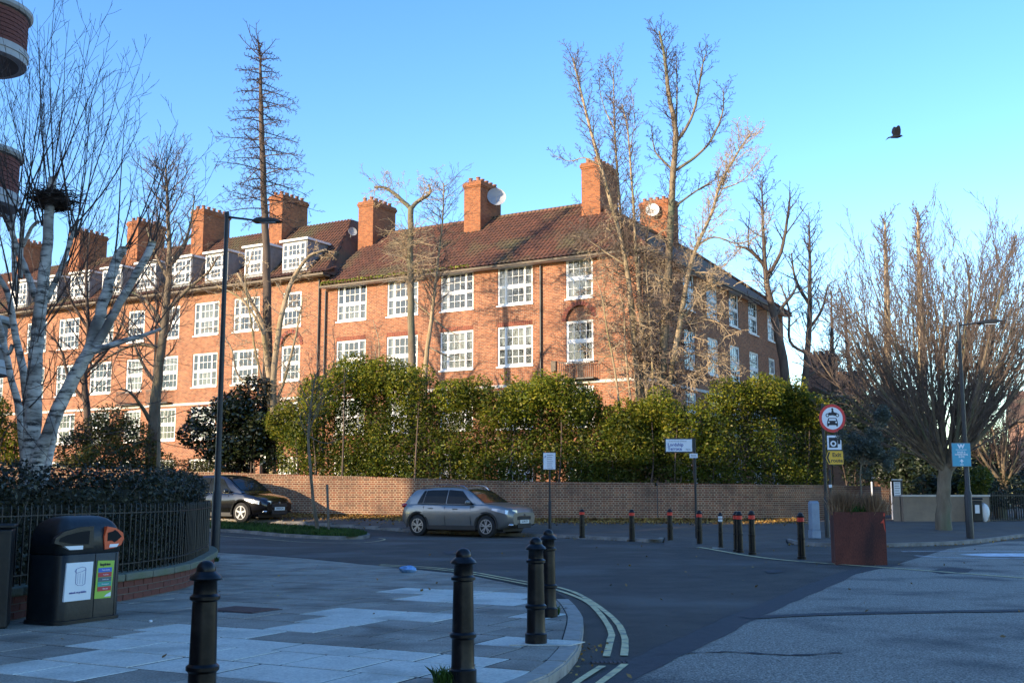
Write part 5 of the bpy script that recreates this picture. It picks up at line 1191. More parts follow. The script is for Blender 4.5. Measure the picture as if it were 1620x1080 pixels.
corner(203, 'third stem of the bare corner trees, bending beside the tall chimney', [([(1028, 700), (1022, 600), (1012, 480), (1006, 400), (1003, 335), (998, 270), (993, 205), (984, 165)], .30, None), ([(996, 240), (1004, 190), (998, 140)], .07, .6)], [1, .7, .5, .35, .2], 3.0, gk, (1028, 760), extra=tangle(980, 1110, 380, 600, 26))
corner(204, 'tallest bare corner tree, its trunk forking high above the roof', [([(1044, 720), (1046, 620), (1050, 540), (1056, 450), (1061, 350), (1065, 270), (1069, 210), (1058, 150), (1052, 95), (1043, 50)], .56, None), ([(1068, 228), (1088, 198), (1101, 165), (1110, 110), (1118, 82)], .2, 1.1), ([(1068, 270), (1098, 250), (1125, 222), (1143, 178), (1144, 138)], .18, 1.1), ([(1065, 270), (1050, 255), (1036, 238), (1030, 198)], .15, .9), ([(1070, 215), (1071, 140), (1070, 85)], .12, .8), ([(1064, 330), (1090, 310), (1118, 292), (1140, 280)], .14, .9)],
       [1, .8, .62, .45, .2], 3.2, gk, (1044, 760), 'twig_dark', 'bark_grey', extra=tangle(1000, 1150, 430, 640, 30))
corner(205, 'rightmost bare corner tree with sunlit limbs sweeping right over the side roof', [([(1052, 720), (1060, 600), (1074, 520), (1090, 430), (1104, 385), (1125, 340), (1140, 290), (1165, 245), (1187, 212)], .36, None), ([(1100, 390), (1130, 375), (1165, 385), (1195, 375), (1215, 340)], .13, 1.1), ([(1125, 335), (1145, 290), (1150, 240)], .11, 1.0), ([(1140, 300), (1175, 285), (1205, 250)], .1, 1.0), ([(1080, 500), (1110, 470), (1130, 430), (1160, 400)], .12, 1.1), ([(1070, 560), (1100, 560), (1135, 575), (1160, 600)], .1, 1.0)],
       [1, .75, .55, .4, .2], 4.2, gk, (1052, 760), 'twig_tan', extra=tangle(1040, 1190, 420, 620, 34))
corner(206, 'dense pale tangle of drooping sunlit twigs over the corner of the block', [([(985, 700), (975, 600), (960, 520), (950, 460), (930, 420)], .14, 1.1), ([(1005, 700), (990, 560), (985, 480), (960, 430)], .14, 1.1), ([(1035, 700), (1032, 580), (1026, 480), (1020, 400)], .14, 1.1)], [1, .8, .6, .4, .2], 2.6, S(len=1.2, ang=60, r0=.022, lv=[(6, 55, .45, .1), (4, 50, .5, .2)], rmin=.0075, wig=[.26, .32, .36], up=[-.03, -.04, -.05]), (1005, 760), 'twig_tan', nm='corkscrew_shrub', Yc=44.6, extra=tangle(915, 1120, 340, 650, 46, 1.5))
# --- trees along the side road
def straight(seed, label, path, Yc, wd, s, dens, extra=(), tw_='twig_dark', bk='bark_dark', ln=None, nm='street_tree', base_z=.24):
    r = random.Random(seed); B = new(); limb(B, r, path, Yc, wd, s, 0, dens, length=ln)
    for q in extra: limb(B, r, q, Yc, [wd[0]*.4, wd[0]*.3, wd[0]*.15], s, 1, dens, length=ln, depth=r.uniform(-1, 1))
    p = at(path[0][0], path[0][1], Yc); p.z = base_z; return tree(nm, label, 'tree', tuple(p), B, bk, tw_)
st = S(len=2.4, ang=48, r0=.05, lv=[(6, 42, .5, .15), (4, 42, .5, .2)], rmin=.0105, up=[.1, .06, .04], wig=[.1, .14, .18], t0=.4, apex=.5)
straight(301, 'dark bare tree in front of the far end of the side wing', [(1250, 700), (1245, 620), (1236, 550), (1222, 490), (1212, 440), (1208, 380), (1206, 320), (1205, 285)], 58, [.55, .5, .45, .38, .28, .18, .1, .05], st, 2.2, [[(1213, 440), (1235, 400), (1245, 350), (1250, 310)], [(1210, 420), (1185, 395), (1165, 390)], [(1225, 500), (1250, 470), (1262, 450)]])
straight(302, 'bare tree standing against the sky just right of the block', [(1268, 700), (1272, 620), (1279, 540), (1281, 470), (1281, 400), (1280, 345)], 66, [.5, .42, .34, .26, .16, .06], st, 2.4, [[(1278, 560), (1250, 540), (1248, 490), (1235, 450)], [(1280, 520), (1300, 490), (1310, 450)], [(1279, 480), (1258, 440), (1252, 400)], [(1272, 600), (1300, 580), (1320, 560)]])
straight(303, 'smaller bare tree behind the round traffic sign', [(1330, 720), (1325, 650), (1317, 590), (1316, 530), (1315, 460)], 70, [.6, .5, .36, .22, .08], S(len=2.6, ang=55, r0=.05, lv=[(6, 45, .5, .15), (5, 45, .5, .2)], rmin=.012, wig=[.16, .2, .24], t0=.2), 3, [[(1322, 620), (1350, 600), (1365, 570)], [(1320, 600), (1295, 590), (1280, 560)]])
straight(304, 'bare tree with leaning trunk further down the side road', [(1390, 720), (1362, 650), (1348, 600), (1340, 550), (1338, 490)], 74, [.6, .5, .38, .24, .1], S(len=2.8, ang=55, r0=.05, lv=[(6, 45, .5, .15), (5, 45, .5, .2)], rmin=.012, wig=[.16, .2, .24], t0=.2), 3, [[(1352, 620), (1375, 600), (1390, 560)]])
for sd_, lb, q in ((305, 'sunlit upright tree behind the vase-shaped street tree, left of the two', [(1408, 700), (1406, 620), (1404, 540), (1403, 460), (1401, 400), (1400, 350)]), (306, 'sunlit upright tree behind the vase-shaped street tree, right of the two', [(1462, 700), (1459, 600), (1457, 520), (1455, 440), (1453, 380), (1452, 335)])):
    straight(sd_, lb, q, 62, [.6, .5, .4, .3, .2, .1], S(len=2.0, ang=45, r0=.045, lv=[(7, 45, .45, .12), (4, 45, .5, .2)], rmin=.0105, up=[.1, .06, .04], wig=[.12, .16, .2], t0=.25, apex=.5), 3.6, tw_='twig_brown', bk='bark_tan')
# --- the vase-shaped street tree
def vase(seed, label, base_px, Yc, fork, n, Ls, w0, spread, twn, px_tr=None, tw_='twig_brown'):
    r = random.Random(seed); B = new(); pts = limb(B, r, [(base_px[0], base_px[1]+4), (base_px[0]-1, (base_px[1]+fork[1])/2), fork], Yc, [w0*1.25, w0, w0*.95]); top_ = pts[-1]
    sv = S(lv=twn, up=[.085, .05, .03], wig=[.10, .14, .16], rr=.6, rmin=.0065, seg=6, seg0=10, end=.22, thick=.045)
    for k in range(n):
        a = k*2.4+r.uniform(-.3, .3); t = ((k+.5)/n)**.6*spread; d = Vector((math.sin(t)*math.cos(a), math.sin(t)*math.sin(a), math.cos(t)*.95)).normalized()
        o_ = Vector((0, 0, -r.uniform(0, 1)*Ls*.06)); grow(B, r, top_+o_, d, Ls*r.uniform(.82, 1.08)*(1-.12*(t/spread)), w0*.5*r.uniform(.2, .42), 0, sv)
    p = at(base_px[0], base_px[1], Yc); p.z = gz(p.x, p.y)+.09
    return tree('street_tree', label, 'tree', tuple(p), B, 'bark_grey', tw_, sides=(8, 3))
vase(401, 'big vase-shaped bare street tree with a fan of upright branches on the right', (1494, 838), 36.8, (1497, 735), 42, 7.4, .44, 1.02, [(10, 17, .55, .08), (6, 20, .5, .12), (5, 24, .5, .15)])
vase(402, 'smaller bare street tree at the right edge beyond the lamp post', (1585, 830), 46, (1588, 765), 14, 3.4, .45, 1.0, [(8, 26, .5, .12), (5, 28, .5, .15), (3, 30, .5, .2)], tw_='twig_dark')
vase(403, 'large bare tree added unseen beyond the left edge to cast branch shadows', (-300, 812), 38, (-300, 690), 22, 8.6, .5, .75, [(8, 24, .55, .1), (5, 28, .5, .12), (3, 30, .5, .15)])  # out of view, added to streak the facade with branch shadows
vase(404, 'second large bare tree added unseen beyond the left edge to cast branch shadows', (-130, 812), 43, (-130, 700), 20, 8.4, .45, .7, [(8, 24, .55, .1), (5, 28, .5, .12), (3, 30, .5, .15)])  # another unseen tree added for shadows on the facade
r = random.Random(117); B = new(); s9 = S(len=2.2, ang=50, r0=.04, lv=[(7, 45, .5, .15), (4, 45, .5, .2)], rmin=.0075, up=[.1, .06, .04], wig=[.16, .2, .24], t0=.3)
limb(B, r, [(138, 750), (140, 680), (134, 600), (140, 520), (136, 440), (142, 370)], 49, [.4, .34, .26, .18, .12, .05], s9, 0, 3.4)
for q in ([(138, 640), (110, 600), (95, 550), (70, 520)], [(136, 590), (165, 560), (190, 520), (200, 470)], [(140, 520), (115, 480), (100, 430)]): limb(B, r, q, 49, [.16, .12, .05], s9, 1, 3.4, length=1.5)
p = at(138, 755, 49); p.z = .5; tree('lime_tree', 'bare tree with crooked limbs behind the white birch, left of the forked one', 'tree', tuple(p), B, 'bark_dark', 'twig_dark')
# --- sapling and stake on the verge
r = random.Random(107); B = new(); p0 = G(503, 839, .09)
limb(B, r, [(503, 840), (499, 815), (495, 790), (491, 740), (488, 700), (489, 670), (492, 640), (498, 600), (505, 580)], p0.y, [.15, .13, .11, .10, .085, .07, .05, .02], S(len=1.2, ang=42, r0=.016, lv=[(4, 40, .5, .25), (3, 40, .5, .2)], rmin=.005, wig=[.1, .15, .2], up=[.12, .08, .05], t0=.5, apex=.2), 0, 5)
for q in ([(489, 690), (510, 700), (530, 698), (552, 683)], [(489, 680), (505, 640), (525, 615), (560, 595)]): limb(B, r, q, p0.y, [.035, .025, .012], S(len=.6, lv=[(3, 45, .5, .2)], r0=.01, rmin=.005), 0, 4)
tree('sapling', 'thin leaning young street tree growing from the grass verge', 'tree', tuple(p0), B, 'bark_grey', 'twig_brown')
p0 = G(518, 840, .09); MB().box((0, 0, .75), (.07, .07, 1.5), rot=Matrix.Rotation(-R(3.5), 3, 'Y')).build('tree_stake', 'wood_stake', None, loc=p0); tag(bpy.data.objects['tree_stake'], 'weathered wooden stake beside the thin street tree', 'stake')
r = random.Random(108); B = new(); limb(B, r, [(251, 765), (251, 700), (252, 640), (253, 600)], 30, [.12, .1, .08, .05], S(len=1, lv=[(4, 40, .5, .2)], r0=.012, t0=.6), 0, 3)
p = at(251, 765, 30); p.z = 0; tree('sapling', 'thin bare young tree rising behind the clipped hedge', 'tree', tuple(p), B, 'bark_grey', 'twig_brown')
# ================================================================== BOLLARDS
def bell_bollard(label, loc, H=.92, rz=0):
    t = thing('bollard', label, 'bollard', loc, rz, 'black iron bollards on the near pavement'); k = H/.92
    pr_ = [(.098, 0), (.098, .09), (.086, .10), (.082, .115), (.080, .30), (.084, .305), (.095, .315), (.095, .335), (.084, .345), (.078, .35), (.071, .70), (.075, .705), (.087, .712), (.087, .73), (.074, .74), (.069, .745), (.067, .815), (.070, .82)]
    MB().lathe([(r*k, z*k) for r, z in pr_], n=28).build('shaft', 'black_iron', t, 35)
    cp = [(.070, .82), (.090, .823), (.094, .832), (.088, .845), (.066, .862), (.056, .872), (.056, .885)]+[(.055*math.cos(a), .885+.05*math.sin(a)) for a in (.3, .6, .9, 1.2, 1.45)]
    MB().lathe([(r*k, z*k) for r, z in cp], n=28).build('cap', 'black_iron', t, 35); return t
b1 = bell_bollard('black iron bollard standing alone in front of the low brick wall', P(317, 1148, .09), .87)
for (px, py), H, lb in (((732, 1079), .91, 'black iron bollard on the pale slabs, middle one of the corner, tallest in view'), ((848, 1018), .915, 'black iron bollard on a white patch close to the kerb'), ((868, 975), .92, 'black iron bollard half hidden behind the other at the kerb corner')):
    copy_thing(b1, P(px, py, .09), rng.uniform(0, 3), lb)
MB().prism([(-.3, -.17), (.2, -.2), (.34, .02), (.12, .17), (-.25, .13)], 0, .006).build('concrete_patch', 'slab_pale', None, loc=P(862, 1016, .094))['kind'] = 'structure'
def band_bollard(name, label, loc, H, band, grp, r0=.075):
    t = thing(name, label, 'bollard', loc, 0, grp)
    MB().lathe([(r0*1.25, 0), (r0*1.25, .05), (r0, .06), (r0*.98, H*.42), (r0*1.12, H*.425), (r0*1.12, H*.45), (r0*.95, H*.455), (r0*.9, H*.80)], n=18).build('shaft', 'black_iron', t, 35)
    if band == 'red_band': MB().lathe([(r0*.93, H*.80), (r0*1.02, H*.805), (r0*1.02, H*.885), (r0*.93, H*.89)], n=18).build('reflective_band', band, t, 35)
    else:
        MB().lathe([(r0*.93, H*.74), (r0*.98, H*.745), (r0*.98, H*.80), (r0*.9, H*.805)], n=18).build('reflective_band', band, t, 35); MB().lathe([(r0*.93, H*.83), (r0*.98, H*.835), (r0*.98, H*.89), (r0*.9, H*.895)], n=18).build('reflective_band', band, t, 35)
    MB().lathe([(r0*.9, H*.89), (r0*1.1, H*.895), (r0*1.1, H*.92), (r0*.75, H*.945), (r0*.72, H*.96), (r0*.5, H*.99), (.005, H)], n=18).build('cap', 'black_iron', t, 35); return t
rb = [(921, 850.5, 804.5, 'first red banded bollard right of the silver car'), (1000, 856, 805, 'second red banded bollard from the silver car, at the kerb'), (1060.5, 858.5, 804, 'red banded bollard just left of the street name post'), (1107, 862.5, 806.5, 'red banded bollard just right of the street name post'),
      (1166, 872, 808, 'red banded bollard, left of the overlapping pair'), (1170.5, 873.5, 808, 'red banded bollard, hindmost and right of the overlapping pair'), (1190.5, 877, 807, 'red banded bollard right of the overlapping pair'), (1268.5, 884, 810, 'red banded bollard standing alone left of the rusty planter')]
for px, py, ty, lb in rb:
    g = G(px, py, .0 if px > 1050 else .1); z1 = at(px, ty, g.y).z; band_bollard('red_banded_bollard', lb, g, z1-g.z, 'red_band', 'red banded bollards across the side road')
g = G(1140.5, 866.5, 0); band_bollard('white_banded_bollard', 'thin bollard with white reflective bands on a pale patch', g, at(1140, 810, g.y).z-g.z, 'white_band', None, .055)
MB().prism([(-.28, -.16), (.26, -.18), (.32, .05), (.1, .17), (-.25, .13)], 0, .006).build('concrete_patch', 'slab_pale', None, loc=(g.x+.05, g.y, .006))['kind'] = 'structure'
g = G(1289, 851, .1); t = thing('service_pillar', 'tall slim blue-grey metal service pillar in front of the wall end', 'service pillar', g, R(10)); h = at(1289, 792, g.y).z-g.z
MB().b(-.13, .13, -.13, .13, 0, h*.22).build('base', 'grey_steel', t, bevel=.01); MB().prism([(-.12, -.12), (.12, -.12), (.12, .12), (-.12, .12)], h*.221, h-.05).build('body', 'grey_steel', t, bevel=.02); MB().box((0, 0, h-.025), (.22, .22, .05), 0, .8).build('cap', 'grey_steel', t)
# ================================================================== POSTS AND SIGNS
def facing(loc, k=.0): return math.atan2(-loc[0], loc[1])*1.0+k     # turned towards the viewer's side of the street
def post(t, h, r=.038, m='post_black', r2=None, h2=1.0, name='post'):
    o = MB().tube([(0, 0, 0), (0, 0, h)], r, 12).build(name, m, t, 40)
    if r2: MB().lathe([(r2, 0), (r2, h2), (r*1.05, h2+.06)], n=14).build('base_sleeve', m, t, 40)
    return o
# parking sign
g = G(870, 838, .1); t = thing('parking_sign', 'small white parking plate on a black post behind the near bollards', 'sign', g); Y_ = g.y
zt, zb_ = at(867, 716, Y_).z-g.z, at(867, 742, Y_).z-g.z; w_ = 19/1768*Y_
post(t, zt, .032, h2=.9, r2=.05)
MB().b(-w_/2-.03, w_/2+.01, -.065, -.045, zb_-.02, zt+.02).build('back_plate', 'post_black', t); MB().b(-w_/2-.01, w_/2-.01, -.07, -.0655, zb_, zt).build('sign_face', 'sign_white', t, bevel=.003)
for k in range(7): MB().b(-w_*.22, w_*(.28-.05*(k % 3)), -.0735, -.0705, zt-.07-.068*k-.018, zt-.07-.068*k).build('printed_line', 'ink_grey', t)
text('P', .10, 'ink_blue', t, (-w_*.37, -.0735, zt-.14))
# street name sign
g = G(1102, 851, .1); t = thing('street_name_sign', 'white street name sign reading Lordship Terrace on a thin black post', 'sign', g); Y_ = g.y
px0, px1 = 1053.5, 1094.5; a, b = at(px0, 714, Y_-.05), at(px1, 694.5, Y_-.05)
post(t, at(1096, 694, Y_).z-g.z+.02, .034)
x0, x1, z0, z1 = a.x-g.x, b.x-g.x, a.z-g.z, b.z-g.z
MB().b(x0-.03, x1+.05, -.06, -.04, z0-.03, z1+.03).build('frame', 'post_black', t); MB().b(x0, x1, -.066, -.0605, z0, z1).build('sign_face', 'sign_white', t)
text('Lordship', .125, 'ink_blue', t, (x0+.05, -.068, z0+.19), align='LEFT', bold=.002); text('Terrace', .125, 'ink_blue', t, (x0+.05, -.068, z0+.075), align='LEFT', bold=.002); text('N16', .075, 'ink_grey', t, (x0+.56, -.068, z0+.06), align='LEFT')
text('London Borough of Hackney', .042, 'ink_grey', t, ((x0+x1)/2-.03, -.068, z1-.055))
a, b = at(1091, 724, Y_-.05), at(1103.5, 717, Y_-.05); MB().box(((a.x+b.x)/2-g.x, -.05, (a.z+b.z)/2-g.z), (b.x-a.x, .01, b.z-a.z)).build('small_plate', 'sign_white', t)
for k in range(2): MB().box(((a.x+b.x)/2-g.x, -.057, (a.z+b.z)/2-g.z+.025-.045*k), ((b.x-a.x)*.7, .003, .018)).build('printed_line', 'ink_grey', t)
# restriction signs
g = G(1309, 850, .1); t = thing('traffic_sign_post', 'black post with red ringed motor vehicle sign, camera plate and yellow exit route plate', 'traffic sign', g); Y_ = g.y
def loc_(px, py, dy=-.06): p = at(px, py, Y_+dy); return p.x-g.x, p.z-g.z
post(t, at(1303, 638, Y_).z-g.z, .045, r2=.065, h2=1.1)
cx, cz = loc_(1316.5, 661.5); R0 = 22.5/1768*Y_
def disc(r, y, m, name, n=40, parent=t): return MB().xprism([(cx+r*.93*math.cos(2*math.pi*k/n), cz+r*math.sin(2*math.pi*k/n)) for k in range(n)], y, y+.006).build(name, m, parent)
disc(R0+.01, -.062, 'post_black', 'back_plate'); disc(R0, -.0685, 'sign_red', 'ring'); disc(R0*.79, -.075, 'sign_white', 'sign_face')
u = R0
def pic(pts, name='pictogram', m='ink_black', y=-.0785): MB().xprism([(cx+x*u, cz+z*u) for x, z in pts], y, y+.003).build(name, m, t)
circ = lambda x, z, r, n=14: [(x+r*math.cos(2*math.pi*k/n), z+r*math.sin(2*math.pi*k/n)) for k in range(n)]
pic([(-.36, .26), (-.22, .42), (-.06, .40), (-.02, .60), (.08, .60), (.12, .44), (.34, .38), (.40, .26), (.2, .18), (.02, .22), (-.14, .2)]); pic(circ(0.02, .66, .075)); pic(circ(-.34, .22, .13), 'pictogram'); pic(circ(.36, .22, .13), 'pictogram')
pic(circ(-.34, .22, .07), 'pictogram_cutout', 'sign_white', -.0815); pic(circ(.36, .22, .07), 'pictogram_cutout', 'sign_white', -.0815)
pic([(-.38, -.32), (-.36, -.18), (-.28, .02), (.28, .02), (.36, -.18), (.38, -.32), (.38, -.56), (.26, -.56), (.26, -.48), (-.26, -.48), (-.26, -.56), (-.38, -.56)]); pic([(-.27, -.16), (-.22, -.03), (.22, -.03), (.27, -.16)], 'pictogram_cutout', 'sign_white', -.0815); pic(circ(-.26, -.28, .06, 10), 'pictogram_cutout', 'sign_white', -.0815); pic(circ(.26, -.28, .06, 10), 'pictogram_cutout', 'sign_white', -.0815)
x0, z0 = loc_(1309, 711); x1, z1 = loc_(1330.5, 688.5)
MB().b(x0-.02, x1+.02, -.062, -.05, z0-.02, z1+.02).build('back_plate', 'post_black', t, bevel=.01); MB().b(x0, x1, -.068, -.0625, z0, z1).build('camera_plate', 'sign_white', t, bevel=.004)
MB().b(x0+.05, x1-.11, -.072, -.0685, z0+.06, z1-.06).build('camera_symbol', 'ink_black', t); q = (x0+x1)/2-.03
MB().xprism([(q+x*.085, (z0+z1)/2-.03+z*.085) for x, z in circ(0, 0, 1, 20)], -.0755, -.0725).build('camera_symbol', 'sign_white', t); MB().xprism([(q+x*.045, (z0+z1)/2-.03+z*.045) for x, z in circ(0, 0, 1, 16)], -.079, -.076).build('camera_symbol', 'ink_black', t)
MB().b(x1-.10, x1-.03, -.072, -.0685, z0+.16, z1-.12).build('camera_symbol', 'ink_black', t)
x0, z0 = loc_(1306, 734); x1, z1 = loc_(1333.5, 713); zm = (z0+z1)/2
MB().xprism([(x0-.01, zm), (x0+.08, z0-.015), (x1+.015, z0-.015), (x1+.015, z1+.015), (x0+.08, z1+.015)], -.062, -.054).build('back_plate', 'post_black', t); MB().xprism([(x0+.01, zm), (x0+.09, z0), (x1, z0), (x1, z1), (x0+.09, z1)], -.068, -.0625).build('exit_plate', 'sign_yellow', t)
MB().xprism([(x0+.03, zm), (x0+.10, z0+.03), (x0+.145, z0+.03), (x0+.085, zm), (x0+.145, z1-.03), (x0+.10, z1-.03)], -.072, -.0685).build('arrow', 'ink_black', t)
text('Exit', .165, 'ink_black', t, ((x0+x1)/2+.07, -.0705, zm+.075), bold=.003); text('route', .15, 'ink_black', t, ((x0+x1)/2+.07, -.0705, zm-.085), bold=.003)
g = G(1327, 845, .1); g.y += .7; t = thing('post', 'plain black post with a white collar just behind the traffic sign post', 'post', g); post(t, at(1325, 742, g.y).z-g.z, .04); MB().lathe([(.046, 1.42), (.048, 1.43), (.048, 1.50), (.046, 1.51)], n=14).build('collar', 'white_band', t)
# street lamps
def lamp(label, base, ztop, arm, tilt, pr_, grp='tall black street lamps'):
    t = thing('street_lamp', label, 'street lamp', base, 0, grp); h = ztop-base.z
    MB().lathe([(.10, 0), (.10, 1.25), (.075, 1.32), (.062, 2.6), (.045, h)], n=16).build('post', 'post_black', t, 40)
    MB().tube([(0, 0, h-.06), (arm*.5, 0, h-.06+tilt*.5), (arm, 0, h-.06+tilt)], [.028, .024, .022], 8).build('arm', 'post_black', t, 40)
    MB().lathe([(.05, -.08), (.058, 0), (.05, .05)], (0, 0, h), 12).build('post_cap', 'post_black', t, 40)
    hd = MB(); L = pr_; hd.xprism([(arm-.08, -.02), (arm, -.055), (arm+L*.85, -.03+tilt*.3), (arm+L, 0+tilt*.4), (arm+L*.7, .055+tilt*.3), (arm+.05, .045)], -.12, .12); hd.v = [(x, y*(1-.35*max(0, (x-arm)/L)) , z+h-.06+tilt) for x, y, z in hd.v]
    o = hd.build('lamp_head', 'post_black', t, bevel=.015); MB().b(arm+.1, arm+L*.75, -.08, .08, h-.06+tilt-.062, h-.06+tilt-.05).build('lamp_glass', 'lamp_clear', o); return t
g = P(339, 873, .09); g.y += .05; lamp('tall black street lamp with its arm reaching right over the left hand road', g, at(352, 339, g.y).z, .64, -.08, .62)
g = G(1535, 851, .1); lp = lamp('black street lamp on the right with a blue sign fixed to its post', g, at(1515, 512, g.y).z, .62, .10, .62)
t = thing('direction_sign', 'blue and white direction sign with an arrow on the right hand lamp post', 'sign', g); Y_ = g.y-.1
a, b = at(1507, 737, Y_), at(1534, 701, Y_); x0, x1, z0, z1 = a.x-g.x, b.x-g.x, a.z-g.z, b.z-g.z; xm = (x0+x1)/2; H_ = z1-z0
MB().b(x0-.012, x1+.012, -.115, -.1, z0-.012, z1+.012).build('back_plate', 'lead', t); MB().b(x0, x1, -.121, -.1155, z0, z1).build('sign_face', 'sign_cyan', t)
text('W', .15, 'sign_white', t, (xm, -.1225, z1-.09), sx=1.2, bold=.008)
MB().b(xm-.15, xm+.15, -.1235, -.1215, z1-.185, z1-.172).build('printed_line', 'sign_white', t)
for k, s_ in enumerate(('SALES &', 'MARKETING', 'SUITE')): text(s_, .066, 'sign_white', t, (xm, -.1225, z1-.25-.065*k), bold=.002)
MB().xprism([(xm, z0+.20), (xm-.06, z0+.13), (xm-.015, z0+.135), (xm-.015, z0+.085), (xm+.015, z0+.085), (xm+.015, z0+.135), (xm+.06, z0+.13)], -.1235, -.1215).build('arrow', 'sign_white', t); text('100m', .045, 'sign_white', t, (xm, -.1225, z0+.04), bold=.001)
# information totem
g = G(1421, 823, .1); t = thing('information_totem', 'narrow black information board with a white text panel on two legs', 'information board', g, R(14)); Y_ = g.y; zt, zb_ = at(1421, 759, Y_).z-g.z, at(1421, 797, Y_).z-g.z; w_ = 13/1768*Y_
MB().b(-w_/2-.02, w_/2+.06, -.05, .05, zb_-.03, zt).build('panel', 'post_black', t); MB().b(-w_/2, w_/2-.03, -.056, -.0505, zb_, zt-.07).build('sign_face', 'sign_white', t); MB().b(-w_/2-.02, w_/2+.06, -.055, .05, zt+.001, zt+.03).build('top_strip', 'white_band', t)
for k in range(9): MB().b(-w_/2+.03, w_/2-.06-.02*(k % 2), -.0585, -.0565, zt-.14-.088*k, zt-.115-.088*k).build('printed_line', 'ink_grey', t)
for s_ in (-1, 1): MB().b(s_*w_*.42-.02, s_*w_*.42+.02, -.03, .03, 0, zb_-.031).build('leg', 'post_black', t)
for px, lb in ((1380.5, 'thin white post beyond the planter, left one'), (1411.5, 'thin white post beside the information board')):
    g = G(px, 826, .1); g.y += 4; o = MB().tube([(0, 0, 0), (0, 0, 1.45)], .03, 8).build('marker_post', 'white_band', None, 40, loc=(px/1768*0+at(px, 800, g.y).x, g.y, .34)); tag(o, lb, 'post')
# small litter bins far right
for px, lb, m_ in ((1545, 'dark litter bin with a white notice beside the right hand lamp post', 'bin_green'), (1558, 'grey sack beside the dark litter bin on the right', 'blue_plastic')):
    p = at(px, 826, 40.5); p.z = .33
    if px == 1545: t = thing('litter_bin', lb, 'bin', p); MB().b(-.17, .17, -.17, .17, 0, .75).build('body', m_, t, bevel=.02); MB().b(-.2, .2, -.2, .2, .78, .86).build('lid', m_, t, bevel=.03); MB().b(-.1, .06, -.18, -.172, .3, .6).build('notice', 'sign_white', t)
    else: tag(MB().ell((0, 0, .32), (.17, .16, .34), 12, 9, .25, 6).build('refuse_sack', 'white_wood', None, 60, loc=p), 'pale refuse sack standing beside the dark litter bin on the right', 'sack')
# ================================================================== PLANTER with olive tree and grasses
g0, g1 = G(1322, 893, 0), G(1404, 894, 0); pl = thing('corten_planter', 'large square rusty steel planter with a red graffiti mark', 'planter', (g0.x, g0.y, 0), math.atan2(g1.y-g0.y, g1.x-g0.x)); wd = (g1-g0).length; hp_ = at(1320, 810, g0.y).z
MB().b(0, wd, 0, .012, 0, hp_).b(0, wd, wd-.012, wd, 0, hp_).b(0, .012, .0121, wd-.0121, 0, hp_-.001).b(wd-.012, wd+.0, .0121, wd-.0121, 0, hp_-.001).build('panels', 'corten', pl)
MB().b(.001, wd-.001, .0, .05, hp_+.0005, hp_+.008).b(.0, .05, .051, wd-.051, hp_+.0005, hp_+.008).b(wd-.05, wd, .051, wd-.051, hp_+.0005, hp_+.008).b(.001, wd-.001, wd-.05, wd, hp_+.0005, hp_+.008).build('rim', 'corten', pl)
MB().b(.02, wd-.02, .02, wd-.02, hp_-.1, hp_-.06).build('soil', 'soil', pl)
MB().xprism([(wd*.90, hp_*.80), (wd*.97, hp_*.88), (wd*.985, hp_*.72), (wd*.995, hp_*.62), (wd*.97, hp_*.70), (wd*.955, hp_*.80)], -.004, -.001).build('graffiti', 'graffiti', pl)
MB().b(wd*.965, wd*.992, -.004, -.001, hp_*.93, hp_*.99).build('graffiti', 'graffiti', pl)
pm = pl.matrix_basis.copy(); 
def tuft(cx, cy, n, h, m, seed, label, spread=.5, name='ornamental_grass'):
    rs = np.random.RandomState(seed); C = np.array([tuple(Vector((g0.x, g0.y, hp_-.06))+Matrix.Rotation(pl.rotation_euler.z, 3, 'Z') @ Vector((cx, cy, 0)))])+np.stack([rs.normal(0, .09, n), rs.normal(0, .09, n), rs.uniform(0, .01, n)], 1)
    d = np.stack([rs.normal(0, spread*.55, n), rs.normal(0, spread*.55, n), np.ones(n)], 1); hh = h*rs.uniform(.5, 1.1, n)[:, None]; d /= np.linalg.norm(d, axis=1)[:, None]
    T = C+d*hh; T[:, 2] -= .05*hh[:, 0]*(1-d[:, 2])*4; Mi = C+d*hh*.55; a = rs.uniform(0, 6.28, n); S_ = np.stack([np.cos(a), np.sin(a), 0*a], 1)*.005
    V = np.stack([C-S_, C+S_, Mi+S_*1.2, T, Mi-S_*1.2], 1).reshape(-1, 3); i = np.arange(n)*5
    o = link(np_mesh(name, V, [np.stack([i, i+1, i+2, i+3, i+4], 1)]), name, m); tag(o, label, 'grass plant', kind=None)
tuft(.20*wd, .3, 1100, .52, 'dry_grass', 1, 'dry reddish grass tuft in the left side of the planter'); tuft(.80*wd, .3, 1000, .45, 'dry_grass', 2, 'dry reddish grass tuft in the right side of the planter')
tuft(.45*wd, .25, 350, .24, 'grass_blade', 3, 'low green plant in the middle of the planter', .8, 'green_plant')
r = random.Random(77); B = new(); oc = Vector((g0.x, g0.y, hp_-.06))+Matrix.Rotation(pl.rotation_euler.z, 3, 'Z') @ Vector((wd*.5, wd*.5, 0))
yo = oc.y; B[0].add([oc, at(1363, 780, yo), at(1361, 752, yo), at(1364, 720, yo), at(1368, 690, yo)], [.02, .017, .015, .013, .008]); ocl = []
for k in range(34):
    px = r.gauss(1372, 17); py = r.gauss(705, 25); 
    if not (640 < py < 755): continue
    p = at(px, py, yo+r.gauss(0, .16)); ocl.append((p.x, p.y, p.z, .13, .13, .13)); B[0].add([at(1364, 735, yo), Vector(at(1364, 735, yo)).lerp(p, .5)+Vector((0, 0, .04)), p], [.008, .006, .003])
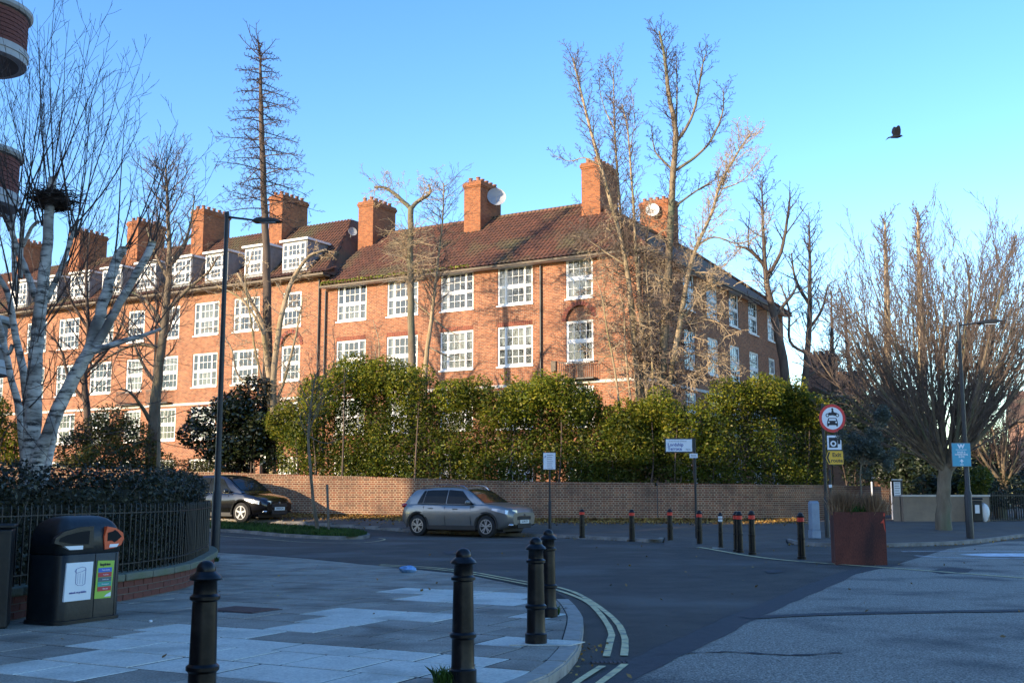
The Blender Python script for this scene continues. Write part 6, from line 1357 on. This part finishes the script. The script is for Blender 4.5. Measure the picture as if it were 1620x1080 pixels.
ot = thing('olive_tree', 'small grey-green olive tree growing out of the rusty planter', 'tree', oc); me = B[0].mesh('trunk', 6); me.transform(Matrix.Translation(-oc)); link(me, 'trunk', 'bark_grey', ot)
C, d = clump_points(ocl, 9000, 4, .2); leaves(C, .06, 'foliage', 'olive_leaf', ot, asp=.32, seed=4, kind='stuff', loc=tuple(oc), out=d)
# ================================================================== RECYCLING BIN
t = thing('recycling_bin', 'large black domed street recycling bin with an orange slot and posters', 'bin', (-4.37, 11.27, .09), R(65))
hw, DB = .41, .25
def rrect(hw, hd, r, n=5):
    out = []
    for cx_, cy_, a0 in ((hw-r, -hd+r, -90), (hw-r, hd-r, 0), (-hw+r, hd-r, 90), (-hw+r, -hd+r, 180)):
        for k in range(n+1): a = R(a0+90*k/n); out.append((cx_+r*math.cos(a), cy_+r*math.sin(a)))
    return out
plan = rrect(hw, DB, .11, 7); n = len(plan)
def stack(levels):
    mb = MB()
    for z, kx, ky in levels: mb.v += [(x*kx, y*ky, z) for x, y in plan]
    for i in range(len(levels)-1):
        for k in range(n): mb.f.append((i*n+k, i*n+(k+1) % n, (i+1)*n+(k+1) % n, (i+1)*n+k))
    mb.f.append(tuple(range(n))[::-1]); mb.f.append(tuple(range((len(levels)-1)*n, len(levels)*n))); return mb
stack([(0, 1.03, 1.04), (.035, 1.03, 1.04), (.04, .99, .985), (.655, .99, .985), (.66, .98, .975)]).build('body', 'bin_green', t, 40)
stack([(.663, .98, .975), (.67, .995, .99), (.80, .99, .97), (.86, .965, .93), (.915, .92, .86), (.96, .85, .74), (.995, .74, .57), (1.02, .58, .36), (1.03, .35, .12)]).build('dome', 'bin_green', t, 50)
dome = [c for c in t.children if c.name.startswith('dome')][0]
bn, bd = Vector((-4.37, 11.27, 0))-Vector((.4226, .9063, 0))*hw+Vector((.9063, -.4226, 0))*DB, Vector((.4226, .9063, 0))
def fp(px, py):     # point of the photograph on the bin's front -> local x, z
    k = (px-810)/1768; L = (k*bn.y-bn.x)/(bd.x-k*bd.y); Yv = bn.y+bd.y*L; return (L-hw, HC-(py-780)/1768*Yv*1.0-.09)
yf = -DB*.985
def face(pts, m, name, y0, d=.008, parent=t): return MB().xprism([fp(*p) for p in pts], yf-y0-d, yf+.03).build(name, m, parent)
face([(90, 858), (92, 850), (104, 840), (128, 833), (151, 831), (152, 864), (120, 866)], 'bin_green', 'slot_rim', .0, .008, dome); face([(97, 855), (99, 850), (108, 845.5), (129, 840), (145, 838), (144, 859), (120, 859)], 'bin_hole', 'slot', .0, .011, dome)
face([(106, 862.5), (135, 861), (135, 867), (114, 868)], 'sign_white', 'slot_label', .0, .013, dome)
face([(172.4, 831.5), (186, 834), (197, 841), (199, 850), (195, 860), (184, 864.5), (169.6, 867), (168, 848)], 'bin_orange', 'orange_surround', .0, .010, dome)
face([(173, 841), (181, 839), (184, 836.5), (188, 839), (195, 847), (188, 853.5), (184, 856), (180, 853.5), (173, 854)], 'bin_hole', 'slot', .0, .013, dome)
face([(177, 859), (191, 858), (188, 863), (176, 864)], 'sign_white', 'slot_label', .0, .014, dome)
for px in (157, 189): x = fp(px, 900)[0]; MB().b(x-.003, x+.003, yf-.003, yf+.003, .04, .655).build('panel_seam', 'bin_hole', t)
po = face([(110, 948), (151.5, 943.5), (153.5, 885.6), (112, 888.5)], 'poster_white', 'poster', .0, .004); yp = yf-.006
def pen(pts, w=.004, m='ink_blue', par=po): MB().tube([(fp(*p)[0], yp, fp(*p)[1]) for p in pts], w/2, 4).build('drawing', m, par)
pen([(127, 897), (127, 920)]); pen([(142, 896), (141.5, 920)]); pen([(127, 920), (131, 922.5), (137, 922.5), (141.5, 920)]); pen([(125, 901), (128, 897), (136, 894), (141, 895), (142, 898), (136, 901), (128, 903.5), (125, 901)])
for k in (130, 133.5, 138): pen([(k, 904), (k, 920)], .002)
x, z = fp(131, 933); text('mixed recyclables', .030, 'ink_blue', po, (x, yp, z))
po = face([(157.5, 943), (183, 941), (186.5, 884), (160.5, 884.5)], 'p_green', 'poster', .0, .004); xa, xb = fp(161.5, 900)[0], fp(182.5, 900)[0]; xm = (xa+xb)/2
z1 = fp(172, 885)[1]; z0 = fp(172, 941)[1]; text('Recycle here', .036, 'ink_black', po, (xm, yp, z1-.032), sx=.72, bold=.001)
for k, (m_, s_) in enumerate((('p_blue', 'Plastic bottles'), ('p_red', 'Food tins'), ('p_grey', 'Drink cans'), ('p_teal', 'Newspapers'), ('p_red', 'Glass jars'))):
    zz_ = z1-.065-k*.046; MB().b(xa, xb, yp-.0015, yp+.001, zz_-.043, zz_).build('stripe', m_, po); text(s_, .019, 'sign_white', po, (xm+.01, yp-.002, zz_-.022), ext=.0008)
MB().xprism([(xm, z0+.008), (xb, z0+.008), (xb, z0+.05), (xm+.03, z0+.03)], yp-.0015, yp+.001).build('stripe', 'poster_white', po)
b2 = P(-12, 993, .09); t = thing('street_cabinet', 'dark grey street cabinet cut off by the left edge of the picture', 'cabinet', b2, R(20)); MB().b(-.5, .13, -.12, .3, 0, .92).build('body', 'grey_steel' if False else 'bin_green', t, bevel=.02); MB().b(-.52, .15, -.14, .32, .925, .96).build('lid', 'bin_green', t, bevel=.01)
# ================================================================== CARS
def car(name, label, loc, rz, paint, spec):
    t = thing(name, label, 'car', loc, rz); L, W, H = spec['L'], spec['W'], spec['H']; h = L/2; wb0, wb1 = spec['wx']; wr_ = spec['wr']; zb = .24
    xs = np.array(spec['bx']); bz = np.array(spec['bz']); bw = np.array(spec['bw'])*W/2
    st_ = np.linspace(-h, h, 40); sec = []
    def zt_(x): return float(np.interp(x, xs, bz))
    def w_(x): return float(np.interp(x, xs, bw))
    mb = MB(); cols = None
    for x in st_:
        z, w = zt_(x), w_(x); lo = zb+max(0, (abs(x)-h*.8))*.35
        prof = [(0, lo), (w*.88, lo), (w*.955, lo+.06), (w*.985, lo+(z-lo)*.30), (w*1.0, lo+(z-lo)*.58), (w*.985, lo+(z-lo)*.80), (w*.95, z-.05), (w*.90, z-.012), (w*.6, z+.012), (0, z+.022)]
        cols = len(prof); full = prof+[(-y, zz) for y, zz in prof[::-1][1:-1]]; nfull = len(full); mb.v += [(x, y, zz) for y, zz in full]
    for i in range(len(st_)-1):
        for k in range(nfull): a, b = i*nfull+k, i*nfull+(k+1) % nfull; mb.f.append((a, a+nfull, b+nfull, b))
    mb.f.append(tuple(range(nfull))); mb.f.append(tuple(range((len(st_)-1)*nfull, len(st_)*nfull))[::-1])
    me = mb.mesh('body', 32); body = link(me, 'body', paint, t)
    # wheel arches are cut through the body
    cut = MB()
    for x in (wb0, wb1):
        for s in (-1, 1): cut.tube([(x, s*(W/2+.1), wr_+.02), (x, s*(W/2-.26), wr_+.02)], wr_+.055, 28)
    co = cut.build('cutter', 'plastic_black', None); co.matrix_world = Matrix.Identity(4)
    tmp = bpy.data.objects.new('tmp', me.copy()); COL.objects.link(tmp); md = tmp.modifiers.new('b', 'BOOLEAN'); md.operation = 'DIFFERENCE'; md.solver = 'EXACT'; md.object = co
    dg = bpy.context.evaluated_depsgraph_get(); dg.update(); me2 = bpy.data.meshes.new_from_object(tmp.evaluated_get(dg)); 
    if len(me2.polygons) > 50:
        me2.name = 'body'; body.data = me2
        if not me2.materials: me2.materials.append(M[paint])
        me2.polygons.foreach_set('use_smooth', [True]*len(me2.polygons)); me2.set_sharp_from_angle(angle=R(32))
    bpy.data.objects.remove(tmp); bpy.data.objects.remove(co)
    # cabin
    gx = spec['gx']; gz_ = spec['gz']   # roof line from rear base to windscreen base
    cab = MB(); m_ = len(gx); tl = .80; rings = []
    st2 = np.linspace(gx[0], gx[-1], 30)
    for x in st2:
        zr = float(np.interp(x, gx, gz_)); zbelt = zt_(x)-.03; w = w_(x)*.90; f = max(0, min(1, (zr-zbelt)/(H-zbelt))); wt = w*(1-.20*f); zr = max(zr, zbelt+.002)
        pr2 = [(w, zbelt), (w-(w-wt)*.5, zbelt+(zr-zbelt)*.5), (wt, zbelt+(zr-zbelt)*.86), (wt*.93, zbelt+(zr-zbelt)*.965), (wt*.6, zr), (0, zr+.012)]
        cab.v += [(x, y, z) for y, z in pr2+[(-y, z) for y, z in pr2[::-1][1:]]]
    nf = 11
    for i in range(len(st2)-1):
        for k in range(nf-1): a = i*nf+k; cab.f.append((a, a+nf, a+nf+1, a+1))
    cabo = cab.build('cabin', paint, t, 32)
    def side_pt(x, f, s, out=.014):
        zr = float(np.interp(x, gx, gz_)); zbelt = zt_(x)-.03; w = w_(x)*.90; ff = max(0, min(1, (zr-zbelt)/(H-zbelt))); wt = w*(1-.20*ff)
        z = zbelt+(zr-zbelt)*f; y = w-(w-wt)*f if f <= .5 else (w-(w-wt)*.5)-(w-wt)*.5*((f-.5)/.36)
        return (x, s*(y+out), z)
    for s in (-1, 1):
        for poly in spec['side']:
            g_ = MB(); n_ = 8; lo_ = []; hi_ = []
            (xa0, xa1), (xb0, xb1) = poly       # bottom edge from xa0 to xb0, top edge from xa1 to xb1
            for k in range(n_+1):
                u_ = k/n_; lo_.append(side_pt(xa0+(xb0-xa0)*u_, .10, s)); hi_.append(side_pt(xa1+(xb1-xa1)*u_, .84, s))
            mid = [tuple((np.array(side_pt((l[0]+h_[0])/2, .5, s)))) for l, h_ in zip(lo_, hi_)]
            for A_, B_ in ((lo_, mid), (mid, hi_)):
                for k in range(n_):
                    q = (A_[k], A_[k+1], B_[k+1], B_[k]); g_.quad(*(q if s < 0 else q[::-1]))
            g_.build('side_window', 'car_glass', t, 60)
        # window trim strip, sills, handles, mirror, cladding
        ln = [side_pt(x, .06, s, .016) for x in np.linspace(spec['side'][0][0][0], spec['side'][-1][1][0], 14)]; MB().tube(ln, .009, 5).build('window_trim', 'chrome' if spec.get('chrome') else 'plastic_black', t, 60)
        MB().b(wb0+wr_+.05, wb1-wr_-.05, s*W/2*.955-.02, s*W/2*.955+.02, zb-.03, zb+.11).build('sill_cladding', 'plastic_black', t, bevel=.01)
        for x in (wb0, wb1):
            ar = MB(); n_ = 20
            for k in range(n_+1):
                a = R(-12)+R(204)*k/n_; 
                for rr2 in (wr_+.05, wr_+.105): 
                    for yo_ in (0, .014): ar.v.append((x+rr2*math.cos(a), s*(w_(x)*1.0+yo_-.012), wr_+.02+rr2*math.sin(a)))
            for k in range(n_):
                b_ = k*4; ar.f += [(b_, b_+2, b_+6, b_+4), (b_+1, b_+5, b_+7, b_+3), (b_+2, b_+3, b_+7, b_+6), (b_, b_+4, b_+5, b_+1)]
            ar.build('arch_trim', 'plastic_black' if spec.get('clad') else paint, t, 40)
        for x in spec['handles']: MB().box((x, s*(w_(x)*.985+.012), zt_(x)-.13), (.17, .028, .03)).build('door_handle', paint, t, bevel=.008)
        for x in spec['seams']: 
            MB().tube([(x+.02, s*w_(x)*.985, zb+.1), (x, s*(w_(x)*1.002), .55), (x-.01, s*w_(x)*.975, zt_(x)-.06)], .005, 4).build('door_seam', 'bin_hole', t)
        xm_ = spec['mirror']; mr = MB().ell((0, 0, 0), (.075, .11, .068), 12, 8).build('door_mirror', paint, t, 60, loc=(xm_, s*(w_(xm_)*.97+.10), zt_(xm_)+.07)); MB().b(-.03, .03, -.11*0-.05, .05, -.05, -.02).build('mirror_arm', 'plastic_black', mr, loc=(0, -s*.08, -.02))
        if spec.get('rails'): MB().tube([(x, s*(w_(x)*.90*.80-.02), float(np.interp(x, gx, gz_))+dz) for x, dz in ((-1.35, .0), (-1.25, .05), (-.6, .075), (.0, .07), (.25, .05), (.40, .0))], .017, 6).build('roof_rail', 'chrome', t, 60)
        # wheels
        for x in (wb0, wb1):
            wl = MB().tube([(0, -.1, 0), (0, -.085, 0), (0, .085, 0), (0, .1, 0)], [wr_-.03, wr_, wr_, wr_-.03], 32).build('wheel', 'rubber', t, 30, loc=(x, s*(W/2-.13), wr_))
            rm = MB(); rw = wr_*.68; ys_ = s*.101
            rm.lathe([(rw, 0), (rw, .012), (rw*.9, .012), (rw*.88, -.03)], n=28, cap=False); rm.v = [(a, ys_+s*c, b) for a, b, c in rm.v]; rm.build('rim', 'alloy', wl, 40)
            dk_ = MB(); dk_.tube([(0, ys_-s*.012, 0), (0, ys_-s*.002, 0)], rw*.9, 24); dk_.build('brake_shade', 'bin_hole', wl)
            spk = MB()
            for k in range(5):
                a = 2*math.pi*k/5+.3
                for da in ((-.2, .2) if spec.get('twin', True) else (0,)):
                    c1, c2 = a, a+da; y1 = ys_+s*.006; p_, q_ = Vector((math.cos(c1)*rw*.12, y1, math.sin(c1)*rw*.12)), Vector((math.cos(c2)*rw*.93, y1, math.sin(c2)*rw*.93)); dd = (q_-p_).normalized(); nn_ = Vector((-dd.z, 0, dd.x))*(.017 if spec.get('twin', True) else .028)
                    spk.quad(p_-nn_*1.2, q_-nn_, q_+nn_, p_+nn_*1.2) if s < 0 else spk.quad(p_+nn_*1.2, q_+nn_, q_-nn_, p_-nn_*1.2)
            spk.tube([(0, ys_-s*.0, 0), (0, ys_+s*.012, 0)], rw*.2, 12); spk.build('spokes', 'alloy', wl)
    # windscreen, rear window as panels over the cabin
    def panel(x0, x1, name, f=.90, out=.006, wk=.80):
        g_ = MB(); n_ = 6
        for k in range(n_+1):
            x = x0+(x1-x0)*k/n_; zr = float(np.interp(x, gx, gz_)); zbelt = zt_(x)-.03; ff = max(0, min(1, (zr-zbelt)/(H-zbelt))); w = w_(x)*.90; wt = w*(1-.2*ff)*.9
            for y in (-1, -.6, 0, .6, 1):
                zz = zbelt+(zr-zbelt)*(.99 if abs(y) == 1 else 1.0)+(.012 if y == 0 else 0); g_.v.append((x+(out if x1 > 0 else -out), y*wt, zz+out*1.6))
        for k in range(n_):
            for j in range(4): a = k*5+j; g_.f.append((a, a+5, a+6, a+1))
        g_.build(name, 'car_glass', t, 60)
    panel(*spec['wind'], 'windscreen'); panel(*spec['rearw'], 'rear_window')
    # nose
    def front_x(y, z): return h
    for s in (-1, 1):
        hl = spec['lamp']; pts_ = []
        g_ = MB(); n_ = 6; (xa, za0, za1), (xb, zb0, zb1) = hl
        for k in range(n_+1):
            u_ = k/n_; x = xa+(xb-xa)*u_; w = w_(x); zl0, zl1 = za0+(zb0-za0)*u_, za1+(zb1-za1)*u_; o_ = .012
            g_.v += [(x+o_, s*(w*.985+o_), zl0), (x+o_, s*(w*.965+o_), zl1)]
        for k in range(n_): b_ = 2*k; g_.f.append((b_, b_+2, b_+3, b_+1) if s > 0 else (b_+1, b_+3, b_+2, b_))
        x = xb; w = w_(x); g_.v += [(h+.006, s*w*.55, zb0+.02), (h+.006, s*w*.55, zb1)]; b_ = 2*n_; g_.f.append((b_, b_+2, b_+3, b_+1) if s > 0 else (b_+1, b_+3, b_+2, b_))
        g_.build('headlight', 'lamp_clear', t, 60)
        tl_ = MB().ell((-h+.10, s*w_(-h+.1)*.93, spec['tailz']), (.12, .06, .07), 10, 7).build('tail_light', 'tail_red', t, 60)
        MB().ell((h-.10, s*w_(h-.1)*.82, .38), (.10, .11, .05), 12, 7).build('fog_light', 'chrome', t, 60); MB().ell((h-.07, s*w_(h-.07)*.82, .38), (.085, .075, .033), 12, 7).build('fog_light_lens', 'bin_hole', t, 60)
    gw = w_(h)*.62; MB().b(h-.02, h+.012, -gw, gw, .53, .63).build('grille', 'plastic_black', t, bevel=.01); MB().b(h-.02, h+.014, -gw*.98, gw*.98, .28, .43).build('lower_grille', 'plastic_black', t, bevel=.01)
    MB().b(h-.01, h+.02, -gw*.9, gw*.9, .635, .648).build('grille_trim', 'chrome', t); MB().tube([(h+.008, 0, .665), (h+.022, 0, .665)], .045, 16).build('badge', 'chrome', t, 40)
    pl_ = MB().b(h+.016, h+.024, -.26, .26, .42, .53).build('number_plate', 'plate', t); text(spec['reg'], .085, 'ink_black', pl_, (h+.0245, 0, .475), (math.pi/2, 0, math.pi/2), sx=.95, bold=.001)
    MB().b(-h-.012, -h+.02, -w_(-h)*.7, w_(-h)*.7, .30, .46).build('rear_bumper', 'plastic_black', t, bevel=.01)
    MB().b(-h+.4, h-.4, -W/2+.3, W/2-.3, .17, .26).build('underside', 'plastic_black', t)
    return t
# silver crossover
s1 = dict(L=4.14, W=1.76, H=1.53, wx=(-1.36, 1.22), wr=.325, bx=[-2.07, -2.0, -1.8, -1.3, -.5, .5, .95, 1.3, 1.7, 1.95, 2.07], bz=[.82, .95, 1.0, 1.01, .99, .975, 1.01, 1.0, .95, .88, .74], bw=[.80, .88, .95, .99, 1, 1, 1, .99, .95, .86, .72],
          gx=[-2.0, -1.75, -1.55, -.9, -.2, .25, .55, 1.0, 1.12], gz=[1.0, 1.33, 1.46, 1.52, 1.53, 1.49, 1.38, 1.08, 1.0], side=[((-1.42, -1.22), (-1.22, -1.14)), ((-1.19, -1.11), (-.33, -.31)), ((-.29, -.27), (.74, .25))], handles=(-.86, .08), seams=(-1.12, -.30, .66), mirror=.62,
          wind=(.36, 1.06), rearw=(-1.93, -1.66), lamp=((1.42, .82, .88), (1.92, .70, .82)), tailz=.95, rails=True, clad=True, chrome=False, reg='LC70 CTF')
g_r, g_f = G(660, 847.5), G(772, 851.5)
car('parked_car', 'silver grey crossover car parked in front of the garden wall, facing right', (0, 0, 0), 0, 'car_silver', s1)
c1 = bpy.data.objects['parked_car']
fw, rw_ = G(771, 850.5), G(661, 846.5); dv = (fw-rw_); ang1 = math.atan2(dv.y, dv.x); ang1 = min(max(ang1, -.55), -.25); print('CAR1', fw, rw_, dv.length, ang1)
ca, sa = math.cos(ang1), math.sin(ang1); md_ = (fw+rw_)/2; off_ = Vector((-(-.07)*ca*0, 0, 0)); nrm_ = Vector((-sa, ca, 0)); c1.location = md_+nrm_*.80+Vector((ca, sa, 0))*.07; c1.location.z = gz(md_.x, md_.y+.6); c1.rotation_euler.z = ang1
# black compact SUV at the left
s2 = dict(L=4.41, W=1.82, H=1.64, wx=(-1.38, 1.26), wr=.34, bx=[-2.2, -2.1, -1.9, -1.3, -.5, .5, .95, 1.4, 1.8, 2.08, 2.205], bz=[.86, 1.0, 1.06, 1.06, 1.03, 1.0, 1.03, .98, .90, .80, .68], bw=[.82, .9, .96, 1, 1, 1, 1, .99, .95, .85, .70],
          gx=[-2.1, -1.85, -1.6, -.9, -.2, .2, .55, 1.05, 1.2], gz=[1.06, 1.42, 1.56, 1.63, 1.64, 1.61, 1.48, 1.13, 1.02], side=[((-1.55, -1.35), (-1.28, -1.22)), ((-1.24, -1.18), (-.33, -.31)), ((-.29, -.27), (.80, .27))], handles=(-.86, .10), seams=(-1.12, -.30, .70), mirror=.66,
          wind=(.34, 1.12), rearw=(-2.03, -1.72), lamp=((1.42, .76, .84), (1.98, .62, .74)), tailz=1.0, rails=False, clad=False, chrome=True, twin=False, reg='WN10 LPU')
c2 = car('parked_car', 'black hatchback car parked at the left behind the grass verge, seen past the lamp post', (0, 0, 0), 0, 'car_black', s2)
fw = G(382, 829); a2 = -.50; ca, sa = math.cos(a2), math.sin(a2); c2.location = fw-Vector((ca, sa, 0))*1.26+Vector((-sa, ca, 0))*.82; c2.location.z = gz(c2.location.x, fw.y+.3); c2.rotation_euler.z = a2; print('CAR2', fw, c2.location)
# ================================================================== CROW
g = at(1419, 216, 42); t = thing('crow', 'black crow flying with one wing raised against the clear blue sky', 'bird', g, R(6))
bo = MB().tube([(-.30, 0, -.05), (-.22, 0, -.04), (-.12, 0, -.01), (.02, 0, .0), (.12, 0, .02), (.18, 0, .03), (.23, 0, .025)], [.02, .045, .07, .075, .055, .04, .008], 10).build('body', 'feather', t, 60)
MB().tube([(.2, 0, .03), (.27, 0, .015)], [.016, .003], 6).build('beak', 'feather', t)
for s_, zz in ((1, 1.0), (-1, .86)):
    V = [(.10, s_*.04, .02), (-.12, s_*.04, .0), (-.16, s_*.12, .20*zz), (-.10, s_*.16, .36*zz), (-.02, s_*.18, .46*zz), (.06, s_*.17, .44*zz), (.11, s_*.13, .30*zz), (.13, s_*.07, .12*zz)]
    mb = MB(); mb.v = V+[(x, y+.012, z) for x, y, z in V]; n = len(V); mb.f = [tuple(range(n)), tuple(range(n, 2*n))[::-1]]+[(k, n+k, n+(k+1) % n, (k+1) % n) for k in range(n)]; mb.build('wing', 'feather', t)
MB().xprism([(-.28, -.06), (-.42, -.13), (-.46, -.17), (-.38, -.06), (-.30, -.03)], -.05, .05).build('tail', 'feather', t)
